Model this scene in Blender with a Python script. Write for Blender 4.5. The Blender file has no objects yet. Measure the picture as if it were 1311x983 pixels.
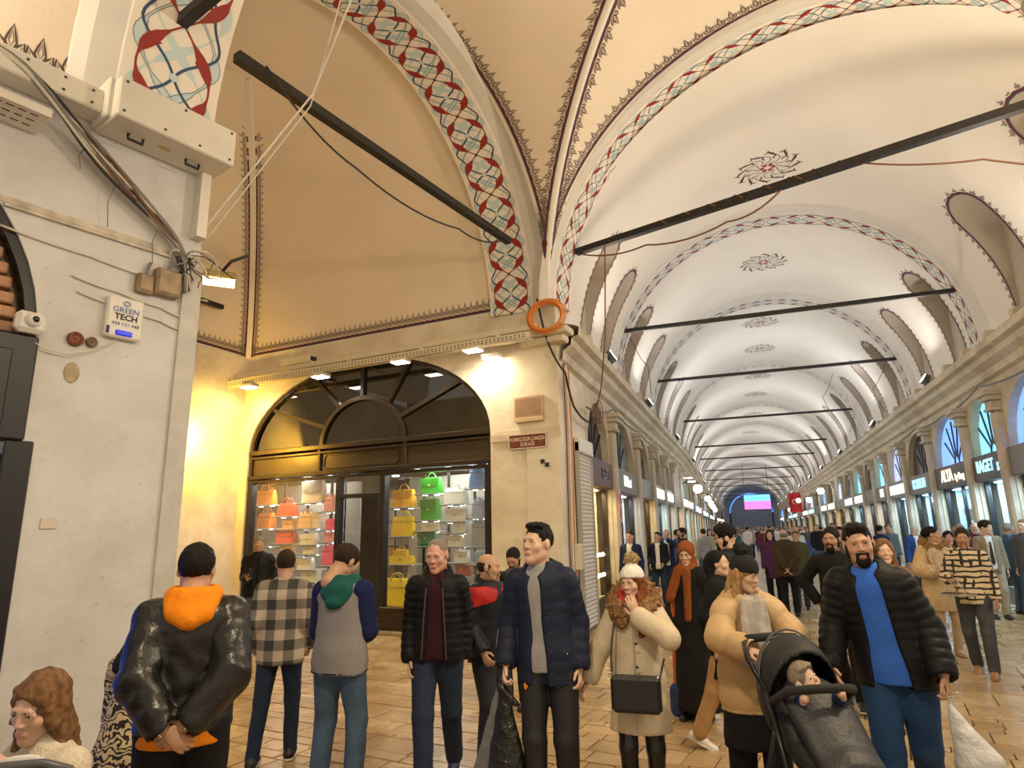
import bpy, bmesh, math, random
import numpy as np
from mathutils import Vector, Matrix
from mathutils.geometry import delaunay_2d_cdt
PI = math.pi
random.seed(7)
rng = np.random.default_rng(7)
SC = bpy.context.scene
COL = SC.collection

# ------------------------------------------------------------------ camera
CAM_H = 1.737
F_PX = 821.3
PITCH, ROLL, YAW = 0.22656, 0.02163, 0.3447
def cam_axes():
    cy, sy = math.cos(YAW), math.sin(YAW); cp, sp = math.cos(PITCH), math.sin(PITCH)
    F = Vector((-sy*cp, cy*cp, sp)); R = Vector((cy, sy, 0)); D = F.cross(R)
    cr, sr = math.cos(ROLL), math.sin(ROLL)
    return R*cr + D*sr, -R*sr + D*cr, F
_R, _D, _F = cam_axes()
cd = bpy.data.cameras.new('camera'); cam = bpy.data.objects.new('camera', cd); COL.objects.link(cam)
m = Matrix(((_R.x, -_D.x, -_F.x, 0), (_R.y, -_D.y, -_F.y, 0), (_R.z, -_D.z, -_F.z, CAM_H), (0, 0, 0, 1)))
cam.matrix_world = m
cd.sensor_fit = 'HORIZONTAL'; cd.sensor_width = 36.0; cd.lens = F_PX/1311*36.0; cd.clip_start = 0.05; cd.clip_end = 300
SC.camera = cam
def spot_on_floor(px, depth):
    """floor point under image column px (at eye level) at a depth in metres"""
    d = _R*((px-655.5)/F_PX) + _D*(190/F_PX) + _F
    return Vector((d.x*depth, d.y*depth, 0))
def to_px(P):
    v = Vector(P) - Vector((0, 0, CAM_H)); z = v.dot(_F)
    if z < .1: return (9999, 9999, z)
    return (655.5 + F_PX*v.dot(_R)/z, 491.5 + F_PX*v.dot(_D)/z, z)

# ------------------------------------------------------------------ world and exposure
w = bpy.data.worlds.new('world'); SC.world = w; w.use_nodes = True
w.node_tree.nodes['Background'].inputs[0].default_value = (1.0, 0.83, 0.62, 1)
w.node_tree.nodes['Background'].inputs[1].default_value = 0.62
SC.view_settings.view_transform = 'Standard'; SC.view_settings.look = 'None'
SC.view_settings.exposure = 0.12; SC.view_settings.gamma = 1.0
SC.view_settings.use_curve_mapping = False

# ------------------------------------------------------------------ object helpers
def link(o, parent=None):
    COL.objects.link(o)
    if parent is not None: o.parent = parent
    return o
def tag(o, label=None, cat=None, group=None, kind=None):
    if label: o['label'] = label
    if cat: o['category'] = cat
    if group: o['group'] = group
    if kind: o['kind'] = kind
    return o
def thing(name, label, cat, loc=(0, 0, 0), rotz=0.0, group=None, kind=None):
    o = bpy.data.objects.new(name, None); link(o)
    o.empty_display_size = .1
    o.location = loc; o.rotation_euler = (0, 0, rotz)
    return tag(o, label, cat, group, kind)
def copy_tree(o, parent=None, **kw):
    c = o.copy(); link(c)
    if parent is not None: c.parent = parent
    for ch in list(o.children): copy_tree(ch, c)
    return c
def meshobj(name, V, Fc, mat, parent=None, smooth=False, mi=None):
    me = bpy.data.meshes.new(name)
    V = np.asarray(V, dtype=np.float64).reshape(-1, 3)
    me.from_pydata(V.tolist(), [], [tuple(int(i) for i in f) for f in Fc])
    mats = mat if isinstance(mat, (list, tuple)) else [mat]
    for m_ in mats: me.materials.append(m_)
    if mi is not None: me.polygons.foreach_set('material_index', np.asarray(mi, dtype=np.int32))
    if smooth: me.polygons.foreach_set('use_smooth', np.ones(len(me.polygons), dtype=bool))
    me.update()
    o = bpy.data.objects.new(name, me)
    return link(o, parent)

class MB:
    """collects shapes and builds them as one mesh"""
    def __init__(s): s.v = []; s.f = []; s.m = []
    def add(s, V, Fc, mi=0):
        n = len(s.v); s.v.extend([tuple(map(float, p)) for p in V]); s.f.extend([tuple(i+n for i in f) for f in Fc]); s.m.extend([mi]*len(Fc)); return s
    def box(s, x0, x1, y0, y1, z0, z1, mi=0):
        V = [(x0,y0,z0),(x1,y0,z0),(x1,y1,z0),(x0,y1,z0),(x0,y0,z1),(x1,y0,z1),(x1,y1,z1),(x0,y1,z1)]
        return s.add(V, [(0,3,2,1),(4,5,6,7),(0,1,5,4),(1,2,6,5),(2,3,7,6),(3,0,4,7)], mi)
    def cham(s, x0, x1, y0, y1, z0, z1, c=.01, mi=0):
        """box with chamfered edges"""
        bm = bmesh.new(); bmesh.ops.create_cube(bm, size=1)
        for v in bm.verts: v.co = Vector((x0+(v.co.x+.5)*(x1-x0), y0+(v.co.y+.5)*(y1-y0), z0+(v.co.z+.5)*(z1-z0)))
        bmesh.ops.bevel(bm, geom=bm.edges[:], offset=c, segments=1, affect='EDGES', profile=.5)
        bm.verts.index_update(); s.add([v.co for v in bm.verts], [[v.index for v in f.verts] for f in bm.faces], mi); bm.free(); return s
    def tube(s, pts, r, n=8, caps=True, mi=0, closed=False):
        P = [Vector(p) for p in pts]; k = len(P); rr = r if isinstance(r, (list, tuple)) else [r]*k
        V = []; up = Vector((0, 0, 1)); prev = None
        for i in range(k):
            a = P[i-1] if (i > 0 or closed) else P[i]; b = P[(i+1) % k] if (i < k-1 or closed) else P[i]
            t = (b-a).normalized() if (b-a).length > 1e-9 else Vector((0, 0, 1))
            if prev is None:
                q = up if abs(t.dot(up)) < .95 else Vector((1, 0, 0)); x = t.cross(q).normalized()
            else:
                x = (prev - t*prev.dot(t)); x = x.normalized() if x.length > 1e-6 else t.cross(up).normalized()
            prev = x; y = t.cross(x)
            for j in range(n):
                an = 2*PI*j/n; V.append(P[i] + (x*math.cos(an)+y*math.sin(an))*rr[i])
        Fc = []
        for i in range(k if closed else k-1):
            i2 = (i+1) % k
            for j in range(n): Fc.append((i*n+j, i*n+(j+1) % n, i2*n+(j+1) % n, i2*n+j))
        if caps and not closed: Fc.append(tuple(range(n-1, -1, -1))); Fc.append(tuple((k-1)*n+j for j in range(n)))
        return s.add(V, Fc, mi)
    def lathe(s, prof, c=(0, 0, 0), n=16, mi=0):
        V = []; k = len(prof)
        for r, z in prof:
            for j in range(n): V.append((c[0]+r*math.cos(2*PI*j/n), c[1]+r*math.sin(2*PI*j/n), c[2]+z))
        Fc = [(i*n+j, i*n+(j+1) % n, (i+1)*n+(j+1) % n, (i+1)*n+j) for i in range(k-1) for j in range(n)]
        Fc.append(tuple(range(n-1, -1, -1))); Fc.append(tuple((k-1)*n+j for j in range(n)))
        return s.add(V, Fc, mi)
    def prism(s, poly, y0, y1, mi=0):
        """polygon in (x,z) extruded along y"""
        n = len(poly); V = [(x, y0, z) for x, z in poly] + [(x, y1, z) for x, z in poly]
        Fc = [tuple(range(n)), tuple(range(2*n-1, n-1, -1))] + [(i, i+n, (i+1) % n+n, (i+1) % n) for i in range(n)]
        return s.add(V, Fc, mi)
    def ball(s, c, r, n=10, mi=0):
        rx, ry, rz = r if isinstance(r, (tuple, list)) else (r, r, r); V = []; k = max(4, n//2)
        V.append((c[0], c[1], c[2]-rz))
        for i in range(1, k):
            a = -PI/2+PI*i/k
            for j in range(n): V.append((c[0]+rx*math.cos(a)*math.cos(2*PI*j/n), c[1]+ry*math.cos(a)*math.sin(2*PI*j/n), c[2]+rz*math.sin(a)))
        V.append((c[0], c[1], c[2]+rz)); L = len(V)-1; Fc = []
        for j in range(n): Fc.append((0, 1+(j+1) % n, 1+j)); Fc.append((L, L-n+j, L-n+(j+1) % n))
        for i in range(k-2):
            for j in range(n): Fc.append((1+i*n+j, 1+i*n+(j+1) % n, 1+(i+1)*n+(j+1) % n, 1+(i+1)*n+j))
        return s.add(V, Fc, mi)
    def build(s, name, mat, parent=None, smooth=False): return meshobj(name, s.v, s.f, mat, parent, smooth, s.m)

# ------------------------------------------------------------------ materials
MATS = {}
def mat(name, col, rough=.6, var=0.0, scale=6.0, bump=0.0, bscale=None, metal=0.0, spec=.5, emit=None, estr=1.0, coat=0.0, alpha=None, stretch=None, sheen=0.0):
    if name in MATS: return MATS[name]
    m_ = bpy.data.materials.new(name); m_.use_nodes = True; nt = m_.node_tree; b = nt.nodes['Principled BSDF']
    c = (*col, 1) if len(col) == 3 else col
    b.inputs['Base Color'].default_value = c; b.inputs['Roughness'].default_value = rough; b.inputs['Metallic'].default_value = metal
    b.inputs['Specular IOR Level'].default_value = spec
    if coat: b.inputs['Coat Weight'].default_value = coat; b.inputs['Coat Roughness'].default_value = .15
    if sheen: b.inputs['Sheen Weight'].default_value = sheen
    if emit is not None: b.inputs['Emission Color'].default_value = (*emit, 1); b.inputs['Emission Strength'].default_value = estr
    if var or bump:
        tc = nt.nodes.new('ShaderNodeTexCoord'); src = tc.outputs['Object']
        if stretch:
            mp = nt.nodes.new('ShaderNodeMapping'); mp.inputs['Scale'].default_value = stretch; nt.links.new(src, mp.inputs[0]); src = mp.outputs[0]
        nz = nt.nodes.new('ShaderNodeTexNoise'); nz.inputs['Scale'].default_value = scale; nz.inputs['Detail'].default_value = 4; nt.links.new(src, nz.inputs['Vector'])
        if var:
            r = nt.nodes.new('ShaderNodeValToRGB'); r.color_ramp.elements[0].position = .32; r.color_ramp.elements[1].position = .68
            r.color_ramp.elements[0].color = (*[max(0, x*(1-var)) for x in c[:3]], 1); r.color_ramp.elements[1].color = (*[min(1, x*(1+var*.6)) for x in c[:3]], 1)
            nt.links.new(nz.outputs['Fac'], r.inputs[0]); nt.links.new(r.outputs[0], b.inputs['Base Color'])
        if bump:
            n2 = nz
            if bscale:
                n2 = nt.nodes.new('ShaderNodeTexNoise'); n2.inputs['Scale'].default_value = bscale; n2.inputs['Detail'].default_value = 3; nt.links.new(src, n2.inputs['Vector'])
            bp = nt.nodes.new('ShaderNodeBump'); bp.inputs['Strength'].default_value = bump; bp.inputs['Distance'].default_value = .02
            nt.links.new(n2.outputs['Fac'], bp.inputs['Height']); nt.links.new(bp.outputs[0], b.inputs['Normal'])
    MATS[name] = m_; return m_
def glassmat(name, tint=(1, 1, 1), refl=.12, rough=.02):
    if name in MATS: return MATS[name]
    m_ = bpy.data.materials.new(name); m_.use_nodes = True; nt = m_.node_tree; nt.nodes.remove(nt.nodes['Principled BSDF'])
    t = nt.nodes.new('ShaderNodeBsdfTransparent'); t.inputs[0].default_value = (*tint, 1)
    g = nt.nodes.new('ShaderNodeBsdfGlossy'); g.inputs['Roughness'].default_value = rough
    mx = nt.nodes.new('ShaderNodeMixShader'); mx.inputs[0].default_value = refl
    nt.links.new(t.outputs[0], mx.inputs[1]); nt.links.new(g.outputs[0], mx.inputs[2]); nt.links.new(mx.outputs[0], nt.nodes['Material Output'].inputs[0])
    MATS[name] = m_; return m_
PLASTER = mat('painted_plaster', (.80, .70, .56), .85, .05, .7, .15, 30)
SOFFIT = mat('band_plaster', (.82, .77, .68), .8, .04, 2, .1, 30)
MOULD = mat('moulding_plaster', (.66, .64, .60), .7, .05, 3)
def worn_wall(name, base, stain, crack=.5):
    m_ = bpy.data.materials.new(name); m_.use_nodes = True; nt = m_.node_tree; b = nt.nodes['Principled BSDF']; b.inputs['Roughness'].default_value = .8
    tc = nt.nodes.new('ShaderNodeTexCoord'); n1 = nt.nodes.new('ShaderNodeTexNoise'); n1.inputs['Scale'].default_value = 1.3; n1.inputs['Detail'].default_value = 8; n1.inputs['Roughness'].default_value = .65
    n2 = nt.nodes.new('ShaderNodeTexNoise'); n2.inputs['Scale'].default_value = 14; n2.inputs['Detail'].default_value = 5
    nt.links.new(tc.outputs['Object'], n1.inputs[0]); nt.links.new(tc.outputs['Object'], n2.inputs[0])
    r1 = nt.nodes.new('ShaderNodeValToRGB'); r1.color_ramp.elements[0].position = .40; r1.color_ramp.elements[1].position = .70; r1.color_ramp.elements[0].color = (*base, 1); r1.color_ramp.elements[1].color = (*stain, 1)
    nt.links.new(n1.outputs['Fac'], r1.inputs[0])
    r2 = nt.nodes.new('ShaderNodeValToRGB'); r2.color_ramp.elements[0].position = .66; r2.color_ramp.elements[1].position = .74; r2.color_ramp.elements[0].color = (0, 0, 0, 1); r2.color_ramp.elements[1].color = (crack, crack, crack, 1)
    nt.links.new(n2.outputs['Fac'], r2.inputs[0])
    mx = nt.nodes.new('ShaderNodeMix'); mx.data_type = 'RGBA'; mx.inputs[7].default_value = (*[x*.55 for x in stain], 1)
    nt.links.new(r2.outputs[0], mx.inputs[0]); nt.links.new(r1.outputs[0], mx.inputs[6]); nt.links.new(mx.outputs[2], b.inputs['Base Color'])
    bp = nt.nodes.new('ShaderNodeBump'); bp.inputs['Strength'].default_value = .25; bp.inputs['Distance'].default_value = .02; nt.links.new(n2.outputs['Fac'], bp.inputs['Height']); nt.links.new(bp.outputs[0], b.inputs['Normal'])
    MATS[name] = m_; return m_
WALLW = worn_wall('worn_white_wall', (.66, .66, .67), (.52, .51, .49), .5)
WALLC = worn_wall('worn_cream_wall', (.74, .68, .56), (.55, .47, .35), .5)
STONE = worn_wall('worn_cornice_stone', (.66, .58, .44), (.42, .34, .23), .7)
REDP = mat('red_paint', (.28, .022, .016), .7); BLUEP = mat('dark_blue_paint', (.03, .07, .15), .7); PALEP = mat('pale_blue_paint', (.52, .66, .68), .7)
INKP = mat('dark_line_paint', (.10, .07, .065), .8); MAROONP = mat('maroon_paint', (.12, .02, .02), .8); GREYP = mat('grey_line_paint', (.26, .22, .20), .8)
ORN = [REDP, BLUEP, PALEP, INKP, MAROONP, GREYP]
IRON = mat('dark_iron', (.035, .032, .03), .5, .2, 8, metal=.6)
BROWNM = mat('bronze_frame', (.045, .032, .022), .35, metal=.5)
BLACKM = mat('black_metal', (.012, .012, .014), .35)
WHITEPL = mat('cream_sheet_metal', (.72, .69, .62), .5, .05, 4)
GLASS = glassmat('window_glass'); DGLASS = glassmat('dim_glass', (.16, .14, .13), .14)
LAMPW = mat('lamp_white', (1, 1, 1), emit=(1, .95, .85), estr=14)
LAMPC = mat('lamp_cool', (1, 1, 1), emit=(.85, .94, 1), estr=9)
LAMPY = mat('lamp_yellow', (1, 1, 1), emit=(1, .78, .25), estr=16)
def area(name, loc, target, size, power, col, parent=None, spread=PI):
    l = bpy.data.lights.new(name, 'AREA'); l.size = size; l.energy = power; l.color = col; l.spread = spread
    o = bpy.data.objects.new(name, l); link(o, parent); o.location = loc
    o.rotation_euler = (Vector(target)-Vector(loc)).to_track_quat('-Z', 'Y').to_euler(); return o
def point(name, loc, r, power, col, parent=None):
    l = bpy.data.lights.new(name, 'POINT'); l.shadow_soft_size = r; l.energy = power; l.color = col
    o = bpy.data.objects.new(name, l); link(o, parent); o.location = loc; return o
def text(name, body, mat_, parent, loc, size, rot=(PI/2, 0, 0), ext=.006, align='CENTER', bold=0.0, sx=1.0):
    c = bpy.data.curves.new(name, 'FONT'); c.body = body; c.size = size; c.extrude = ext; c.align_x = align; c.align_y = 'CENTER'; c.offset = bold; c.resolution_u = 3
    c.materials.append(mat_); tmp = bpy.data.objects.new(name, c); link(tmp)
    me = bpy.data.meshes.new_from_object(tmp.evaluated_get(bpy.context.evaluated_depsgraph_get())); bpy.data.objects.remove(tmp); bpy.data.curves.remove(c)
    o = bpy.data.objects.new(name, me); link(o, parent); o.location = loc; o.rotation_euler = rot; o.scale = (sx, 1, 1); return o
# ================================================================== ceilings, ribs and painted ornament
class Arch:
    def __init__(s, fn, ff, th, a, z0, b):
        s.fn = Vector((*fn, 0)); s.ff = Vector((*ff, 0)); s.e = Vector((math.cos(th), math.sin(th), 0)); s.a = a; s.z0 = z0; s.b = b
        s.w = (s.ff-s.fn).length; s.len = PI*math.sqrt((a*a+b*b)/2)
    def pt(s, t, v, dr=0.0):
        F_ = s.fn.lerp(s.ff, v); return F_ + s.e*(s.a-(s.a+dr)*math.cos(t)) + Vector((0, 0, s.z0+(s.b+dr)*math.sin(t)))
def sheet(name, fn, nu, nv, mat_, parent=None, flip=False, diag=False):
    V = [fn(i/nu, j/nv) for i in range(nu+1) for j in range(nv+1)]; Fc = []
    for i in range(nu):
        for j in range(nv):
            q = (i*(nv+1)+j, (i+1)*(nv+1)+j, (i+1)*(nv+1)+j+1, i*(nv+1)+j+1)
            if diag:
                if (i+j*nu/nv < nu) == (i > j*nu/nv) or True:
                    same = (i < nu/2) == (j < nv/2)
                    Fc += [(q[0], q[1], q[2]), (q[0], q[2], q[3])] if same else [(q[0], q[1], q[3]), (q[1], q[2], q[3])]
            else: Fc.append(q)
    if flip: Fc = [f[::-1] for f in Fc]
    return meshobj(name, V, Fc, mat_, parent, True)

def ribbon2(mb, pts, th, fmap, lay, mi, closed=False):
    """pts: list of (p,q) metric points, th: half widths; mapped by fmap(p,q,layer)"""
    n = len(pts); L = []; Rr = []
    for i in range(n):
        a = pts[i-1] if (i > 0 or closed) else pts[i]; b = pts[(i+1) % n] if (i < n-1 or closed) else pts[i]
        dx, dy = b[0]-a[0], b[1]-a[1]; l = math.hypot(dx, dy) or 1; nx, ny = -dy/l, dx/l; h_ = th[i] if isinstance(th, list) else th
        L.append(fmap(pts[i][0]+nx*h_, pts[i][1]+ny*h_, lay)); Rr.append(fmap(pts[i][0]-nx*h_, pts[i][1]-ny*h_, lay))
    V = L+Rr; m_ = n if closed else n-1
    mb.add(V, [(i, (i+1) % n, n+(i+1) % n, n+i) for i in range(m_)], mi)
def poly2(mb, pts, fmap, lay, mi):
    c = (sum(p[0] for p in pts)/len(pts), sum(p[1] for p in pts)/len(pts)); n = len(pts)
    mb.add([fmap(*c, lay)]+[fmap(*p, lay) for p in pts], [(0, 1+i, 1+(i+1) % n) for i in range(n)], mi)

def vine_band(arch, v0, v1, units, name, parent, fine=True, t0=0.0, t1=PI):
    """interlaced red, dark blue and pale blue vines painted on a soffit"""
    mb = MB(); Lu = arch.len*(t1-t0)/PI/units; W = arch.w*(v1-v0); vm = (v0+v1)/2
    def fmap(p, q, lay): return arch.pt(t0+(t1-t0)*p/(Lu*units), vm+q/arch.w, -.002-.0015*lay)
    N = 20 if fine else 8
    tk = W*.017
    for k in range(units):
        for sg in (1, -1):
            def cur(f, th):
                pts = []; hs = []
                for i in range(N+1):
                    x = i/N; pts.append(((k+x)*Lu, f(x)*W)); hs.append(th(x)*W)
                return pts, hs
            leaf = lambda x, c, wd: max(0, 1-((x-c)/wd)**2)**.8
            # pale blue broad ribbon
            p, h_ = cur(lambda x: sg*.42*math.cos(PI*x+PI*k+.75), lambda x: .014+.050*leaf(x, .28, .17)+.050*leaf(x, .74, .15)); ribbon2(mb, p, h_, fmap, 0, 2)
            if fine:
                ribbon2(mb, [(a, b+c) for (a, b), c in zip(p, h_)], .0028, fmap, .6, 3); ribbon2(mb, [(a, b-c) for (a, b), c in zip(p, h_)], .0028, fmap, .6, 3)
            if fine:
                p, h_ = cur(lambda x: sg*.42*math.cos(PI*x+PI*k-.75), lambda x: .010+.046*leaf(x, .26, .15)+.046*leaf(x, .72, .17)); ribbon2(mb, p, h_, fmap, .3, 2)
            # dark blue thin scroll with a cusp
            p, h_ = cur(lambda x: sg*(.40*math.cos(PI*x+PI*k)+.05*math.sin(4*PI*x)), lambda x: .016); ribbon2(mb, p, h_, fmap, 1.2, 1)
            # red vine with leaves
            p, h_ = cur(lambda x: sg*.40*math.sin(PI*x)*(1 if k % 2 == 0 else -1), lambda x: .011+.058*leaf(x, .27, .14)+.058*leaf(x, .73, .14)); ribbon2(mb, p, h_, fmap, 2.2, 0)
            if fine:
                for c in (.27, .73):   # leaf barb
                    x = c*Lu+k*Lu; y = sg*.40*math.sin(PI*c)*(1 if k % 2 == 0 else -1)*W; dd = -1 if y > 0 else 1
                    poly2(mb, [(x-.07*W, y+dd*.03*W), (x+.05*W, y+dd*.03*W), (x+.02*W, y+dd*.12*W)], fmap, 2.2, 0)
        # node knot
        x = k*Lu
        poly2(mb, [(x+.05*W*math.cos(a)*(1 if j % 2 else .55), .05*W*math.sin(a)*(1 if j % 2 else .55)) for j, a in enumerate([PI*i/4 for i in range(8)])], fmap, 2.8, 1)
        if fine:
            x = (k+.5)*Lu; poly2(mb, [(x+.055*W*math.cos(a), .055*W*math.sin(a)) for a in [PI*i/3 for i in range(6)]], fmap, 1.9, 2)
    return mb.build(name, ORN, parent)

def palmette(mb, p0, q0, wd, ht, fmap, fine=True, sgn=1):
    S = lambda pts: [(p0+a*wd, q0+sgn*b*ht) for a, b in pts]
    if not fine:
        poly2(mb, S([(-.34, 0), (-.42, .35), (-.16, .45), (0, .95), (.16, .45), (.42, .35), (.34, 0)]), fmap, 1, 5); return
    th = .0072*wd/.17
    ribbon2(mb, S([(0, .05), (-.20, .38), (-.13, .62), (0, 1.0), (.13, .62), (.20, .38)]), th, fmap, 1, 3, True)
    ribbon2(mb, S([(0, .22), (-.09, .45), (0, .78), (.09, .45)]), th*.7, fmap, 1, 5, True)
    for s_ in (1, -1):
        ribbon2(mb, S([(s_*.04, .05), (s_*.30, .02), (s_*.47, .25), (s_*.44, .52), (s_*.30, .38), (s_*.20, .28)]), th, fmap, 1, 3, True)
        ribbon2(mb, S([(s_*.20, .12), (s_*.33, .16), (s_*.38, .36)]), th*.6, fmap, 1, 5)
def crest(mb, length, n, fmap, q_edge, wd, ht, sgn=1, fine=True, line=True):
    """row of palmettes above a scalloped maroon line; p runs along the edge"""
    st = length/n
    if line:
        N = n*(6 if fine else 2); pts = [(length*i/N, q_edge+sgn*.010) for i in range(N+1)]
        ribbon2(mb, pts, [(.020+.012*max(0, math.cos(2*PI*i/(6 if fine else 2)))) for i in range(N+1)], fmap, 0, 4)
        ribbon2(mb, [(p, q_edge-sgn*.018) for p, q in pts], .012, fmap, .5, 1)
    for i in range(n): palmette(mb, (i+.5)*st, q_edge+sgn*.045, wd, ht, fmap, fine, sgn)

def ring_structure(arch, name, parent, depth=.14, mfrac=.28, t0=0, t1=PI, nseg=48):
    """arch rib: hollow moulding on the near side, flat soffit, square far edge"""
    prof = [(-.02, depth+.02), (.02, depth*.75), (mfrac*.35, depth*.25), (mfrac*.75, .02), (mfrac, .012), (mfrac+.012, 0), (1.0, 0), (1.0, depth+.02)]
    V = []; Fc = []; mi = []
    for i in range(nseg+1):
        t = t0+(t1-t0)*i/nseg
        for v, dr in prof: V.append(arch.pt(t, v, dr))
    k = len(prof)
    for i in range(nseg):
        for j in range(k-1): Fc.append((i*k+j, i*k+j+1, (i+1)*k+j+1, (i+1)*k+j)); mi.append(0 if j < 5 else 1)
    o = meshobj(name, V, Fc, [MOULD, SOFFIT], parent, False, mi)
    return o

TR = [0]
def trim(): TR[0] += 1; return 'trim_%d' % TR[0]
Z0 = 5.6
ARCH_A = Arch((-2.94, 10.40), (-4.13, 10.42), -1.78, 3.33, Z0, 3.58)
ARCH_B = Arch((-2.92, 10.02), (-2.70, 10.74), -.27, 3.92, Z0, 3.62)
ARCH_L = Arch((-4.97, 3.10), (-4.61, 4.28), -.27, 3.9, 5.45, 3.6)
def build_ring(arch, units, fine, near_crest, far_crest, ncrest, wd, ht, label, dz=.14, mfrac=.28, t1=PI):
    o = ring_structure(arch, trim(), None, dz, mfrac, 0, t1, 64 if fine else 40); tag(o, label, kind='structure')
    vine_band(arch, mfrac+.03, .985, units, 'painted_vine_band', o, fine, 0, t1)
    if near_crest or far_crest:
        mb = MB(); Ln = arch.len*t1/PI
        if near_crest: crest(mb, Ln, ncrest, lambda p, q, l: arch.pt(t1*p/Ln, -q/arch.w, dz-.004-.0015*l), .03, wd, ht, 1, fine and wd > .12)
        if far_crest: crest(mb, Ln, ncrest, lambda p, q, l: arch.pt(t1*p/Ln, 1+q/arch.w, dz-.004-.0015*l), .03, wd*.8, ht*.7, 1, fine, False)
        mb.build('painted_crest_border', ORN, o)
    return o
build_ring(ARCH_A, 10, True, False, True, 40, .17, .22, 'broad painted arch opening to the handbag shop side hall', t1=PI*.66)
build_ring(ARCH_B, 17, True, False, True, 62, .17, .20, 'broad painted arch opening from the crossing into the long arcade')
build_ring(ARCH_L, 11, True, True, False, 56, .2, .26, 'broad painted arch rising from the cable hung pier', t1=PI)

# crossing groin vault over the square between the arches
A_, B_ = ARCH_A, ARCH_B
P1 = Vector((-2.93, 10.10, 0)); P2 = Vector((-4.95, 4.15, 0)); P3 = Vector((4.85, 8.00, 0)); P4 = Vector((3.30, 2.10, 0))
ZC, BC = Z0, 3.74
def cross_xy(u, v): return P1*(1-u)*(1-v)+P2*u*(1-v)+P3*(1-u)*v+P4*u*v
def cross_pt(u, v, drop=0.0):
    za = BC*math.sqrt(max(0, 1-(2*u-1)**2)); zb = BC*math.sqrt(max(0, 1-(2*v-1)**2))
    p = cross_xy(u, v); return Vector((p.x, p.y, ZC+max(za, zb)-drop))
ang = lambda x: (1-math.cos(PI*x))/2
ceil_x = sheet('ceiling', lambda a, b: cross_pt(ang(a), ang(b)), 64, 64, PLASTER, None, True, True)
tag(ceil_x, 'cream groin vault over the crossing between the painted arches', kind='structure')
# groin rib from the corner pier
mb = MB(); N = 40
for (uu, vv) in (((0, 1), (0, 1)), ((1, 0), (0, 1))):
    rows = []
    for i in range(N+1):
        t = .5*i/N*.98+.004; x = ang(t); u = x if uu[0] == 0 else 1-x; v = x
        c = cross_pt(u, v); hw = .035+.05*min(1, i/10)
        du = hw/6.0; dv = hw/8.0
        pa = cross_pt(u, max(0, v-dv)); pb = cross_pt(max(0, min(1, u-du if uu[0] == 0 else u+du)), v)
        rows.append((pa-Vector((0, 0, .004)), c-Vector((0, 0, .035)), pb-Vector((0, 0, .004))))
    V = [p for r in rows for p in r]; Fc = []
    for i in range(N):
        for j in range(2): Fc.append((i*3+j, i*3+j+1, (i+1)*3+j+1, (i+1)*3+j))
    mb.add(V, Fc)
mb.build('groin_rib', SOFFIT, ceil_x, True)
mb = MB()
def groin_map(side):
    Lg = 5.3
    def f(p, q, l):
        t = .5*min(1, max(0, p/Lg)); x = ang(t)
        if side == 0: u, v = x, max(0.0, x-q/8.0)
        else: u, v = max(0.0, x-q/6.0), x
        return cross_pt(u, v, .006+.0015*l)
    return Lg, f
for sd in (0, 1):
    Lg, fm = groin_map(sd); crest(mb, Lg*.97, 30, lambda p, q, l: fm(p+.15, q, l), .11, .15, .18, 1, True)
crest(mb, 10.6*.66, 42, lambda p, q, l: cross_pt(ang(min(1, p/10.6)), max(0, q)/8.2, .006+.0015*l), .10, .16, .19, 1, True)
crest(mb, 12.2, 70, lambda p, q, l: cross_pt(max(0, q)/6.1, ang(min(1, p/12.2)), .006+.0015*l), .10, .16, .19, 1, True)
mb.build('painted_crest_border', ORN, ceil_x)

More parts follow.
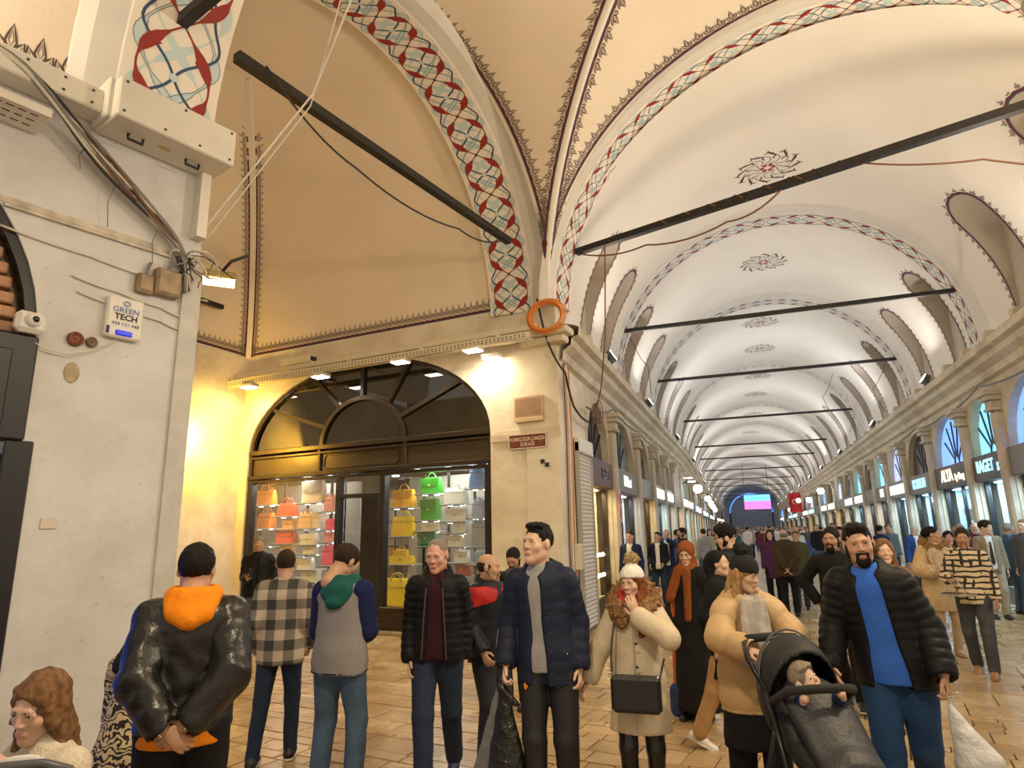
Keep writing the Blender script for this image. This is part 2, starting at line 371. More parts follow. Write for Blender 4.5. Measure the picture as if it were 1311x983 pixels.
# ---------------------------------------------------------------- long arcade
APLAST = mat('arcade_plaster', (.77, .725, .66), .85, .04, .7, .12, 30)  # same paint as the crossing vault, whitened in colour to imitate whiter light
XL0, XR = -2.78, 4.88
def xl(y): return XL0-max(0, min(y, 84)-32)*.033
RING_Y = [15.75, 21.95, 31.1, 41.6, 49.4, 59.9, 72.0, 84.0, 97.0, 111.0, 126.0]
VZ = 5.30
NICHES = []
def bay(y0f, y1, idx, niche_y, medal_y, ycrest):
    """barrel bay with niches cut through its haunches; y0f(x) gives the near end"""
    def P(s, y, dr=0.0):     # s: 0..1 around, y
        l = xl(y)-.13; a = (XR+.13-l)/2; cx = (XR+.13+l)/2; t = PI*s
        return Vector((cx-(a+dr)*math.cos(t), y, VZ+(3.85+dr)*math.sin(t)))
    def lerp_y(s, k):
        x = P(s, y1).x; y0 = y0f(x); return y0+(y1-y0)*k
    LEN = 12.1; Ly = y1-y0f(1.0)
    verts = []; edges = []; holes = []
    nu, nv = 44, max(6, int(Ly/.7))
    for i in range(nu+1):
        for j in range(nv+1): verts.append(Vector((i/nu*LEN, j/nv*Ly)))
    g = len(verts)
    ring_idx = [i*(nv+1) for i in range(nu+1)] + [nu*(nv+1)+j for j in range(1, nv+1)] + [i*(nv+1)+nv for i in range(nu-1, -1, -1)] + [j for j in range(nv-1, 0, -1)]
    for a, b in zip(ring_idx, ring_idx[1:]+ring_idx[:1]): edges.append((a, b))
    def outline(side, yc, hw=.46, s0=.012, s1=.215):
        pts = []
        def S(s): return (s if side < 0 else 1-s)*LEN
        k0 = (yc-hw-(y1-Ly))/Ly*Ly; k1 = (yc+hw-(y1-Ly))/Ly*Ly; kc = (k0+k1)/2
        h0, h1 = s0*LEN, s1*LEN
        raw = [(h0, k0)]
        for i in range(1, 6): raw.append((h0+(h1-hw-h0)*i/6, k0))
        for i in range(0, 9):
            a = PI*i/8; raw.append((h1-hw+hw*math.sin(a), kc-hw*math.cos(a)))
        for i in range(5, 0, -1): raw.append((h0+(h1-hw-h0)*i/6, k1))
        raw.append((h0, k1))
        return [((q if side < 0 else LEN-q), k) for q, k in raw]
    from_out = []
    for side, yc in niche_y:
        o = outline(side, yc); from_out.append((side, o)); b0 = len(verts)
        for q, k in o: verts.append(Vector((q, k)))
        for i in range(len(o)): edges.append((b0+i, b0+(i+1) % len(o)))
    res = delaunay_2d_cdt(verts, edges, [], 0, 1e-5)
    vo, fo = res[0], res[2]
    def inside(c, poly):
        r = False; n = len(poly)
        for i in range(n):
            a, b = poly[i], poly[i-1]
            if (a[1] > c[1]) != (b[1] > c[1]) and c[0] < (b[0]-a[0])*(c[1]-a[1])/(b[1]-a[1])+a[0]: r = not r
        return r
    keep = []
    for f in fo:
        c = ((sum(vo[i].x for i in f))/len(f), (sum(vo[i].y for i in f))/len(f))
        if not any(inside(c, o) for _, o in from_out): keep.append(tuple(f))
    def M3(q, k, dr=0.0):
        s = min(1, max(0, q/LEN)); return P(s, lerp_y(s, k/Ly), dr)
    ob = meshobj('ceiling', [M3(v.x, v.y) for v in vo], keep, APLAST, None, True)
    tag(ob, ('pale barrel vault of the long arcade, bay %s beyond the crossing arch' % ['one', 'two', 'three', 'four', 'five', 'six', 'seven', 'eight', 'nine', 'ten', 'eleven', 'twelve'][idx]), kind='structure')
    fine = idx < 2
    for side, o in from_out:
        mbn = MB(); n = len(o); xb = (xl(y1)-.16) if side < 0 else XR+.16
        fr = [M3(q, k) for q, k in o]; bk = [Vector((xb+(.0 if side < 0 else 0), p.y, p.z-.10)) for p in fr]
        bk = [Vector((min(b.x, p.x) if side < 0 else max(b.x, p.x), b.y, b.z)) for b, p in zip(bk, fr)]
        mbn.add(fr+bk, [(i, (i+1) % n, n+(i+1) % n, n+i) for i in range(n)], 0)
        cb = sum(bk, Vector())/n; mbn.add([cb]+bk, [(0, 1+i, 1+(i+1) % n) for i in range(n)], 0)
        mbn.build('light_scoop', mat('scoop_plaster', (.46, .40, .33), .9, .06, 2), ob, True)  # shadow inside the recess is put into this darker plaster colour
        mbc = MB()
        cum = [0]
        for i in range(n-1): cum.append(cum[-1]+math.hypot(o[i+1][0]-o[i][0], o[i+1][1]-o[i][1]))
        def om(p, q, l):
            p = min(max(p, 0), cum[-1]-1e-4); i = 0
            while i < n-2 and cum[i+1] < p: i += 1
            f_ = (p-cum[i])/(cum[i+1]-cum[i]); a, b = o[i], o[i+1]; dx, dy = b[0]-a[0], b[1]-a[1]; ll = math.hypot(dx, dy)
            nx, ny = -dy/ll, dx/ll
            cc = (a[0]+dx*f_, a[1]+dy*f_); kc = (o[0][1]+o[-1][1])/2; hc = (o[0][0]*.35+o[7][0]*.65)
            if (cc[0]+nx*.1-hc)**2+(cc[1]+ny*.1-kc)**2 < (cc[0]-hc)**2+(cc[1]-kc)**2: nx, ny = -nx, -ny
            return M3(cc[0]+nx*q, cc[1]+ny*q, -.004-.0015*l)
        crest(mbc, cum[-1], 34, om, .03, .11, .12, 1, False)
        mbc.build('painted_crest_border', ORN, ob)
    for ym in medal_y:
        mbm = MB(); kc = (ym-(y1-Ly)); R0 = .62
        fm = lambda p, q, l: M3(LEN/2+p, kc+q, -.004-.0015*l)
        n1 = 12
        for i in range(n1):
            a = 2*PI*i/n1
            def rot(pts): return [(x*math.cos(a)-y*math.sin(a), x*math.sin(a)+y*math.cos(a)) for x, y in pts]
            ribbon2(mbm, rot([(.16, -.05), (.28, .06), (.40, .04), (.47, -.06), (.40, -.12), (.33, -.05)]), .013, fm, 1, 5)
            ribbon2(mbm, rot([(.34, .10), (.45, .15), (.55, .06), (.60, 0), (.55, -.08)]), [.01, .02, .03, .02, .008], fm, 1.5, 4 if i % 2 else 3)
            if fine: poly2(mbm, rot([(.58, -.03), (.68, 0), (.58, .03)]), fm, 1, 3)
        for i in range(6):
            a = PI*i/3; poly2(mbm, [(.11*math.cos(a)+.06*math.cos(b), .11*math.sin(a)+.06*math.sin(b)) for b in (0, PI/2, PI, 1.5*PI)], fm, 1.5, 0)
        mbm.build('painted_medallion', ORN, ob)
    return ob
yB = lambda x: 10.55-.277*(x+2.73)
bay(yB, RING_Y[0], 0, [(-1, 12.0), (-1, 14.3), (1, 10.9), (1, 13.6)], [13.4], None)
bay(lambda x: RING_Y[0], RING_Y[1], 1, [(-1, 17.3), (-1, 20.2), (1, 17.3), (1, 20.2)], [18.7], None)
bay(lambda x: RING_Y[1], RING_Y[2], 2, [(s_, y) for s_ in (-1, 1) for y in (23.7, 26.5, 29.3)], [24.6, 28.4], None)
bay(lambda x: RING_Y[2], RING_Y[3], 3, [(s_, y) for s_ in (-1, 1) for y in (33, 36.3, 39.6)], [33.9, 38.6], None)
for k in range(3, 10):
    a, b = RING_Y[k], RING_Y[k+1]; bay(lambda x, a=a: a, b, k+1, [(s_, a+(b-a)*q) for s_ in (-1, 1) for q in ((.25, .75) if b-a < 9 else (.18, .5, .82))], [(a+b)/2], None)
RODS = []
for k, y in enumerate(RING_Y):
    l = xl(y); a = (XR-l)/2
    ar = Arch((l, y-.55), (l, y+.40), 0, a, 5.38, 3.66)
    build_ring(ar, 15 if k < 4 else 12, k < 2, k < 4, False, 74, .10, .11, 'slim painted rib across the long arcade, number %s from the crossing' % ['one', 'two', 'three', 'four', 'five', 'six', 'seven', 'eight', 'nine', 'ten', 'eleven', 'twelve'][k], .13, .30)
    RODS.append(((l+.10, y-.05, 6.66), (XR-.10, y-.05, 6.66)))

# ---------------------------------------------------------------- side hall vault in front of the handbag shop
SH = Vector((-6.10, 10.71, 0)); SROT = math.radians(-6.1)
sx = Vector((math.cos(SROT), math.sin(SROT), 0)); sy = Vector((-math.sin(SROT), math.cos(SROT), 0))   # sx to the right along the wall, sy into the shop
S_END = -4.26; S_COR = 3.23
def SP(s, y, z): return SH+sx*s+sy*y+Vector((0, 0, z))
HA, HB, HZ = 3.42, 3.60, 5.70
def side_barrel(a, b):
    al = PI*.80*a; d = HA*(1-math.cos(al)); z = HZ+HB*math.sin(al)
    s_end = S_END+min(d, HA); s0 = 2.2-.0*d
    return SP(s0+(s_end-s0)*b, -d, z)
o = sheet('ceiling', side_barrel, 36, 24, PLASTER, None, False); tag(o, 'tan vault springing from the wall over the handbag shop', kind='structure')
mb = MB(); crest(mb, 6.3, 48, lambda p, q, l: SP(S_END+.09+p, -(HA*(1-math.cos(q/HB))+.004+.0015*l), HZ+HB*math.sin(q/HB)), .05, .125, .21, 1, True); mb.build('painted_crest_border', ORN, o)
def end_barrel(a, b):
    be = PI*.5*a; d = HA*(1-math.cos(be)); z = HZ+HB*math.sin(be)
    return SP(S_END+d, -(d+(7.0-d)*b), z)
o2 = sheet('ceiling', end_barrel, 24, 16, PLASTER, None, True); tag(o2, 'tan vault springing from the yellow lit end wall', kind='structure')
mb = MB(); crest(mb, 2.6, 20, lambda p, q, l: SP(S_END+HA*(1-math.cos(q/HB))+.004+.0015*l, -(.09+p), HZ+HB*math.sin(q/HB)), .05, .125, .21, 1, True); mb.build('painted_crest_border', ORN, o2)
mb = MB(); rows = []
for i in range(31):
    be = PI*.5*i/30; d = HA*(1-math.cos(be)); z = HZ+HB*math.sin(be); wdt = .09
    rows += [SP(S_END+d, -(d+wdt), z), SP(S_END+d+.03, -(d+.03), z-.03), SP(S_END+d+wdt, -d, z)]
V = rows; mb.add(V, [(i*3+j, i*3+j+1, (i+1)*3+j+1, (i+1)*3+j) for i in range(30) for j in range(2)])
mb.build('corner_rib', SOFFIT, o2, True)
mb = MB()
for sd in (0, 1):
    def cm(p, q, l, sd=sd):
        be = min(PI*.5, p/3.55); d = HA*(1-math.cos(be)); z = HZ+HB*math.sin(be); e_ = .004+.0015*l
        return SP(S_END+d+q, -d-e_, z) if sd == 0 else SP(S_END+d+e_, -(d+q), z)
    crest(mb, 4.6, 36, cm, .10, .125, .17, 1, True)
mb.build('painted_crest_border', ORN, o2)
# near vault behind the pier arch
psi = math.radians(16.8); QP = Vector((-4.61, 4.27, 0)); wx = Vector((math.sin(psi), math.cos(psi), 0)); wy = Vector((-math.cos(psi), math.sin(psi), 0))
LROT = math.atan2(wx.y, wx.x)
def LP(x, y, z): return QP+wx*x+wy*y+Vector((0, 0, z))
eL = Vector((math.cos(-.27), math.sin(-.27), 0))
def near_barrel(a, b):
    al = PI*a; base = LP(-1.0-7*b, .13, 0); return base+eL*(4.03-4.03*math.cos(al))+Vector((0, 0, 5.45+3.74*math.sin(al)))
o3 = sheet('ceiling', near_barrel, 40, 10, PLASTER, None, True); tag(o3, 'pale vault beyond the arch on the cable hung pier', kind='structure')
mb = MB(); crest(mb, 3.0, 15, lambda p, q, l: near_barrel(0, (p+.1)/7)+eL*(4.03*(1-math.cos(q/3.8))+.004)+Vector((0, 0, 3.74*math.sin(q/3.8)))-wy*0, .05, .2, .26, 1, True); mb.build('painted_crest_border', ORN, o3)
def rod(name, a, b, r, label):
    mb = MB(); a, b = Vector(a), Vector(b); d = (b-a).normalized(); q = d.cross(Vector((0, 0, 1))).normalized(); u = q.cross(d)
    V = [p+q*i*r+u*j*r for p in (a, b) for i, j in ((-1, -1), (1, -1), (1, 1), (-1, 1))]
    mb.add(V, [(0, 1, 2, 3), (7, 6, 5, 4), (0, 4, 5, 1), (1, 5, 6, 2), (2, 6, 7, 3), (3, 7, 4, 0)])
    o = mb.build(name, IRON); tag(o, label, 'tie rod', 'iron tie rods under the vaults'); return o
for k, (a, b) in enumerate(RODS): rod('tie_rod', a, b, .045, 'dark iron tie rod under the slim painted rib number %s' % ['one', 'two', 'three', 'four', 'five', 'six', 'seven', 'eight', 'nine', 'ten', 'eleven', 'twelve'][k])
rod('tie_rod', (-2.50, 10.58, 6.65), (4.6, 8.28, 6.65), .055, 'long cable wrapped iron tie rod under the crossing arch')
rod('tie_rod', (-3.46, 9.62, 6.62), (-4.62, 4.5, 6.68), .055, 'iron tie rod across the opening to the handbag hall')
rod('tie_rod', (-4.62, 3.80, 6.5), (2.2, 2.0, 6.5), .05, 'iron tie rod under the arch on the cable hung pier')
rod('tie_rod', SP(-4.0, -1.0, 6.55), SP(-4.15, -4.6, 6.55), .045, 'short iron tie rod in front of the yellow lit corner')
# ================================================================== walls, floor and the handbag shop
def wall_sheet(mb, outline, holes, y0, y1, fx=None, step=.5):
    """wall in local (x,z) with holes, front at y0, back at y1, with reveals"""
    verts = []; edges = []
    def loop(pts):
        b = len(verts)
        for p in pts: verts.append(Vector(p))
        for i in range(len(pts)): edges.append((b+i, b+(i+1) % len(pts)))
    loop(outline)
    for h_ in holes: loop(h_)
    res = delaunay_2d_cdt(verts, edges, [], 0, 1e-5); vo, fo = res[0], res[2]
    def inside(c, poly):
        r = False
        for i in range(len(poly)):
            a, b = poly[i], poly[i-1]
            if (a[1] > c[1]) != (b[1] > c[1]) and c[0] < (b[0]-a[0])*(c[1]-a[1])/(b[1]-a[1])+a[0]: r = not r
        return r
    keep = []
    for f in fo:
        c = (sum(vo[i].x for i in f)/len(f), sum(vo[i].y for i in f)/len(f))
        if inside(c, outline) and not any(inside(c, h_) for h_ in holes): keep.append(tuple(f))
    mb.add([(v.x, y0, v.y) for v in vo], keep); mb.add([(v.x, y1, v.y) for v in vo], [f[::-1] for f in keep])
    for pts in [outline]+holes:
        n = len(pts); mb.add([(p[0], y0, p[1]) for p in pts]+[(p[0], y1, p[1]) for p in pts], [(i, n+i, n+(i+1) % n, (i+1) % n) for i in range(n)])
def ell_arch(x0, x1, zb, zs, rise, n=28):
    c = (x0+x1)/2; a = (x1-x0)/2
    return [(x0, zb)]+[(c-a*math.cos(PI*i/n), zs+rise*math.sin(PI*i/n)) for i in range(n+1)]+[(x1, zb)]
def pointed(x0, x1, zb, zs, za, n=8):
    c = (x0+x1)/2; pts = [(x0, zb), (x0, zs)]
    for i in range(1, n): a = PI/2*i/n; pts.append((x0+(c-x0)*(1-math.cos(a))**.85*1.0, zs+(za-zs)*math.sin(a)**.9))
    pts.append((c, za))
    return pts+[(2*c-x, z) for x, z in pts[:-1][::-1]]

# ---------------------------------------------------------------- floor with separate stones
def stone_mat():
    m_ = bpy.data.materials.new('worn_marble_paving'); m_.use_nodes = True; nt = m_.node_tree; b = nt.nodes['Principled BSDF']
    g = nt.nodes.new('ShaderNodeNewGeometry'); oi = nt.nodes.new('ShaderNodeObjectInfo'); ad = nt.nodes.new('ShaderNodeMath'); ad.operation = 'ADD'
    nt.links.new(g.outputs['Random Per Island'], ad.inputs[0]); nt.links.new(oi.outputs['Random'], ad.inputs[1])
    fr = nt.nodes.new('ShaderNodeMath'); fr.operation = 'FRACT'; nt.links.new(ad.outputs[0], fr.inputs[0])
    r = nt.nodes.new('ShaderNodeValToRGB'); cr = r.color_ramp
    cr.elements[0].color = (.40, .27, .13, 1); cr.elements[1].color = (.60, .45, .26, 1); e = cr.elements.new(.35); e.color = (.51, .365, .19, 1); e = cr.elements.new(.7); e.color = (.45, .30, .14, 1)
    nt.links.new(fr.outputs[0], r.inputs[0])
    nz = nt.nodes.new('ShaderNodeTexNoise'); nz.inputs['Scale'].default_value = 2.2; nz.inputs['Detail'].default_value = 6
    nt.links.new(g.outputs['Position'], nz.inputs['Vector'])
    mx = nt.nodes.new('ShaderNodeMix'); mx.data_type = 'RGBA'; mx.blend_type = 'MULTIPLY'; mx.inputs[0].default_value = .55
    r2 = nt.nodes.new('ShaderNodeValToRGB'); r2.color_ramp.elements[0].position = .35; r2.color_ramp.elements[0].color = (.55, .5, .45, 1); r2.color_ramp.elements[1].position = .65; nt.links.new(nz.outputs['Fac'], r2.inputs[0])
    nt.links.new(r.outputs[0], mx.inputs[6]); nt.links.new(r2.outputs[0], mx.inputs[7]); nt.links.new(mx.outputs[2], b.inputs['Base Color'])
    rr = nt.nodes.new('ShaderNodeMapRange'); rr.inputs[3].default_value = .16; rr.inputs[4].default_value = .38; nt.links.new(nz.outputs['Fac'], rr.inputs[0]); nt.links.new(rr.outputs[0], b.inputs['Roughness'])
    n3 = nt.nodes.new('ShaderNodeTexNoise'); n3.inputs['Scale'].default_value = 9; nt.links.new(g.outputs['Position'], n3.inputs['Vector'])
    bp = nt.nodes.new('ShaderNodeBump'); bp.inputs['Strength'].default_value = .18; bp.inputs['Distance'].default_value = .02; nt.links.new(n3.outputs['Fac'], bp.inputs['Height']); nt.links.new(bp.outputs[0], b.inputs['Normal'])
    return m_
STONEF = stone_mat()
MORTAR = mat('dark_joint', (.13, .085, .045), .7, .3, 20)
FARFLOOR = mat('far_paving', (.44, .33, .20), .28, .25, 1.2, .1, 12)
floor = meshobj('floor', [(-14, -4, -.05), (9, -4, -.05), (9, 130, -.05), (-14, 130, -.05)], [(0, 1, 2, 3)], MORTAR); tag(floor, 'warm tan stone paving of worn polished slabs', kind='structure')
meshobj('paving_bed', [(-14, 17, -.012), (9, 17, -.012), (9, 130, -.012), (-14, 130, -.012)], [(0, 1, 2, 3)], FARFLOOR, floor)
frot = math.radians(-9); fx_, fy_ = Vector((math.cos(frot), math.sin(frot), 0)), Vector((-math.sin(frot), math.cos(frot), 0))
stones = []
y = -4.0; rowi = 0
pat = [.30, .15, .22, .15, .33, .16, .24]
R2 = random.Random(3)
while y < 18.5:
    big = (7.6 < y < 11.8)
    hgt = .52 if big else pat[rowi % 7]; rowi += 1
    x = -12.0+R2.random()*.3
    while x < 9:
        pale = x < -3.2 and y > 4.2
        wd = R2.uniform(.55, .95) if (big or pale) else R2.uniform(.17, .46)
        if hgt < .2 and not (big or pale): wd *= .8
        stones.append((x+wd/2, y+hgt/2, wd, hgt)); x += wd
    y += hgt
def stone_world(s): return fx_*s[0]+fy_*s[1]
vis = []
for s in stones:
    p = stone_world(s); px, py, dz = to_px(p)
    ok = -20 < px < 1331 and 690 < py < 1010
    vis.append((s[2]*s[3]*900/max(dz, .5)**2 if ok else 0))
order = sorted(range(len(stones)), key=lambda i: -vis[i]); near300 = set(order[:300])
bm_v = [(-.5, -.5, -.05), (.5, -.5, -.05), (.5, .5, -.05), (-.5, .5, -.05)]
def stone_geo(hx, hy, c):
    V = [(-hx, -hy, -.05), (hx, -hy, -.05), (hx, hy, -.05), (-hx, hy, -.05), (-hx, -hy, -.004), (hx, -hy, -.004), (hx, hy, -.004), (-hx, hy, -.004), (-hx+c, -hy+c, 0), (hx-c, -hy+c, 0), (hx-c, hy-c, 0), (-hx+c, hy-c, 0)]
    Fc = [(8, 9, 10, 11)]+[(i, (i+1) % 4, 4+(i+1) % 4, 4+i) for i in range(4)]+[(4+i, 4+(i+1) % 4, 8+(i+1) % 4, 8+i) for i in range(4)]
    return V, Fc
proto = {}
rest = MB()
for i, s in enumerate(stones):
    p = stone_world(s); p.z = R2.uniform(-.004, .002)
    if i in near300:
        key = (round(s[2]/.05), round(s[3]/.01))
        if key not in proto:
            V, Fc = stone_geo(key[0]*.025-.006, s[3]/2-.006, .006); o = meshobj('paving_stone', V, Fc, STONEF, floor); proto[key] = o.data
        else:
            o = bpy.data.objects.new('paving_stone', proto[key]); link(o, floor)
        o.location = p; o.rotation_euler = (0, 0, frot); o.scale = (s[2]/(key[0]*.05), 1, 1)
    elif -13 < p.x < 7:
        V, Fc = stone_geo(s[2]/2-.006, s[3]/2-.006, .006)
        rest.add([p+fx_*v[0]+fy_*v[1]+Vector((0, 0, v[2])) for v in V], Fc)
o = rest.build('paving_stones_beyond', STONEF, floor); o['kind'] = 'stuff'

# ---------------------------------------------------------------- shop wall of the side hall
ws = bpy.data.objects.new('wall_back', None); link(ws); ws.location = SH; ws.rotation_euler = (0, 0, SROT); tag(ws, 'cream plaster wall around the arched handbag shop', kind='structure')
mb = MB(); ARC0, ARC1 = -4.05, 1.91
wall_sheet(mb, [(S_END, 0), (ARC0, 0), (ARC1, 0), (S_COR, 0), (S_COR, 5.72), (S_END, 5.72)], [[(x, z+(.001 if z == 0 else 0)) for x, z in ell_arch(ARC0, ARC1, 0, 3.5, 1.72)]], 0, .32)
mb.build('plaster_face', WALLC, ws)
mb = MB(); mb.box(1.95, S_COR+.03, -.035, .0, 3.28, 3.40); mb.box(2.0, S_COR+.02, -.02, 0, 3.40, 3.46); mb.build('string_course', STONE, ws)
mb = MB(); mb.box(2.62, S_COR, -.03, 0, 0, 3.28); mb.build('pier_facing', mat('pier_facing', (.70, .65, .55), .8, .08, 3, .2, 20), ws)
# end wall
we = bpy.data.objects.new('wall_left', None); link(we); tag(we, 'plaster end wall lit deep yellow beside the handbag shop', kind='structure')
mb = MB(); c0 = SP(S_END, 0, 0); c1 = SP(S_END-.45, -6.5, 0)
d_ = (c1-c0).normalized(); nrm = Vector((d_.y, -d_.x, 0))
mb.add([c0, c1, c1+Vector((0, 0, 5.72)), c0+Vector((0, 0, 5.72))], [(0, 1, 2, 3)]); mb.build('plaster_face', WALLC, we)
# near pier wall (the cable hung pier)
wp = bpy.data.objects.new('wall_pier', None); link(wp); wp.location = QP; wp.rotation_euler = (0, 0, LROT); tag(wp, 'scuffed white pier hung with cables beside a dark shop frame', kind='structure')
mb = MB()
wall_sheet(mb, [(-7.5, 0), (-1.17, 0), (0, 0), (0, 5.45), (-7.5, 5.45)], [[(x, z+(.001 if z == 0 else 0)) for x, z in ell_arch(-4.3, -1.17, 0, 3.2, 1.62, 24)]], 0, .9)
mb.build('plaster_face', WALLW, wp)
mb = MB(); mb.box(-.14, .025, -.03, 0, 0, 4.18); mb.build('corner_strip', mat('grey_corner', (.55, .54, .51), .7, .12, 5), wp)
mb = MB(); mb.box(-1.55, 0, -.012, 0, 4.235, 4.285); mb.box(-1.5, -.25, -.03, -.005, 4.20, 4.225); mb.build('ledge', mat('chipped_ledge', (.58, .52, .43), .9, .3, 9), wp)
# opposite wall of the side hall, behind the pier
mb = MB(); a = LP(0, .0, 0); b = LP(-.9, 6.4, 0); mb.add([a, b, b+Vector((0, 0, 5.7)), a+Vector((0, 0, 5.7))], [(0, 1, 2, 3)])
o = mb.build('wall_hall', WALLC); tag(o, 'plaster side of the pier facing the handbag shop', kind='structure')
# long arcade floor level shell is built bay by bay below

# ---------------------------------------------------------------- shop on the pier, dark frame with brick infill
sf = thing('shop_front', 'dark framed shop front with blue lit glass set in the white pier', 'shop front', QP, LROT)
mb = MB()
for i in range(24):
    t0, t1 = PI*i/24, PI*(i+1)/24
    q = []
    for t in (t0, t1):
        for r in (1.0, .955): q.append((-2.735-1.565*r*math.cos(t), 3.2+1.62*r*math.sin(t)))
    V = [(x, yy, z) for yy in (.02, .14) for x, z in q]; mb.add(V, [(0, 1, 3, 2), (4, 6, 7, 5), (1, 5, 7, 3), (0, 2, 6, 4)])
mb.build('arch_frame', BLACKM, sf)
BRICKM = mat('pale_brick', (.58, .33, .20), .9, .25, 7, .6, 18); bk = None
for r in range(8):
    z = 3.28+.11*r; half = 1.5*math.sqrt(max(0, 1-((z+.05-3.2)/1.55)**2))
    x = -2.735+half-.03; k = 0
    while x > -1.95 and x > -2.7:
        wdt = .30 if r % 2 == 0 or k else .17
        if bk is None:
            mbb = MB(); mbb.cham(0, .29, .10, .24, 0, .085, .012); bk = mbb.build('brick', BRICKM, sf); o = bk
        else:
            o = bpy.data.objects.new('brick', bk.data); link(o, sf)
        o.location = (x-.30, R2.uniform(-.015, .015), z); o.rotation_euler = (0, R2.uniform(-.04, .04), 0); x -= .305; k += 1
mb = MB(); mb.box(-4.28, -1.19, .22, .3, 3.2, 4.8); mb.build('mortar_back', mat('mortar', (.35, .25, .18), .95), sf)
mb = MB(); mb.cham(-4.28, -1.155, -.03, .12, 2.46, 3.25, .015); mb.build('sign_panel', BLACKM, sf)
mb = MB(); mb.cham(-1.75, -1.31, -.045, -.03, 2.55, 3.12, .008); mb.build('panel_moulding', BLACKM, sf)
mb = MB(); mb.cham(-1.27, -1.09, -.02, .14, 0, 2.46, .01); mb.build('door_jamb', BLACKM, sf)
mb = MB(); mb.box(-1.36, -1.27, .02, .14, 0, 2.36); mb.build('inner_jamb', mat('dark_navy_metal', (.015, .02, .05), .3), sf)
mb = MB(); mb.box(-4.2, -1.3, .08, .09, 0, 2.4); mb.build('glass_pane', mat('blue_lit_glass', (.02, .05, .2), .1, emit=(.04, .16, .9), estr=.8), sf)
mb = MB(); mb.box(-1.62, -1.50, -.05, -.045, 2.62, 2.78); mb.box(-1.60, -1.5, -.05, -.045, 2.86, 2.98); mb.build('sign_letter_edge', mat('lit_letter', (1, 1, 1), emit=(1, 1, 1), estr=2.0), sf)

# ---------------------------------------------------------------- handbag shop front
sf = thing('shop_front', 'bronze framed arched handbag shop front with fanlight and glass bays', 'shop front', SH, SROT)
def bar(mb, p, q, w_, y0, y1):
    p, q = Vector((p[0], 0, p[1])), Vector((q[0], 0, q[1])); d = (q-p).normalized(); n_ = Vector((-d.z, 0, d.x))*w_/2
    c = [p+n_, q+n_, q-n_, p-n_]; V = [(v.x, y0, v.z) for v in c]+[(v.x, y1, v.z) for v in c]
    mb.add(V, [(0, 1, 2, 3), (7, 6, 5, 4), (0, 4, 5, 1), (1, 5, 6, 2), (2, 6, 7, 3), (3, 7, 4, 0)])
mb = MB(); pts = ell_arch(ARC0, ARC1, 0, 3.5, 1.72, 32)
for p, q in zip(pts, pts[1:]): bar(mb, p, q, .16, .05, .20)
mb.build('arch_frame', BROWNM, sf)
ACX, AZ = -1.04, 3.52
mb = MB()
for i in range(20):
    t0, t1 = PI*i/20, PI*(i+1)/20; bar(mb, (ACX-1.03*math.cos(t0), AZ+.92*math.sin(t0)), (ACX-1.03*math.cos(t1), AZ+.92*math.sin(t1)), .085, .06, .17)
mb.build('fanlight_ring', BROWNM, sf)
for (a, b) in (((-3.45, 4.42), (-2.0, 3.92)), ((-2.36, 5.02), (-1.62, 4.30)), ((-1.05, 5.2), (-1.05, 4.46)), ((.10, 5.05), (-.42, 4.26)), ((1.25, 4.52), (-.08, 3.98))):
    mb = MB(); bar(mb, a, b, .075, .06, .17); mb.build('glazing_bar', BROWNM, sf)
for z0, z1, y0, nm in ((3.46, 3.56, .02, 'transom'), (3.37, 3.43, .04, 'transom'), (2.94, 3.02, .02, 'transom'), (2.86, 2.92, .04, 'transom')):
    mb = MB(); mb.cham(ARC0, ARC1, y0, .22, z0, z1, .012); mb.build(nm, BROWNM, sf)
mb = MB(); mb.box(ARC0, ARC1, .10, .16, 3.0, 3.4); mb.build('fascia_panel', mat('fascia_bronze', (.06, .045, .03), .3, metal=.3), sf)
mb = MB()
for a, b in zip([(-1.9, 3.07), (-.2, 3.07), (-.12, 3.12), (-.12, 3.3), (-.2, 3.35), (-1.9, 3.35), (-1.98, 3.3), (-1.98, 3.12)], [(-.2, 3.07), (-.12, 3.12), (-.12, 3.3), (-.2, 3.35), (-1.9, 3.35), (-1.98, 3.3), (-1.98, 3.12), (-1.9, 3.07)]): bar(mb, a, b, .025, .08, .11)
mb.build('fascia_moulding', BROWNM, sf)
for x in (-2.10, .02):
    mb = MB(); mb.cham(x-.04, x+.04, .05, .2, 3.0, 3.5, .01); mb.build('fascia_post', BROWNM, sf)
for x, w_ in ((-1.56, .10), (-.47, .13), (1.82, .14), (-3.97, .12)):
    mb = MB(); mb.cham(x-w_/2, x+w_/2, .04, .2, .12, 2.9, .01); mb.build('mullion', BLACKM, sf)
mb = MB(); mb.cham(-1.56, -.47, .05, .2, 2.45, 2.53, .01); mb.build('door_head', BLACKM, sf)
for x0, x1 in ((-3.95, -1.6), (-.42, 1.78)):
    mb = MB(); mb.cham(x0-.05, x1+.05, .02, .24, .02, .45, .015); mb.box(x0, x1, .0, .02, .10, .36); mb.build('stall_riser', BROWNM, sf)
    mb = MB(); mb.box(x0, x1, .11, .12, .45, 2.88); mb.build('glass_pane', GLASS, sf)
mb = MB(); mb.box(-1.5, -.53, .11, .12, 2.53, 2.88); mb.build('glass_pane', GLASS, sf)
mb = MB(); pts2 = ell_arch(ARC0+.05, ARC1-.05, 3.5, 3.55, 1.6, 24); mb.prism(pts2[1:-1], .12, .125); mb.build('fanlight_pane', DGLASS, sf)
mb = MB(); mb.box(-4.1, 2.2, -.25, .0, -.02, .05); mb.build('step', mat('step_stone', (.30, .22, .14), .5, .2, 4), sf)
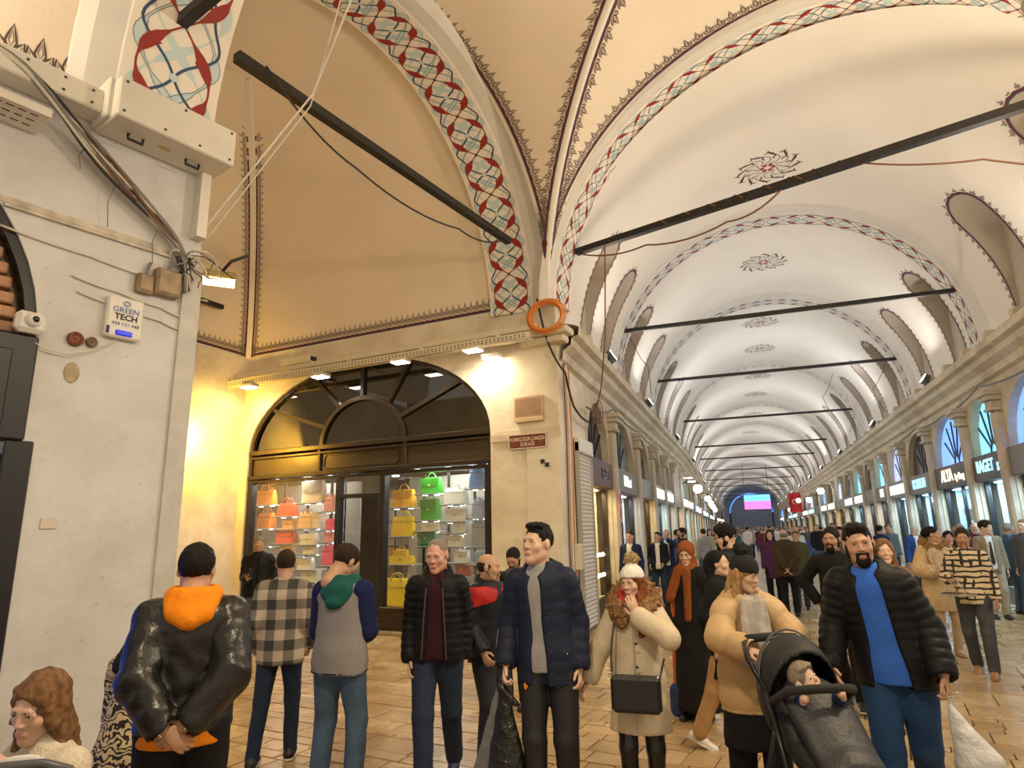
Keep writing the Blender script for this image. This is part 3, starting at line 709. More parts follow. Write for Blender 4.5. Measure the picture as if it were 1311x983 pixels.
# interior shell
inn = thing('shop_interior', 'bright handbag shop room with dark ceiling and pale walls', 'shop room', SH, SROT, kind='structure')
PALEW = mat('pale_interior', (.70, .66, .58), .6)
mb = MB(); mb.add([(-5.4, .33, 0), (2.5, .33, 0), (2.5, 3.2, 0), (-5.4, 3.2, 0)], [(0, 1, 2, 3)]); mb.build('room_floor', mat('room_floor', (.55, .48, .38), .3), inn)
mb = MB(); mb.add([(-5.4, 3.2, 0), (2.5, 3.2, 0), (2.5, 3.2, 5.4), (-5.4, 3.2, 5.4)], [(0, 1, 2, 3)]); mb.add([(2.5, .33, 0), (2.5, 3.2, 0), (2.5, 3.2, 5.4), (2.5, .33, 5.4)], [(0, 3, 2, 1)]); mb.add([(-5.4, .33, 0), (-5.4, 3.2, 0), (-5.4, 3.2, 5.4), (-5.4, .33, 5.4)], [(0, 1, 2, 3)]); mb.build('room_walls', mat('interior_brown', (.30, .22, .14), .6), inn)
mb = MB(); mb.add([(-5.4, .25, 3.0), (2.5, .25, 3.0), (2.5, 3.2, 3.0), (-5.4, 3.2, 3.0)], [(0, 3, 2, 1)]); mb.add([(-5.4, .33, 5.4), (2.5, .33, 5.4), (2.5, 3.2, 5.4), (-5.4, 3.2, 5.4)], [(0, 3, 2, 1)]); mb.build('room_ceiling', mat('interior_ceiling', (.10, .08, .06), .5), inn)
# back display panel (glass block shelving wall) and timber door panel
mb = MB(); mb.box(-5.0, -2.05, 1.35, 1.4, .3, 2.9); mb.box(-.75, 2.1, 1.35, 1.4, .3, 2.9); mb.build('display_back', mat('display_back', (.30, .29, .26), .25), inn)
mb = MB(); mb.box(-1.75, -.95, 2.9, 3.0, .9, 2.7); mb.build('timber_panel', mat('red_timber', (.16, .05, .02), .4, .3, 3, stretch=(8, 8, .6)), inn)
for k in range(4):
    mb = MB(); mb.box(-2.0, -1.62, 2.2, 2.6, 1.5+.27*k, 1.74+.27*k); mb.build('grey_box', mat('grey_box', (.30, .27, .22), .6), inn)
mb = MB(); mb.box(-2.05, -1.5, 2.1, 2.6, 1.05, 1.45); mb.build('timber_box', mat('light_timber', (.48, .22, .08), .5), inn)
mb = MB(); mb.box(-1.6, -.9, 2.5, 2.6, .0, .9); mb.build('counter', mat('cream_counter', (.75, .70, .60), .5), inn)
# shelves
SHELF = mat('shelf_glass_edge', (.55, .60, .58), .15, emit=(.9, .95, .9), estr=.08)
COLS = [(-4.42, -3.75), (-3.72, -3.08), (-3.04, -2.42), (-2.38, -2.02), (-.72, -.05), (-.02, .52), (.55, 1.10), (1.13, 1.56)]
SHZ = [[2.43, 1.93, 1.55, 1.0], [2.17, 1.89, 1.60, 1.34, .9], [2.43, 1.90, 1.57, 1.38, 1.07, .83], [2.23, 1.86, 1.62, 1.15], [2.25, 1.70, 1.18, .31], [2.49, 1.99, 1.79, 1.51, .96], [2.27, 1.95, 1.74, 1.50, 1.21, .97], [2.54, 2.01, 1.49, 1.18]]
for ci, ((x0, x1), zs) in enumerate(zip(COLS, SHZ)):
    t = thing('display_shelf', 'black posted glass shelf column in the handbag shop holding %s' % ['orange bags', 'coral and peach bags', 'beige and white bags', 'pink bags', 'yellow bags', 'green bags', 'white quilted bags', 'blue bags'][ci], 'shelf', SP((x0+x1)/2, .62, 0), SROT, 'display shelf columns')
    hw = (x1-x0)/2
    for sg in (-1, 1):
        mb = MB(); mb.box(sg*hw-.012, sg*hw+.012, .2, .225, 0, 2.9); mb.build('post', BLACKM, t)
    for z in zs:
        mb = MB(); mb.box(-hw, hw, -.16, .24, z-.018, z); mb.build('shelf', SHELF, t)
        mb = MB(); mb.box(-hw, hw, -.165, -.155, z-.03, z-.012); mb.build('shelf_edge', BLACKM, t)
        for q in (-.5, .5):
            mb = MB(); mb.lathe([(.0, 0), (.05, 0), (.05, .008), (0, .008)], (q*hw, .02, z-.03), 10); mb.build('shelf_light', LAMPC, t)
# bags
BAGS = [('tote','orange',-4.09,2.58,0.53,0.30,(1,.30,.02)),('tote','coral red',-3.42,2.30,0.47,0.25,(.72,.10,.05)),('satchel','beige',-2.69,2.65,0.55,0.42,(.70,.60,.42)),
('tote','deep orange',-4.03,2.08,0.44,0.29,(.9,.28,.03)),('tote','tan',-2.86,2.07,0.37,0.30,(.80,.52,.26)),('tote','pale grey beige',-2.56,2.03,0.24,0.26,(.74,.69,.56)),('box','peach',-3.35,2.00,0.31,0.20,(.88,.50,.25)),
('clutch','coral',-3.42,1.74,0.48,0.27,(.78,.13,.07)),('clutch','off white',-2.76,1.68,0.40,0.20,(.82,.79,.66)),('tote','pink and cream',-2.24,2.39,0.25,0.30,(.80,.35,.38)),('clutch','hot pink',-2.20,1.97,0.22,0.20,(.85,.08,.28)),
('clutch','pink patterned',-2.20,1.72,0.26,0.18,(.80,.32,.40)),('tote','bright pink',-2.22,1.33,0.28,0.35,(.85,.07,.26)),('box','cream',-2.72,1.47,0.33,0.16,(.82,.78,.62)),('satchel','pearl white',-2.83,1.19,0.37,0.21,(.84,.82,.72)),('box','pale cream',-2.68,0.94,0.43,0.21,(.80,.78,.62)),('box','light peach',-3.33,1.46,0.34,0.23,(.86,.53,.30)),
('satchel','amber yellow',-0.37,2.41,0.49,0.31,(.92,.48,.02)),('tote','yellow',-0.36,1.88,0.48,0.34,(.93,.66,.01)),('satchel','lemon yellow',-0.40,1.45,0.31,0.24,(.95,.72,.02)),('clutch','flat yellow',-0.37,1.26,0.51,0.14,(.95,.74,.03)),('tote','large lemon yellow',-0.50,0.58,0.52,0.54,(.95,.74,.0)),
('satchel','bright green',0.28,2.63,0.42,0.27,(.02,.42,.02)),('satchel','mid green',0.26,2.18,0.38,0.36,(.03,.40,.04)),('satchel','dark green',0.20,1.64,0.38,0.25,(.01,.25,.12)),('clutch','cream pleated',0.27,1.87,0.34,0.15,(.78,.74,.62)),
('tote','white floral',0.83,2.42,0.44,0.28,(.72,.75,.66)),('satchel','pale white',0.85,2.07,0.41,0.22,(.78,.78,.72)),('clutch','cream quilted',0.93,1.84,0.25,0.18,(.74,.72,.64)),('satchel','white quilted',0.96,1.32,0.29,0.19,(.80,.82,.78)),('satchel','ivory',0.83,1.60,0.30,0.18,(.78,.76,.66)),
('tote','blue',1.32,2.73,0.34,0.37,(.12,.27,.58)),('tote','dusty blue',1.32,2.16,0.25,0.29,(.30,.42,.60)),('tote','grey blue',1.33,1.71,0.29,0.42,(.33,.43,.50)),('clutch','light blue',1.37,1.29,0.25,0.20,(.30,.50,.75)),('box','dark red',0.99,1.08,0.29,0.20,(.35,.05,.04)),('clutch','black',0.35,1.09,0.36,0.24,(.02,.02,.025))]
KIND = {'tote': 'tote handbag with twin handles', 'satchel': 'structured flap handbag with top handle', 'clutch': 'soft clutch handbag with folded flap', 'box': 'boxy hard handbag with lid'}
for kind, cn, s, z, w_, h_, col in BAGS:
    zb = z-h_/2; w_ *= 1.10; h_ *= 1.12; hw = w_/2; dp = min(.09, w_*.22)
    zcol = min((zz for (x0, x1), zs in zip(COLS, SHZ) if x0-.02 <= s <= x1+.02 for zz in zs), key=lambda q: abs(q-zb))
    t = thing('handbag', '%s %s on a lit glass shelf' % (cn, KIND[kind]), 'handbag', SP(s, .62, zcol), SROT, 'handbags on the display shelves')
    M_ = mat('leather_'+cn.replace(' ', '_'), col, .38, .06, 10, .1, 60); D_ = mat('trim_'+cn.replace(' ', '_'), tuple(c*.7 for c in col), .4)
    n = 10; sec = []
    for zz, kx, ky in ((0, .93, 1), (.08, 1, 1.05), (.55, .97, .85), (.9, .90 if kind != 'box' else 1, .55 if kind != 'box' else 1), (1.0, .86 if kind != 'box' else .97, .42 if kind != 'box' else .95)):
        sec.append((zz*h_, kx*hw, ky*dp))
    mb = MB(); V = []; k = 16
    for zz, a, b in sec:
        for j in range(k):
            an = 2*PI*j/k; cx_, sx_ = math.cos(an), math.sin(an); V.append((a*math.copysign(abs(cx_)**.35, cx_), b*math.copysign(abs(sx_)**.35, sx_), zz))
    Fc = [(i*k+j, i*k+(j+1) % k, (i+1)*k+(j+1) % k, (i+1)*k+j) for i in range(4) for j in range(k)]+[tuple(range(k-1, -1, -1)), tuple(4*k+j for j in range(k))]
    mb.add(V, Fc); mb.build('body', M_, t, True)
    if kind in ('tote', 'satchel'):
        for yo in ((-.05, .05) if kind == 'tote' else (0,)):
            mb = MB(); mb.tube([(hw*.42*math.cos(PI*i/10), yo, h_*.9+hw*.55*math.sin(PI*i/10)) for i in range(11)], .011, 6); mb.build('handle', D_, t, True)
    if kind in ('satchel', 'clutch', 'box'):
        mb = MB(); pl = [(-hw*.92, h_*.96), (hw*.92, h_*.96), (hw*.86, h_*.55), (0, h_*.42), (-hw*.86, h_*.55)]; mb.prism(pl, -dp*1.12, -dp*.95); mb.build('flap', D_ if kind != 'clutch' else M_, t)
        mb = MB(); mb.cham(-.022, .022, -dp*1.25, -dp*1.05, h_*.46, h_*.46+.03, .004); mb.build('clasp', mat('gold_clasp', (.75, .55, .2), .25, metal=1), t)
    else:
        mb = MB(); mb.cham(-hw*.9, hw*.9, -dp*.95, -dp*.80, h_*.70, h_*.76, .004); mb.build('strap_band', D_, t)
# downlights in the handbag shop
dl = None
for i, (x, yy) in enumerate([(-3.7, .5), (-2.9, .6), (-2.2, .5), (-1.75, .8), (-1.2, .9), (-.9, 1.2), (-.2, .9), (.0, .5), (.5, .8), (.7, .5), (1.2, .6), (1.6, .5), (-3.3, 1.0), (-2.5, 1.0), (-1.3, 1.6), (.35, 1.1)]):
    if dl is None:
        mb = MB(); mb.lathe([(.0, -.012), (.075, -.012), (.085, 0), (0, 0)], n=14); dl = mb.build('downlight', LAMPC); o = dl
    else: o = bpy.data.objects.new('downlight', dl.data); link(o)
    o.location = SP(x, yy, 2.99); tag(o, 'small round white downlight in the handbag shop ceiling', 'downlight', 'handbag shop downlights')
area('shop_ceiling_light', SP(-3.2, .75, 2.95), SP(-3.2, .75, 0), .9, 36, (1, .93, .80))
area('shop_ceiling_light', SP(.5, .75, 2.95), SP(.5, .75, 0), .9, 34, (1, .98, .90))
area('shop_ceiling_light', SP(-1.2, 1.8, 2.95), SP(-1.2, 1.8, 0), .6, 18, (1, .95, .85))
# ================================================================== the two sides of the long arcade
STONEP = worn_wall('pilaster_stone', (.60, .53, .42), (.40, .34, .25), .7)
SIGN_D = mat('sign_dark', (.06, .045, .04), .5); SIGN_G = mat('sign_grey', (.16, .14, .12), .5)
LITW = mat('lit_white_letters', (1, 1, 1), emit=(1, 1, .96), estr=1.0); LITC = mat('lit_cyan_letters', (.7, .95, 1), emit=(.30, .80, 1), estr=1.25); LITG = mat('lit_warm_letters', (1, 1, .8), emit=(1, .92, .55), estr=1.5)
FAN = {'blue': mat('fan_blue', (.2, .4, .8), .2, emit=(.16, .36, .95), estr=1.25), 'cyan': mat('fan_cyan', (.3, .6, .8), .2, emit=(.20, .60, .85), estr=1.25), 'dark': mat('fan_dark', (.05, .04, .04), .3), 'grey': mat('fan_grey', (.16, .18, .20), .3), 'pale': mat('fan_pale', (.5, .6, .8), .3, emit=(.45, .55, .9), estr=.9)}
GOODS = {'gold': (mat('goods_gold', (.75, .50, .12), .3, .5, 40, metal=.6)), 'blue': mat('goods_blue', (.35, .50, .60), .3, .5, 30), 'red': mat('goods_red', (.6, .22, .18), .5, .6, 30), 'grey': mat('goods_grey', (.5, .5, .52), .5, .5, 30)}
INT = {'gold': ((1, .82, .45), mat('int_gold', (.75, .62, .40), .5)), 'blue': ((.55, .82, 1), mat('int_blue', (.45, .60, .66), .4)), 'red': ((1, .80, .72), mat('int_red', (.62, .52, .50), .5)), 'grey': ((.9, .95, 1), mat('int_grey', (.55, .58, .62), .5))}
def frame(side, ya, yb):
    """Empty transform: local x along the wall to the right of someone facing it, y into the wall"""
    if side < 0:
        xa = xl(ya)-.13; return (xa, ya, 0), PI/2
    return (XR+.13, yb, 0), -PI/2
WL = bpy.data.objects.new('wall_west', None); link(WL); tag(WL, 'weathered stone arcade wall of shops starting at the corner pier', kind='structure')
WR = bpy.data.objects.new('wall_east', None); link(WR); tag(WR, 'weathered stone arcade wall of blue lit shops', kind='structure')
ORD = ['first', 'second', 'third', 'fourth', 'fifth', 'sixth', 'seventh', 'eighth', 'ninth', 'tenth', 'eleventh', 'twelfth', 'thirteenth', 'fourteenth', 'fifteenth', 'sixteenth', 'seventeenth', 'eighteenth', 'nineteenth', 'twentieth', 'twenty first', 'twenty second', 'twenty third']
def pilaster(side, y, idx, wname):
    x = (xl(y)-.13) if side < 0 else XR+.13; sg = 1 if side < 0 else -1
    t = thing('pilaster', '%s weathered stone pilaster with carved capital along %s' % (ORD[idx], wname), 'pilaster', (x, y, 0), 0 if side < 0 else PI, 'arcade pilasters', 'structure')
    mb = MB(); mb.cham(-.05, .15, -.15, .15, .28, 3.95, .05); mb.build('shaft', STONEP, t)
    mb = MB(); mb.cham(-.05, .20, -.20, .20, 0, .28, .03); mb.build('plinth', STONEP, t)
    mb = MB()
    for z0, z1, e in ((3.95, 4.02, .03), (4.02, 4.16, .0), (4.16, 4.26, .07), (4.26, 4.36, .12)): mb.cham(-.05, .19+e, -.16-e, .16+e, z0, z1, .015)
    mb.build('capital', STONEP, t)
def bay_front(side, ya, yb, idx, style='blue', fan='blue', sign=None, letters=None, lit=True, label='', detail=2, sign_mat=None):
    w_ = yb-ya; loc, rz = frame(side, ya, yb); wname = 'the arcade wall beside the corner pier' if side < 0 else 'the blue lit arcade wall'
    wp_ = bpy.data.objects.new('wall_bay', None); link(wp_, WL if side < 0 else WR); wp_.location = loc; wp_.rotation_euler = (0, 0, rz)
    mg = .17; mb = MB(); hole = pointed(mg, w_-mg, 0.001, 3.25, 4.42)
    wall_sheet(mb, [(0, 0), (w_, 0), (w_, 4.9), (0, 4.9)], [hole], 0, .35); mb.build('spandrel', STONE, wp_)
    t = thing('shop_front', label or ('%s small shop front along %s' % (ORD[idx], wname)), 'shop front', loc, rz, 'arcade shop fronts')
    x0, x1 = mg, w_-mg; c = w_/2
    mb = MB(); mb.cham(x0, x1, -.06, .20, 2.62, 3.18, .01); mb.build('sign_board', sign_mat or SIGN_G, t)
    if letters:
        L_ = letters if isinstance(letters, list) else [letters]
        for body, mt, xo, zo, sz in L_: text('lettering', body, mt, t, (c+xo, -.07, zo), sz*.86, bold=.008, sx=1.0)
    elif lit and (idx*5+side) % 3:
        mb = MB(); mb.cham(x0+.2, x1-.2, -.10, -.06, 2.74, 3.06, .008); mb.build('sign_face', [LITW, LITW, LITG, LITC][(idx*3+(side > 0)) % 4], t)
    fp = [(x, z) for x, z in pointed(x0, x1, 3.18, 3.25, 4.42)]
    mb = MB(); mb.prism(fp, .16, .17); mb.build('fanlight_pane', FAN[fan], t)
    if detail:
        hub = (c, 3.22)
        for k in range(5 if detail > 1 else 3):
            a = PI*(k+1)/(6 if detail > 1 else 4); rr = 1.15; e = (c+min(x1-c-.02, 1.0)*math.cos(a)*.95, 3.22+1.08*math.sin(a)**.8)
            mb = MB(); bar(mb, (c+.18*math.cos(a), 3.22+.18*math.sin(a)), e, .035, .12, .15); mb.build('glazing_bar', BLACKM, t)
        mb = MB()
        for i in range(8): bar(mb, (c+.2*math.cos(PI*i/8), 3.22+.2*math.sin(PI*i/8)), (c+.2*math.cos(PI*(i+1)/8), 3.22+.2*math.sin(PI*(i+1)/8)), .03, .12, .15)
        mb.build('fanlight_ring', BLACKM, t)
    for x in ((x0, x0+.07), (x1-.07, x1)):
        mb = MB(); mb.box(x[0], x[1], .10, .2, 0, 2.62); mb.build('frame_post', BLACKM if style != 'gold' else BROWNM, t)
    if w_ > 2.6:
        mb = MB(); mb.box(c-.03, c+.03, .12, .2, 0, 2.62); mb.build('frame_post', BLACKM, t)
    mb = MB(); mb.box(x0+.07, x1-.07, .15, .16, .35, 2.62); mb.build('glass_pane', GLASS, t)
    mb = MB(); mb.box(x0, x1, .10, .22, 0, .35); mb.build('stall_riser', BROWNM if style == 'gold' else mat('riser_grey', (.25, .26, .28), .4), t)
    lc, im = INT[style]
    mb = MB(); D = .8
    mb.add([(x0, D, 0), (x1, D, 0), (x1, D, 2.62), (x0, D, 2.62)], [(0, 1, 2, 3)]); mb.add([(x0, .2, 0), (x0, D, 0), (x0, D, 2.62), (x0, .2, 2.62)], [(0, 1, 2, 3)]); mb.add([(x1, .2, 0), (x1, D, 0), (x1, D, 2.62), (x1, .2, 2.62)], [(3, 2, 1, 0)]); mb.add([(x0, .2, 2.61), (x1, .2, 2.61), (x1, D, 2.61), (x0, D, 2.61)], [(3, 2, 1, 0)]); mb.add([(x0, .2, .34), (x1, .2, .34), (x1, D, .34), (x0, D, .34)], [(0, 1, 2, 3)])
    mb.build('interior', im, t)
    mb = MB(); mb.box(x0+.15, x1-.15, .25, .36, 2.585, 2.605); mb.build('strip_light', mat('strip_'+style, (1, 1, 1), emit=lc, estr=5), t)
    if detail:
        R3 = random.Random(idx*7+side)
        for z in (.75, 1.2, 1.65, 2.1):
            mb = MB(); mb.box(x0+.05, x1-.05, .45, D, z-.02, z); mb.build('shelf', im, t)
            mb = MB(); x = x0+.12
            while x < x1-.15:
                ww = R3.uniform(.06, .16); hh = R3.uniform(.1, .34); mb.cham(x, x+ww, .5, .5+ww, z, z+hh, .012); x += ww+R3.uniform(.02, .08)
            o = mb.build('display_goods', GOODS[style if R3.random() < .7 else 'grey'], t); o['kind'] = 'stuff'
    al = area('shop_light', (c, .34, 2.56), (c, .50, 0), .25, 46 if style != 'blue' else 85, lc, t); al.data.shape = 'RECTANGLE'; al.data.size_y = .22; al.data.size = w_*.7
    return t
LEFT = [10.42, 12.30, 14.72, 18.2, 21.2, 24.1, 27.0, 30.2, 33.6, 37, 40.6, 44.4, 48.4, 53, 58, 64, 71, 79, 88, 98, 110, 125]
RIGHT = [8.9, 12.3, 15.62, 17.86, 21.14, 24.5, 27.6, 30.4, 33.2, 36.4, 40, 44, 48.4, 53, 58, 64, 71, 79, 88, 98, 110, 125]
# solid corner pier flank
mb = MB(); mb.add([(-2.89, 10.37, 0), (xl(0)-.13, 12.30, 0), (xl(0)-.13, 12.30, 5.4), (-2.89, 10.37, 5.4)], [(0, 1, 2, 3)]); mb.build('pier_flank', WALLC, WL)
LOPT = {1: dict(style='gold', fan='dark', sign_mat=mat('sign_maroon', (.10, .04, .035), .5), letters=[('ELBEY', mat('dark_letters', (.03, .02, .02), .4), .3, 2.9, .36)], label='jewellery shop window beside the roller shutter and corner pier'),
        2: dict(style='grey', fan='grey', letters=[('KIMart', LITW, 0, 2.9, .42)], label='shop front with white lit lettering after the jewellery window'),
        3: dict(style='gold', fan='dark'), 4: dict(style='blue', fan='grey'), 5: dict(style='grey', fan='grey'), 6: dict(style='red', fan='pale'), 7: dict(style='blue', fan='cyan')}
ROPT = {1: dict(style='blue', fan='blue', lit=False), 2: dict(style='blue', fan='cyan', sign_mat=SIGN_D, letters=[('BAGET', LITC, -.12, 2.92, .42), ('S', LITC, .68, 2.85, .28)], label='shop front with cyan BAGET sign and pale blue fanlight'),
        3: dict(style='blue', fan='blue', sign_mat=SIGN_D, letters=[('ALYA', LITG, -.35, 2.92, .50), ('by Gang', LITG, .72, 2.85, .26)], label='shop front with warm lit ALYA sign and blue fanlight'),
        4: dict(style='blue', fan='dark', letters=[('KOSKUN', LITC, -.1, 2.9, .46)], label='shop front with cyan KOSKUN sign under a dark fanlight'),
        5: dict(style='blue', fan='pale'), 6: dict(style='grey', fan='cyan', letters=[('SEN', LITW, 0, 2.9, .5)]), 7: dict(style='grey', fan='dark'), 8: dict(style='blue', fan='cyan')}
ST = ['gold', 'blue', 'grey', 'red']
for k in range(1, len(LEFT)-1):
    opt = LOPT.get(k, dict(style=ST[k % 4], fan=['grey', 'dark', 'pale', 'grey'][k % 4])); bay_front(-1, LEFT[k], LEFT[k+1], k-1, detail=2 if k < 5 else (1 if k < 9 else 0), **opt)
    pilaster(-1, LEFT[k+1], k, 'the wall beside the corner pier')
for k in range(0, len(RIGHT)-1):
    opt = ROPT.get(k, dict(style=['blue', 'grey', 'gold', 'red'][k % 4], fan=['blue', 'grey', 'pale', 'dark'][k % 4])); bay_front(1, RIGHT[k], RIGHT[k+1], k, detail=2 if 0 < k < 6 else (1 if k < 10 else 0), **opt)
    pilaster(1, RIGHT[k+1], k, 'the blue lit wall')
# cornices
def cornice(side, ya, yb, label):
    n = max(1, int((yb-ya)/4)); mb = MB(); prof = [(0, 4.62), (.10, 4.66), (.12, 4.80), (.26, 4.90), (.28, 5.02), (.40, 5.06), (.42, 5.20), (.34, 5.24), (.0, 5.34)]
    V = []; k = len(prof)
    for i in range(n+1):
        y = ya+(yb-ya)*i/n; x = (xl(y)-.13) if side < 0 else XR+.13; sg = 1 if side < 0 else -1
        for d, z in prof: V.append((x+sg*d, y, z))
    mb.add(V, [(i*k+j, i*k+j+1, (i+1)*k+j+1, (i+1)*k+j) for i in range(n) for j in range(k-1)])
    o = mb.build(trim(), STONE); tag(o, label, kind='structure'); return o
co1 = cornice(-1, 10.45, 126, 'moulded stone cornice above the shops past the corner pier'); co2 = cornice(1, 8.0, 126, 'moulded stone cornice above the blue lit shops')
# cornice blocks (modillions) standing proud of the cornice
blk = None
for side, par in ((-1, co1), (1, co2)):
    y = 11.6
    while y < 46:
        if blk is None:
            mb = MB(); mb.cham(-.10, .10, -.09, .09, 0, .16, .02); blk = mb.build('cornice_block', STONEP, par); o = blk
        else: o = bpy.data.objects.new('cornice_block', blk.data); link(o, par)
        o.location = ((xl(y)+.16) if side < 0 else XR-.16, y, 5.22); y += 1.45
# far end of the arcade
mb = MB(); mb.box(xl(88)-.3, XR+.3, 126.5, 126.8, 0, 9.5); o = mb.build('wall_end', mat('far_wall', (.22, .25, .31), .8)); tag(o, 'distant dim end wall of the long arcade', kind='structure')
t = thing('advertising_screen', 'pink and blue lit screen hanging high at the far end', 'screen', (.9, 80, 0))
mb = MB(); mb.cham(-1.5, 1.5, -.1, .1, 3.6, 5.4, .03); mb.build('screen_case', BLACKM, t)
mb = MB(); mb.box(-1.42, 1.42, -.13, -.1, 4.6, 5.32); mb.build('screen_upper', mat('screen_blue', (.1, .3, .6), emit=(.12, .42, .9), estr=1.6), t)
mb = MB(); mb.box(-1.42, 1.42, -.13, -.1, 3.68, 4.6); mb.build('screen_lower', mat('screen_pink', (.6, .1, .4), emit=(.85, .16, .55), estr=1.6), t)
for x in (-1.3, 1.3):
    mb = MB(); mb.tube([(x, 0, 5.4), (x, 0, 8.9)], .03, 6); mb.build('hanger', IRON, t)
# cornice flood lamps that light the vault
def flood(loc, tgt, power, col, label, group='cornice flood lamps', m_=LAMPW, size=.22, vis=True):
    d = (Vector(tgt)-Vector(loc)).normalized(); t = thing('flood_lamp', label, 'lamp', loc, math.atan2(d.y, d.x)-PI/2, group)
    el = math.asin(d.z); R_ = Matrix.Rotation(el, 3, 'X')
    def tr(V): return [R_ @ Vector(v) for v in V]
    mb = MB(); mb.cham(-.15, .15, -.10, .04, -.11, .11, .02); V = tr(mb.v); meshobj('housing', V, mb.f, mat('lamp_housing', (.10, .10, .10), .4), t)
    mb = MB(); mb.box(-.13, .13, .041, .046, -.09, .09); meshobj('lamp_glass', tr(mb.v), mb.f, m_, t)
    mb = MB(); mb.tube([(-.17, 0, 0), (-.17, -.12, -.10), (.17, -.12, -.10), (.17, 0, 0)], .012, 6); meshobj('bracket', tr(mb.v), mb.f, IRON, t)
    p = R_ @ Vector((0, .06, 0)); l = area('flood_light', p, p+R_ @ Vector((0, 1, 0)), size, power, col, t); return t
for side in (-1, 1):
    ys = [13.2, 18.8, 26.6, 36.3, 45.5, 54.6, 66, 78, 90.5, 104, 118] if side < 0 else [11.8, 18.8, 26.6, 36.3, 45.5, 54.6, 66, 78, 90.5, 104, 118]
    for k, y in enumerate(ys):
        x = (xl(y)+.32) if side < 0 else XR-.32; flood((x, y, 5.36), (1.0-side*1.6, y, 8.6), [52, 64, 92, 92, 85, 95, 105, 105, 90, 90, 80][k], (1.0, .88, .72) if k == 0 else ((1, .95, .88) if k == 1 else (.97, .98, 1.0)), '%s cornice flood lamp aimed up at the vault above %s' % (ORD[k], 'the wall beside the corner pier' if side < 0 else 'the blue lit wall'))
# ================================================================== lamps around the crossing
TRAYM = mat('cream_tray', (.70, .63, .48), .5)
def hang_lamp(loc, power, col, label, m_, tilt=(0, -.35, -1), size=.28, rz=SROT, stem=(0, .05, .22)):
    t = thing('flood_lamp', label, 'lamp', loc, rz, 'lamps around the crossing')
    mb = MB(); mb.cham(-.17, .17, -.12, .12, .0, .07, .015); mb.build('housing', TRAYM, t)
    mb = MB(); mb.box(-.15, .15, -.10, .10, -.012, .0); mb.build('lamp_glass', m_, t)
    mb = MB(); mb.tube([(0, .0, .07), stem], .015, 6); mb.build('stem', TRAYM, t)
    area('lamp_light', (0, 0, -.03), Vector((0, 0, -.03))+Vector(tilt), size, power, col, t); return t
# lamps hung on the cable tray over the handbag shop
for s_, z, nm in ((-3.66, 4.86, 'cream flood lamp over the yellow lit edge of the shop arch'), (-1.68, 4.84, 'cream flood lamp over the shop fanlight'), (.26, 4.88, 'cream flood lamp above the bright green handbags'), (1.82, 4.88, 'cream flood lamp beside the street name plaque')):
    hang_lamp(SP(s_, -.45, z), 26 if s_ < -3 else 38, (1, .66, .22) if s_ < -3 else (1, .84, .58), nm, LAMPW)
# wall washer close to the pier face
t = hang_lamp(SP(2.05, -.16, 4.78), 16, (1, .80, .45), 'small bulb close against the pier plaster', LAMPW, (0, .9, -.6), .12)
# yellow flood on the pier arm
t = thing('flood_lamp', 'bright yellow flood lamp on an arm beside the white pier', 'lamp', (-5.00, 4.90, 4.36), math.radians(45), 'lamps around the crossing')
mb = MB(); mb.cham(-.17, .17, -.13, .13, .0, .08, .02); mb.build('housing', mat('amber_housing', (.35, .25, .08), .5), t)
mb = MB(); mb.box(-.15, .15, -.11, .11, -.012, 0); mb.build('lamp_glass', LAMPY, t)
mb = MB(); mb.tube([(0, 0, .08), (.1, -.2, .16), (.25, -.55, .1)], .018, 6); mb.build('arm', IRON, t)
area('lamp_light', (0, 0, -.04), (0, .8, -1), .25, 60, (1, .70, .22), t)
# yellow flood on the end wall of the side hall
YW = (1, .56, .06)
t = thing('flood_lamp', 'yellow sodium lamp fixed close to the side hall end wall', 'lamp', SP(-4.05, -1.75, 3.75), SROT-PI/2, 'lamps around the crossing')
mb = MB(); mb.cham(-.12, .12, -.02, .14, -.08, .08, .02); mb.build('housing', mat('amber_housing', (.35, .25, .08), .5), t)
mb = MB(); mb.box(-.10, .10, -.04, -.021, -.06, .06); mb.build('lamp_glass', LAMPY, t)
mb = MB(); mb.tube([(0, .06, .08), (0, -.25, .2)], .012, 6); mb.build('arm', IRON, t)
area('lamp_light', (-.16, .05, 0), (-1.06, -.40, -.20), .18, 125, YW, t)
# unseen floods added on the cornices to brighten the crossing vault
for p, tg, pw, nm in (((4.75, 7.5, 5.5), (-1.0, 6.0, 9.0), 250, 'vault flood lamp on the pier across the crossing'), ((3.1, 2.0, 5.5), (-.5, 6.5, 9.0), 230, 'vault flood lamp behind the crossing'), ((-5.25, 1.4, 5.7), (1.0, 4.5, 9.0), 60, 'vault flood lamp on the cable hung pier')):
    flood(p, tg, pw, (1, .80, .55), nm, 'lamps around the crossing', size=.5)
# unseen pendant lamps added to light the crossing and near pavement
for p, nm in (((2.2, 4.4, 5.0), 'hanging lamp over the paving in front of the crossing'), ((-.9, 1.0, 5.0), 'hanging lamp over the paving by the cable hung pier')):
    t = thing('hanging_lamp', nm, 'lamp', p, 0, 'lamps around the crossing'); mb = MB(); mb.lathe([(.02, .35), (.05, .3), (.22, .06), (.24, .0), (.2, .0)], n=16); mb.build('shade', TRAYM, t); mb = MB(); mb.ball((0, 0, .02), .08, 10); mb.build('bulb', LAMPW, t)
    mb = MB(); mb.tube([(0, 0, .35), (0, 0, 3.9)], .01, 5); mb.build('cable', IRON, t)
    area('lamp_light', (0, 0, -.08), (0, .25, -1.2), .3, 108, (1, .81, .54), t)
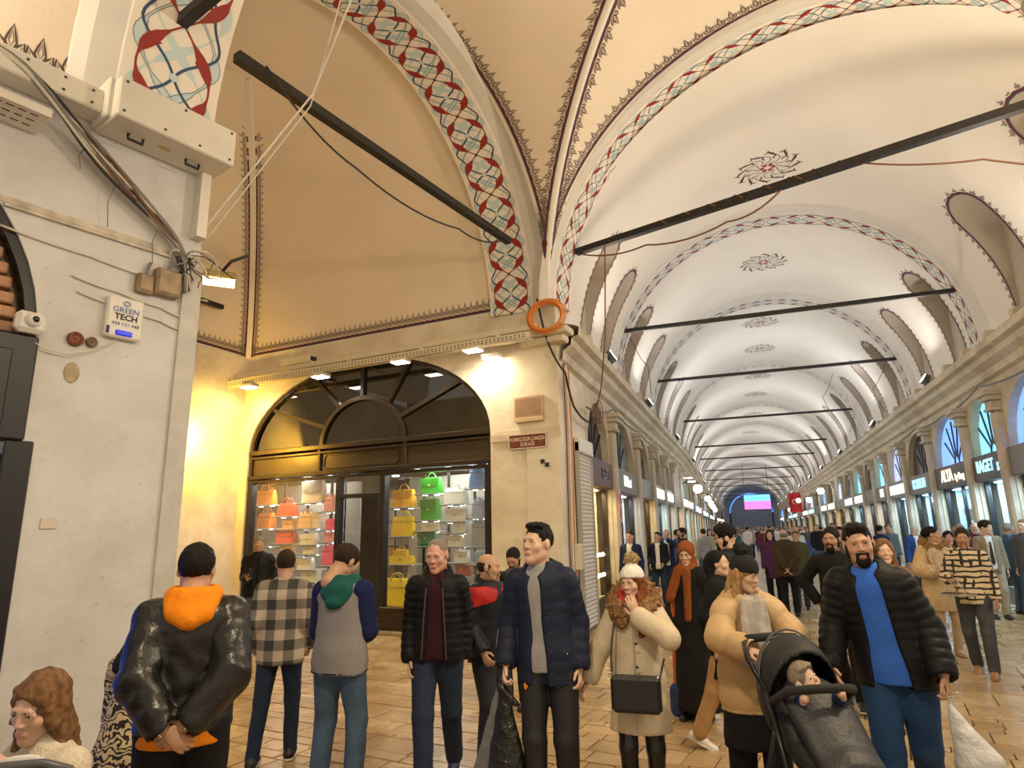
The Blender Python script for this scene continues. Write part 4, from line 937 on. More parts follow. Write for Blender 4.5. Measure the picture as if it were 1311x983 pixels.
# ================================================================== people: smooth figures grown from tapered limbs
def V3(*a): return np.array(a if len(a) == 3 else a[0], dtype=np.float64)
def cap(a, b, ra, rb=None, flat=None, k=.025, quilt=None): return ('c', V3(a), V3(b), ra, ra if rb is None else rb, flat, k, quilt)
def ell(c, r, R=None, k=.02): return ('e', V3(c), V3(r), R, k)
def halfspace(c, n): n = V3(n); return ('h', V3(c), n/np.linalg.norm(n))
def _dist(p, X, Y, Z):
    if p[0] == 'c':
        a, b, ra, rb, flat, k, q = p[1:]; ba = b-a; L2 = max(1e-9, ba @ ba)
        dx, dy, dz = X-a[0], Y-a[1], Z-a[2]; t = np.clip((dx*ba[0]+dy*ba[1]+dz*ba[2])/L2, 0, 1)
        dx, dy, dz = dx-t*ba[0], dy-t*ba[1], dz-t*ba[2]
        if flat is not None:
            d, f = flat; s = (dx*d[0]+dy*d[1]+dz*d[2])*(1/f-1); dx, dy, dz = dx+d[0]*s, dy+d[1]*s, dz+d[2]*s
        r = ra+(rb-ra)*t
        if q is not None: r = r+q[0]*(np.abs(np.sin(PI*(t*math.sqrt(L2)+q[2])/q[1]))**.6-.6)
        return np.sqrt(dx*dx+dy*dy+dz*dz)-r
    if p[0] == 'e':
        c, r, R, k = p[1:]; dx, dy, dz = X-c[0], Y-c[1], Z-c[2]
        if R is not None: dx, dy, dz = R[0, 0]*dx+R[1, 0]*dy+R[2, 0]*dz, R[0, 1]*dx+R[1, 1]*dy+R[2, 1]*dz, R[0, 2]*dx+R[1, 2]*dy+R[2, 2]*dz
        return (np.sqrt((dx/r[0])**2+(dy/r[1])**2+(dz/r[2])**2)-1)*r.min()
    c, n = p[1:]; return (X-c[0])*n[0]+(Y-c[1])*n[1]+(Z-c[2])*n[2]
def _bound(p, pad):
    if p[0] == 'c':
        r = max(p[3], p[4])*(max(1, p[5][1]) if p[5] is not None else 1)+pad; return np.minimum(p[1], p[2])-r, np.maximum(p[1], p[2])+r
    r = p[2].max()+pad; return p[1]-r, p[1]+r
CORN = np.array([(0,0,0),(1,0,0),(0,1,0),(1,1,0),(0,0,1),(1,0,1),(0,1,1),(1,1,1)])
EDG = [(0,1),(2,3),(4,5),(6,7),(0,2),(1,3),(4,6),(5,7),(0,4),(1,5),(2,6),(3,7)]
def grow(prims, h, cuts=(), noise=0.0, nscale=30.0, rough=None):
    """smooth union of the shapes minus the cuts, returned as vertices and quads"""
    bs = [_bound(p, .012) for p in prims]; lo = np.min([b[0] for b in bs], 0)-2*h; hi = np.max([b[1] for b in bs], 0)+2*h
    n = np.ceil((hi-lo)/h).astype(int)+1; F_ = np.full(n, 1e3, dtype=np.float32); ax = [lo[i]+h*np.arange(n[i]) for i in range(3)]
    for p in prims:
        k = p[6] if p[0] == 'c' else p[4]; b0, b1 = _bound(p, k*1.2+2*h)
        i0 = np.maximum(0, np.floor((b0-lo)/h).astype(int)); i1 = np.minimum(n, np.ceil((b1-lo)/h).astype(int)+1); sl = tuple(slice(i0[i], i1[i]) for i in range(3))
        X, Y, Z = ax[0][sl[0]][:, None, None], ax[1][sl[1]][None, :, None], ax[2][sl[2]][None, None, :]
        d = _dist(p, X, Y, Z).astype(np.float32); a = F_[sl]; hh = np.clip(.5+.5*(d-a)/k, 0, 1); F_[sl] = d*(1-hh)+a*hh-k*hh*(1-hh)
    for p in cuts:
        if p[0] == 'h': F_ = np.maximum(F_, _dist(p, ax[0][:, None, None], ax[1][None, :, None], ax[2][None, None, :]).astype(np.float32))
        else:
            b0, b1 = _bound(p, 2*h); i0 = np.clip(np.floor((b0-lo)/h).astype(int), 0, n); i1 = np.clip(np.ceil((b1-lo)/h).astype(int)+1, 0, n)
            if (i1 <= i0).any(): continue
            sl = tuple(slice(i0[i], i1[i]) for i in range(3)); d = _dist(p, ax[0][sl[0]][:, None, None], ax[1][sl[1]][None, :, None], ax[2][sl[2]][None, None, :]); F_[sl] = np.maximum(F_[sl], -d.astype(np.float32))
    if noise:
        X, Y, Z = ax[0][:, None, None], ax[1][None, :, None], ax[2][None, None, :]; q = nscale
        F_ = F_+noise*(np.sin(q*X+1.7*np.sin(q*.7*Z))*np.sin(q*1.1*Y+.5)*np.sin(q*.8*Z+1.3*np.sin(q*.6*X)))
    S = F_ < 0; c = sum(S[a:S.shape[0]-1+a, b:S.shape[1]-1+b, d:S.shape[2]-1+d].astype(np.int8) for a, b, d in CORN)
    I = np.argwhere((c > 0) & (c < 8)); 
    if len(I) == 0: return np.zeros((0, 3)), np.zeros((0, 4), int)
    G = np.stack([F_[I[:, 0]+a, I[:, 1]+b, I[:, 2]+d] for a, b, d in CORN], 1); acc = np.zeros((len(I), 3)); cnt = np.zeros(len(I))
    for a, b in EDG:
        m_ = (G[:, a] < 0) != (G[:, b] < 0); t = G[m_, a]/(G[m_, a]-G[m_, b]); acc[m_] += CORN[a]+t[:, None]*(CORN[b]-CORN[a]); cnt[m_] += 1
    V = lo+(I+acc/cnt[:, None])*h; ID = np.full(c.shape, -1, dtype=np.int64); ID[I[:, 0], I[:, 1], I[:, 2]] = np.arange(len(I)); Fc = []
    for axn in range(3):
        u, v = (axn+1) % 3, (axn+2) % 3; s0 = [slice(None)]*3; s1 = [slice(None)]*3; s0[axn] = slice(0, -1); s1[axn] = slice(1, None)
        D = S[tuple(s0)] != S[tuple(s1)]; J = np.argwhere(D); J = J[(J[:, u] > 0) & (J[:, v] > 0) & (J[:, u] < c.shape[u]) & (J[:, v] < c.shape[v])]
        if len(J) == 0: continue
        ins = S[J[:, 0], J[:, 1], J[:, 2]]
        def at(du, dv):
            K = J.copy(); K[:, u] += du; K[:, v] += dv; return ID[K[:, 0], K[:, 1], K[:, 2]]
        Q = np.stack([at(-1, -1), at(0, -1), at(0, 0), at(-1, 0)], 1); Q[~ins] = Q[~ins][:, ::-1]; Fc.append(Q[(Q >= 0).all(1)])
    return V, np.concatenate(Fc)
def npmesh(name, parts, mat_, parent):
    """one smooth mesh object out of (V,F) parts"""
    Vs = []; Fs = []; o = 0
    for V, Fc in parts:
        Vs.append(V); Fs.append(Fc+o); o += len(V)
    V = np.concatenate(Vs); Fc = np.concatenate(Fs); me = bpy.data.meshes.new(name)
    me.vertices.add(len(V)); me.vertices.foreach_set('co', V.astype(np.float32).ravel()); me.loops.add(len(Fc)*4); me.loops.foreach_set('vertex_index', Fc.astype(np.int32).ravel())
    me.polygons.add(len(Fc)); me.polygons.foreach_set('loop_start', np.arange(0, len(Fc)*4, 4, dtype=np.int32)); me.polygons.foreach_set('loop_total', np.full(len(Fc), 4, dtype=np.int32)); me.polygons.foreach_set('use_smooth', np.ones(len(Fc), dtype=bool))
    me.update(calc_edges=True); me.validate(); me.materials.append(mat_); ob = bpy.data.objects.new(name, me); return link(ob, parent)
def rotm(yaw=0, pitch=0, roll=0):
    """yaw turns left (+), pitch bends down (+), roll tilts to the figure's right (+); degrees"""
    y, p, r = (math.radians(v) for v in (yaw, pitch, roll)); Rz = np.array([[math.cos(y), -math.sin(y), 0], [math.sin(y), math.cos(y), 0], [0, 0, 1]]); Rx = np.array([[1, 0, 0], [0, math.cos(p), math.sin(p)], [0, -math.sin(p), math.cos(p)]]); Ry = np.array([[math.cos(r), 0, math.sin(r)], [0, 1, 0], [-math.sin(r), 0, math.cos(r)]])
    return Rz @ Rx @ Ry
def ik(a, tgt, l1, l2, pole):
    a, tgt, pole = V3(a), V3(tgt), V3(pole); d = tgt-a; L = np.linalg.norm(d); L = max(L, .05); u = d/L; Lc = min(L, (l1+l2)*.998)
    x = (l1*l1-l2*l2+Lc*Lc)/(2*Lc); hgt = math.sqrt(max(0, l1*l1-x*x)); q = pole-u*(pole @ u); q = q/max(1e-6, np.linalg.norm(q)); return a+u*x+q*hgt, a+u*Lc
def tr(prims, R, o, s=1.0):
    out = []
    for p in prims:
        if p[0] == 'c': out.append(('c', o+R @ p[1]*s, o+R @ p[2]*s, p[3]*s, p[4]*s, None if p[5] is None else (R @ V3(p[5][0]), p[5][1]), p[6]*s, p[7]))
        elif p[0] == 'e': out.append(('e', o+R @ p[1]*s, p[2]*s, R if p[3] is None else R @ p[3], p[4]*s))
        else: out.append(('h', o+R @ p[1]*s, R @ p[2]))
    return out
SKINS = {}
def skin(n, col): SKINS[n] = mat('skin_'+n, col, .48, .07, 40, .05, 120); SKINS[n+'_lip'] = mat('lip_'+n, (col[0]*.86, col[1]*.60, col[2]*.62), .4); SKINS[n+'_stub'] = mat('stubble_'+n, (col[0]*.42, col[1]*.42, col[2]*.46), .7, .3, 160)
skin('fair', (.62, .40, .29)); skin('mid', (.50, .29, .19)); skin('tan', (.40, .22, .135)); skin('pink', (.60, .33, .25))
def fabric(name, col, rough=.8, var=.12, scale=18, bump=.25, bs=60, sheen=0, spec=.2, stretch=None): return mat('cloth_'+name, col, rough, var, scale, bump, bs, sheen=sheen, spec=spec, stretch=stretch)
HAIRM = {'black': mat('hair_black', (.012, .010, .009), .6, .3, 60, .5, 160, stretch=(1, 1, .25), spec=.15), 'dark': mat('hair_dark_brown', (.035, .020, .012), .6, .3, 60, .5, 160, stretch=(1, 1, .25), spec=.15), 'red': mat('hair_auburn', (.20, .065, .025), .6, .35, 50, .5, 160, stretch=(1, 1, .15), spec=.2), 'blond': mat('hair_blond', (.42, .26, .11), .6, .35, 50, .5, 160, stretch=(1, 1, .15), spec=.2), 'brown': mat('hair_brown', (.19, .10, .045), .6, .4, 50, .5, 160, stretch=(1, 1, .15), spec=.2), 'grey': mat('hair_grey', (.22, .18, .15), .6, .3, 60, .4, 160), 'white': mat('hair_white', (.55, .53, .5), .6, .2, 60, .4, 160)}
EYEW = mat('eye_white', (.72, .69, .65), .2); EYEI = mat('eye_iris', (.03, .018, .012), .15)

def head_prims(fem=False, jaw=1.0):
    j = jaw*(.86 if fem else 1.0); ns = .74 if fem else 1.0
    return [ell((0, -.015, .03), (.076, .096, .088)), ell((0, .028, -.028), (.062*j, .066, .086)), cap((0, .040, -.085), (0, .074, -.100), .034*j, .020), cap((.046*j, .0, -.062), (.012, .066, -.100), .022, .018), cap((-.046*j, .0, -.062), (-.012, .066, -.100), .022, .018),
            ell((.040, .056, -.022), (.024, .024, .022)), ell((-.040, .056, -.022), (.024, .024, .022)), cap((0, .088, .020), (0, .105, -.020), .0078*ns, .0112*ns, None, .010), ell((.011, .096, -.024), (.009, .009, .007), None, .008), ell((-.011, .096, -.024), (.009, .009, .007), None, .008),
            cap((-.036, .082, .030), (.036, .082, .030), .011 if not fem else .006, None, None, .014), ell((.032, .076, .010), (.019, .012, .016), None, .008), ell((-.032, .076, .010), (.019, .012, .016), None, .008), cap((-.018, .091, -.057), (.018, .091, -.057), .0065, None, None, .006), cap((-.015, .090, -.068), (.015, .090, -.068), .0075, None, None, .006),
            ell((.079, -.012, -.002), (.010, .020, .031), None, .008), ell((-.079, -.012, -.002), (.010, .020, .031), None, .008), cap((0, -.022, -.05), (0, -.040, -.19), .055 if not fem else .047, .062 if not fem else .052, None, .03)]
HEAD_CUTS = [ell((.032, .094, .008), (.0155, .016, .0078)), ell((-.032, .094, .008), (.0155, .016, .0078)), cap((-.016, .101, -.0625), (.016, .101, -.0625), .0030)]
HAIRPL = halfspace((0, -.05, -.068), (0, .50, -.87)); FACEC = ell((0, .098, -.004), (.071, .072, .080)); NAPE = halfspace((0, -.06, -.078), (0, -.1, -1))
def hair_prims(style):
    """shapes, cuts and noise for a hair style, in the head frame"""
    cap_ = ell((0, -.025, .041), (.0815, .102, .0895))
    if style == 'short': return [cap_], [HAIRPL, FACEC, NAPE], .0035
    if style == 'fade': return [ell((0, -.022, .048), (.0785, .102, .086)), ell((0, -.022, .022), (.0785, .098, .080))], [HAIRPL, FACEC, NAPE], .003
    if style == 'quiff': return [ell((0, -.024, .040), (.080, .101, .0895)), ell((0, .040, .108), (.050, .042, .022)), ell((0, -.005, .116), (.056, .065, .020))], [HAIRPL, FACEC, NAPE], .004
    if style == 'curly': return [ell((0, -.010, .055), (.092, .108, .095)), ell((0, .045, .100), (.065, .055, .04))], [HAIRPL, FACEC, NAPE], .010
    if style == 'stubble': return [ell((0, -.020, .034), (.0778, .0975, .0880))], [HAIRPL, FACEC, NAPE], .001
    if style == 'bald': return [ell((0, -.019, .018), (.079, .097, .080))], [HAIRPL, FACEC, NAPE, halfspace((0, -.02, .055), (0, .5, .86))], .001
    if style == 'long': return [ell((0, -.018, .037), (.086, .106, .095)), cap((.066, -.02, .0), (.080, .01, -.20), .034, .040), cap((-.066, -.02, .0), (-.080, .01, -.20), .034, .040), cap((0, -.07, -.02), (0, -.10, -.26), .07, .06, ((0, 1, 0), .6))], [ell((0, .090, -.030), (.060, .080, .105))], .006
    if style == 'bun': return [cap_, ell((0, -.115, .03), (.045, .04, .045))], [HAIRPL, FACEC, NAPE], .003
    return [cap_], [HAIRPL, FACEC, NAPE], .003
def hand_prims(side, curl=.5, spread=.0, thumb=.5):
    """x along the fingers, y towards the thumb side, z away from the palm; side +1 right hand seen palm down"""
    P = [cap((.012, 0, 0), (.078, .0, 0), .030, .036, ((0, 0, 1), .42), .012)]
    for i, (o, L) in enumerate(((.030, .070), (.010, .080), (-.011, .074), (-.030, .058))):
        p = V3(.086, o, 0); a = curl*.5; d_y = spread*(o*6)
        for j, f in enumerate((.45, .32, .25)):
            q = p+V3(math.cos(a), d_y, -math.sin(a))*L*f; P.append(cap(p, q, .0092-.0008*j, .0085-.0008*j, None, .005)); p = q; a += curl*.85
    p = V3(.022, .026, -.004); a1 = V3(.60, .62, -.35*thumb-.1); q = p+a1/np.linalg.norm(a1)*.042; P.append(cap(p, q, .0135, .0105, None, .010)); a2 = V3(.86, .18, -.45*thumb); P.append(cap(q, q+a2/np.linalg.norm(a2)*.034, .0102, .0085, None, .006))
    return P
class Fig:
    def __init__(s, px=None, d=None, H=1.72, ang=180, lean=(0, 0), g=1.0, arms=None, legs=None, head=(0, 0, 0), sitz=None, pole=None, lpole=None, loc=None, rotz=None, drop=0.0, fem=False, shw=1.0):
        s.s = H/1.75; s.g = g; s.fem = fem
        p = spot_on_floor(px, d) if loc is None else Vector(loc); s.loc = p; b = math.atan2(p.y, p.x)-PI/2
        s.rz = b+math.radians(ang) if rotz is None else rotz
        k = s.s; L = V3(lean[0], lean[1], 0); dz = -drop
        P = {'pel': V3(0, 0, .96+dz), 'waist': V3(0, 0, 1.10+dz)+L*.25, 'chest': V3(0, .0, 1.32+dz)+L*.7, 'neck': V3(0, -.015, 1.475+dz)+L, 'head': V3(0, .015, 1.632+dz)+L*1.15}
        w_ = (.140 if fem else .160)*shw
        for n, sg in (('R', 1), ('L', -1)):
            P['sh'+n] = V3(sg*w_, -.012, 1.412+dz)+L*.92; P['hip'+n] = V3(sg*.092, 0, .925+dz)
            wt = (arms or {}).get(n, (sg*.065, .03, -.53)); tgt = V3(wt) if (arms or {}).get('abs') else P['sh'+n]+V3(wt)
            P['el'+n], P['wr'+n] = ik(P['sh'+n], tgt, .285, .255, (pole or {}).get(n, (sg*.35, -1, -.2)))
            an = (legs or {}).get(n, (sg*.10, 0, .085)); P['kn'+n], P['an'+n] = ik(P['hip'+n], V3(an), .435, .415, (lpole or {}).get(n, (sg*.12, 1, 0)))
        s.P = {n: v*k for n, v in P.items()}; s.headR = rotm(*head)
        s.root = None
    def thing(s, label, group=None, cat='person'):
        s.root = thing('person', label, cat, s.loc, s.rz, group); return s.root
    # ---- shape lists
    def torso(s, add=0.0, hem=.90, gx=1.0, q=None, flare=0.0, flat=.70):
        P, k, g = s.P, s.s, s.g*gx; fy = ((0, 1, 0), flat); qq = (lambda o: None) if q is None else (lambda o: (q[0], q[1], o)); hw = .134 if s.fem else .152
        z = lambda v: V3(v)
        L = [cap(P['chest']+V3(0, 0, .03*k), P['waist'], (hw*g)*k+add, .144*g*k+add, fy, .03, qq(0)), cap(P['waist'], P['pel']-V3(0, 0, .02), .144*g*k+add, (.160*g+flare*.3)*k+add, fy, .03, qq(.21*k)),
             cap(P['shL']*.86+P['neck']*.14-V3(0, 0, .02), P['shR']*.86+P['neck']*.14-V3(0, 0, .02), .052*k+add, None, None, .045), cap(P['neck']-V3(0, 0, .10*k), P['neck']+V3(0, 0, .005), .095*k+add, .060*k+add*.5, None, .04)]
        if hem*k < P['pel'][2]-.04: L.append(cap(P['pel'], V3(P['pel'][0], P['pel'][1], hem*k-.06), .160*g*k+add, (.168*g+flare)*k+add, ((0, 1, 0), flat+.06), .03, qq(.35*k)))
        return L
    def sleeve(s, n, add=0.0, q=None, r=(.058, .047, .039), upto=.93):
        P, k, g = s.P, s.s, .5+.5*s.g; qq = (lambda o: None) if q is None else (lambda o: (q[0], q[1], o)); e = P['el'+n]+(P['wr'+n]-P['el'+n])*upto
        return [cap(P['sh'+n], P['el'+n], r[0]*g*k+add, r[1]*g*k+add, None, .02, qq(0)), cap(P['el'+n], e, r[1]*g*k+add, r[2]*g*k+add, None, .02, qq(.03))]
    def legs(s, add=0.0, r=(.093, .062, .050), wide=1.0):
        P, k, g = s.P, s.s, s.g; L = [ell(P['pel']-V3(0, 0, .02*k), ((.158*g)*k+add, (.112*g)*k+add, .12*k), None, .03)]
        for n in 'RL': L += [cap(P['hip'+n], P['kn'+n], r[0]*g*k+add, r[1]*k*wide+add, None, .025), cap(P['kn'+n], P['an'+n], r[1]*k*wide+add, r[2]*k*wide+add, None, .02)]
        return L
    def cuffs(s, r=.075):
        out = []
        for n in 'RL':
            d = s.P['wr'+n]-s.P['el'+n]; d = d/np.linalg.norm(d); w_ = s.P['wr'+n]
            if np.linalg.norm(w_[:2]) > .20 and w_[2] < s.P['chest'][2]: out.append(cap(w_+d*(r-.005), w_+d*(r+.12), r))
        return out
    def collar(s, r=.02, R=(.082, .078), zo=.01, gap=50, tilt=.25, h_=.0):
        c = s.P['neck']+V3(0, .005, zo); pts = []; n = 14
        for i in range(n+1):
            a = math.radians(90+gap/2+(360-gap)*i/n); pts.append(c+V3(R[0]*math.cos(a)*s.s, R[1]*math.sin(a)*s.s, -tilt*R[1]*math.sin(a)+h_*(1-math.sin(a))*.5))
        return [cap(pts[i], pts[i+1], r, None, ((0, 0, 1), 1.7), .008) for i in range(n)]
    # ---- built pieces
    def piece(s, name, prims, mat_, h=.013, cuts=(), noise=0.0, nscale=30, label=None):
        V, Fc = grow(prims, h, cuts, noise, nscale); o = npmesh(name, [(V, Fc)], mat_, s.root)
        if label: o['label'] = label
        return o
    def body(s, sk='mid', hands=None, hq=.0048, jaw=1.0, face=True, grip=None, feet=False):
        P, k = s.P, s.s; parts = [grow(s.torso(-.020, 1.0), .022, [halfspace(P['pel']-V3(0, 0, .02), (0, 0, -1))]), grow(sum((s.sleeve(n, -.012, None, (.060, .048, .040), 1.0) for n in 'RL'), []), .016), grow(s.legs(-.020), .024)]
        o = P['head']; hs = k*1.02 if not s.fem else k*.99; parts.append(grow(tr(head_prims(s.fem, jaw), s.headR, o, hs), hq if face else .010, tr(HEAD_CUTS, s.headR, o, hs) if face else ()))
        hd = hands or {}
        for n, sg in (('R', 1), ('L', -1)):
            cfg = hd.get(n, {}); f = P['wr'+n]-P['el'+n]; x = f/np.linalg.norm(f)
            if 'dir' in cfg: x = V3(cfg['dir']); x = x/np.linalg.norm(x)
            z = V3(cfg.get('back', (sg*1.0, 0, .1))); z = z-x*(z @ x); z = z/np.linalg.norm(z); y = np.cross(z, x)
            th = V3(cfg.get('thumb', (0, 1, 0))); y = y if y @ th >= 0 else -y
            R = np.stack([x, y, z], 1); parts.append(grow([cap((-.06, 0, 0), (.02, 0, 0), .024, .026, ((0, 0, 1), .75), .012)]+hand_prims(sg, cfg.get('curl', .35), cfg.get('spread', .05), cfg.get('tc', .5)), .0048 if face else .008))
            V, Fc = parts[-1]; V = (V @ R.T)*k*.98+P['wr'+n]
            if np.linalg.det(R) < 0: Fc = Fc[:, ::-1]
            parts[-1] = (V, Fc)
        ob = npmesh('body', parts, SKINS[sk], s.root)
        if face:
            H_ = s.headR; T = lambda p: o+H_ @ V3(p)*hs
            for sg in (1, -1):
                mb = MB(); mb.ball((0, 0, 0), .0125*hs, 12); e = meshobj('eye', [T((sg*.032, .0742, .008))+V3(v) for v in mb.v], mb.f, EYEW, ob, True)
                mb = MB(); mb.ball((0, 0, 0), .0060*hs, 10); meshobj('iris', [T((sg*.032, .0826, .0085))+V3(v) for v in mb.v], mb.f, EYEI, e, True)
            V, Fc = grow(tr([cap((-.015, .0915, -.0570), (.015, .0915, -.0570), .0042), cap((-.012, .0905, -.0668), (.012, .0905, -.0668), .0047)], H_, o, hs), .003); npmesh('lips', [(V, Fc)], SKINS[sk+'_lip'], ob)
        return ob
    def brows(s, hm='black', r=.0048):
        hs = s.s*(1.015 if not s.fem else .985); V, Fc = grow(tr([cap((sg*.018, .0915, .026), (sg*.045, .078, .029), r, r*.7) for sg in (1, -1)], s.headR, s.P['head'], hs), .003)
        V2, F2 = grow(tr([cap((sg*.019, .0880, .0148), (sg*.045, .0815, .0140), .0024) for sg in (1, -1)], s.headR, s.P['head'], hs), .0024); npmesh('eyelashes', [(V2, F2)], HAIRM['black'], s.root); return npmesh('eyebrows', [(V, Fc)], HAIRM[hm], s.root)
    def hair(s, style='short', hm='black', h=.0065, extra=(), cuts=()):
        pr, ct, nz = hair_prims(style); hs = s.s*(1.02 if not s.fem else .99); return s.piece('hair', tr(pr+list(extra), s.headR, s.P['head'], hs), HAIRM[hm], h, tr(ct+list(cuts), s.headR, s.P['head'], hs), nz, 90)
    def beard(s, hm='black', thick=.004, full=True, mt=None):
        t = thick; hs = s.s*1.02*(1 if not s.fem else .97)
        pr = [cap((0, .040, -.085), (0, .072, -.101), .034+t, .020+t), cap((.049, -.002, -.045), (.014, .064, -.098), .019+t, .017+t), cap((-.049, -.002, -.045), (-.014, .064, -.098), .019+t, .017+t), cap((.066, .0, .0), (.055, .012, -.06), .010+t, .014+t), cap((-.066, .0, .0), (-.055, .012, -.06), .010+t, .014+t), cap((-.020, .0895, -.047), (.020, .0895, -.047), .0055+t*.5, None, None, .006), cap((.025, .084, -.050), (.022, .078, -.085), .007+t*.5), cap((-.025, .084, -.050), (-.022, .078, -.085), .007+t*.5)]
        return s.piece('beard', tr(pr, s.headR, s.P['head'], hs), mt or HAIRM[hm], .005, tr([cap((-.012, .100, -.0625), (.012, .100, -.0625), .0085), halfspace((0, .09, -.040), (0, .55, .83))], s.headR, s.P['head'], hs), .001, 120)
    def shoes(s, mat_, sole=None, yaw=(0, 0), h=.009, pitch=(0, 0)):
        for n, yw, pt in (('R', yaw[0], pitch[0]), ('L', yaw[1], pitch[1])):
            a = s.P['an'+n]; k = s.s; R = rotm(yw, pt, 0); o = a-R @ V3(0, 0, .085*k)
            pr = [cap((0, -.045, .042), (0, .05, .045), .040, .042, ((0, 0, 1), 1.0), .03), cap((0, .05, .038), (0, .165, .030), .042, .036, ((0, 0, 1), .85), .02), cap((0, -.02, .05), (0, -.005, .12), .045, .044, None, .03)]
            sh = s.piece('shoe', tr(pr, R, o, k), mat_, h, tr([halfspace((0, 0, .012), (0, 0, -1)), halfspace((0, 0, .125), (0, 0, 1))], R, o, k))
            V, Fc = grow(tr([cap((0, -.045, .018), (0, .05, .018), .043, .043), cap((0, .05, .018), (0, .165, .018), .045, .039)], R, o, k), h, tr([halfspace((0, 0, 0.001), (0, 0, -1)), halfspace((0, 0, .024), (0, 0, 1))], R, o, k)); npmesh('sole', [(V, Fc)], sole or mat_, sh)
    def top(s, name, mat_, add=.012, hem=.90, q=None, gx=1.0, sl=(.058, .047, .039), cuts=(), extra=(), h=.012, flare=0.0, upto=.93, noise=.0025, nscale=22, sleeves=True, label=None):
        cuts = list(cuts)+s.cuffs(); pr = s.torso(add, hem, gx, q, flare)+(sum((s.sleeve(n, add, q, sl, upto) for n in 'RL'), []) if sleeves else [])+list(extra)
        return s.piece(name, pr, mat_, h, [halfspace((0, 0, hem*s.s), (0, 0, -1))]+list(cuts), noise, nscale, label) if sleeves and min(s.P['wrR'][2], s.P['wrL'][2]) > hem*s.s+.02 else s._top2(name, mat_, add, hem, q, gx, sl, cuts, extra, h, flare, upto, noise, nscale, sleeves, label)
    def _top2(s, name, mat_, add, hem, q, gx, sl, cuts, extra, h, flare, upto, noise, nscale, sleeves, label):
        parts = [grow(s.torso(add, hem, gx, q, flare)+list(extra), h, [halfspace((0, 0, hem*s.s), (0, 0, -1))]+list(cuts), noise, nscale)]
        if sleeves:
            for n in 'RL': parts.append(grow(s.sleeve(n, add, q, sl, upto), h, s.cuffs(), noise, nscale))
        o = npmesh(name, parts, mat_, s.root)
        if label: o['label'] = label
        return o
    def open_front(s, w0=.05, w1=.09, hem=.85, x=0.0, y=.175): return cap(s.P['neck']+V3(x, y-.02, .0), V3(x+s.P['pel'][0], y+s.P['pel'][1], hem*s.s), w0, w1)
    def trousers(s, mat_, add=.010, r=(.093, .064, .054), wide=1.0, h=.013, noise=.004, cut=.06): return s.piece('trousers', s.legs(add, r, wide), mat_, h, [halfspace((0, 0, .055*s.s), (0, 0, -1)), halfspace(s.P['pel']+V3(0, 0, .09*s.s), (0, 0, 1))], noise, 18)
# ================================================================== the people near the camera
JEANS = fabric('dark_jeans', (.022, .035, .065)); JEANS2 = fabric('blue_jeans', (.07, .12, .19), var=.3, scale=5); JEANS3 = fabric('strong_blue_jeans', (.02, .06, .16), var=.2, scale=5); BLACKT = fabric('black_trousers', (.010, .010, .012)); GREYJ = fabric('washed_grey_jeans', (.06, .065, .075), var=.35, scale=5)
PUFFB = mat('cloth_black_puffer', (.009, .009, .011), .5, .2, 12, .2, 50, spec=.16); NAVY = mat('cloth_navy_puffer', (.012, .018, .040), .55, .15, 14, .2, 50, spec=.2)
SHOEB = mat('shoe_black', (.015, .014, .013), .45); SHOEW = mat('shoe_white', (.75, .73, .70), .5); SHOEBR = mat('shoe_brown', (.30, .15, .06), .5); SOLEW = mat('sole_white', (.7, .69, .66), .6); GOLDM = mat('gold_clasp', (.75, .55, .2), .25, metal=1); CHROME = mat('chrome', (.6, .6, .6), .25, metal=1)
# ---- man in leather jacket with orange hood, hands clasped behind his back
f = Fig(256, 3.15, 1.70, -8, g=1.16, arms={'abs': 1, 'R': (.045, -.215, .985), 'L': (-.045, -.225, .965)}, pole={'R': (1, -.25, 0), 'L': (-1, -.25, 0)}, head=(-6, 10, 0), legs={'R': (.14, .0, .085), 'L': (-.14, .02, .085)}, shw=1.03)
f.thing('person seen from behind in black leather jacket over an orange hooded top, hands clasped')
LEATH = mat('black_leather', (.010, .0095, .0095), .34, .25, 6, .5, 14, spec=.5)
f.body('mid', {'R': {'dir': (-.75, -.1, -.55), 'back': (.1, -1, .1), 'thumb': (0, 0, 1), 'curl': .55}, 'L': {'dir': (.75, -.1, -.55), 'back': (-.1, -1, .1), 'thumb': (0, 0, 1), 'curl': .65}}, face=False)
f.hair('fade', 'black'); f.trousers(fabric('charcoal_jeans', (.014, .014, .017)), wide=1.1); f.shoes(SHOEB)
ORANGE = fabric('orange_fleece', (.85, .26, .01), .85, .08)
f.piece('hooded_top', f.torso(.006, .86, 1.02), ORANGE, .012, [halfspace((0, 0, .86*f.s), (0, 0, -1)), halfspace((0, 0, 1.08*f.s), (0, 0, 1))], .002)
f.piece('hood', f.collar(.036, (.098, .092), .012, 60, -.1, .02)+[ell(f.P['neck']+V3(0, -.095, -.035), (.105, .05, .065)), cap(f.P['neck']+V3(-.075, -.06, .0), f.P['neck']+V3(0, -.11, -.06), .04), cap(f.P['neck']+V3(.075, -.06, .0), f.P['neck']+V3(0, -.11, -.06), .04)], ORANGE, .009, (), .003, 40)
f.top('leather_jacket', LEATH, .026, .92, None, 1.03, (0.068, 0.057, 0.046), noise=.009, nscale=30, h=.011, cuts=[ell(f.P['neck']+V3(0, -.02, .07), (.085, .11, .085))])
for sg in (1, -1):
    a = f.P['elR' if sg > 0 else 'elL']; b = f.P['wrR' if sg > 0 else 'wrL']; mb = MB(); d0 = V3(0, -.066, -.01); mb.tube([tuple(a*.35+b*.65+d0), tuple(a*.15+b*.85+d0*.95), tuple(b+d0*.85)], .004, 6); mb.build('sleeve_zip', CHROME, f.root)
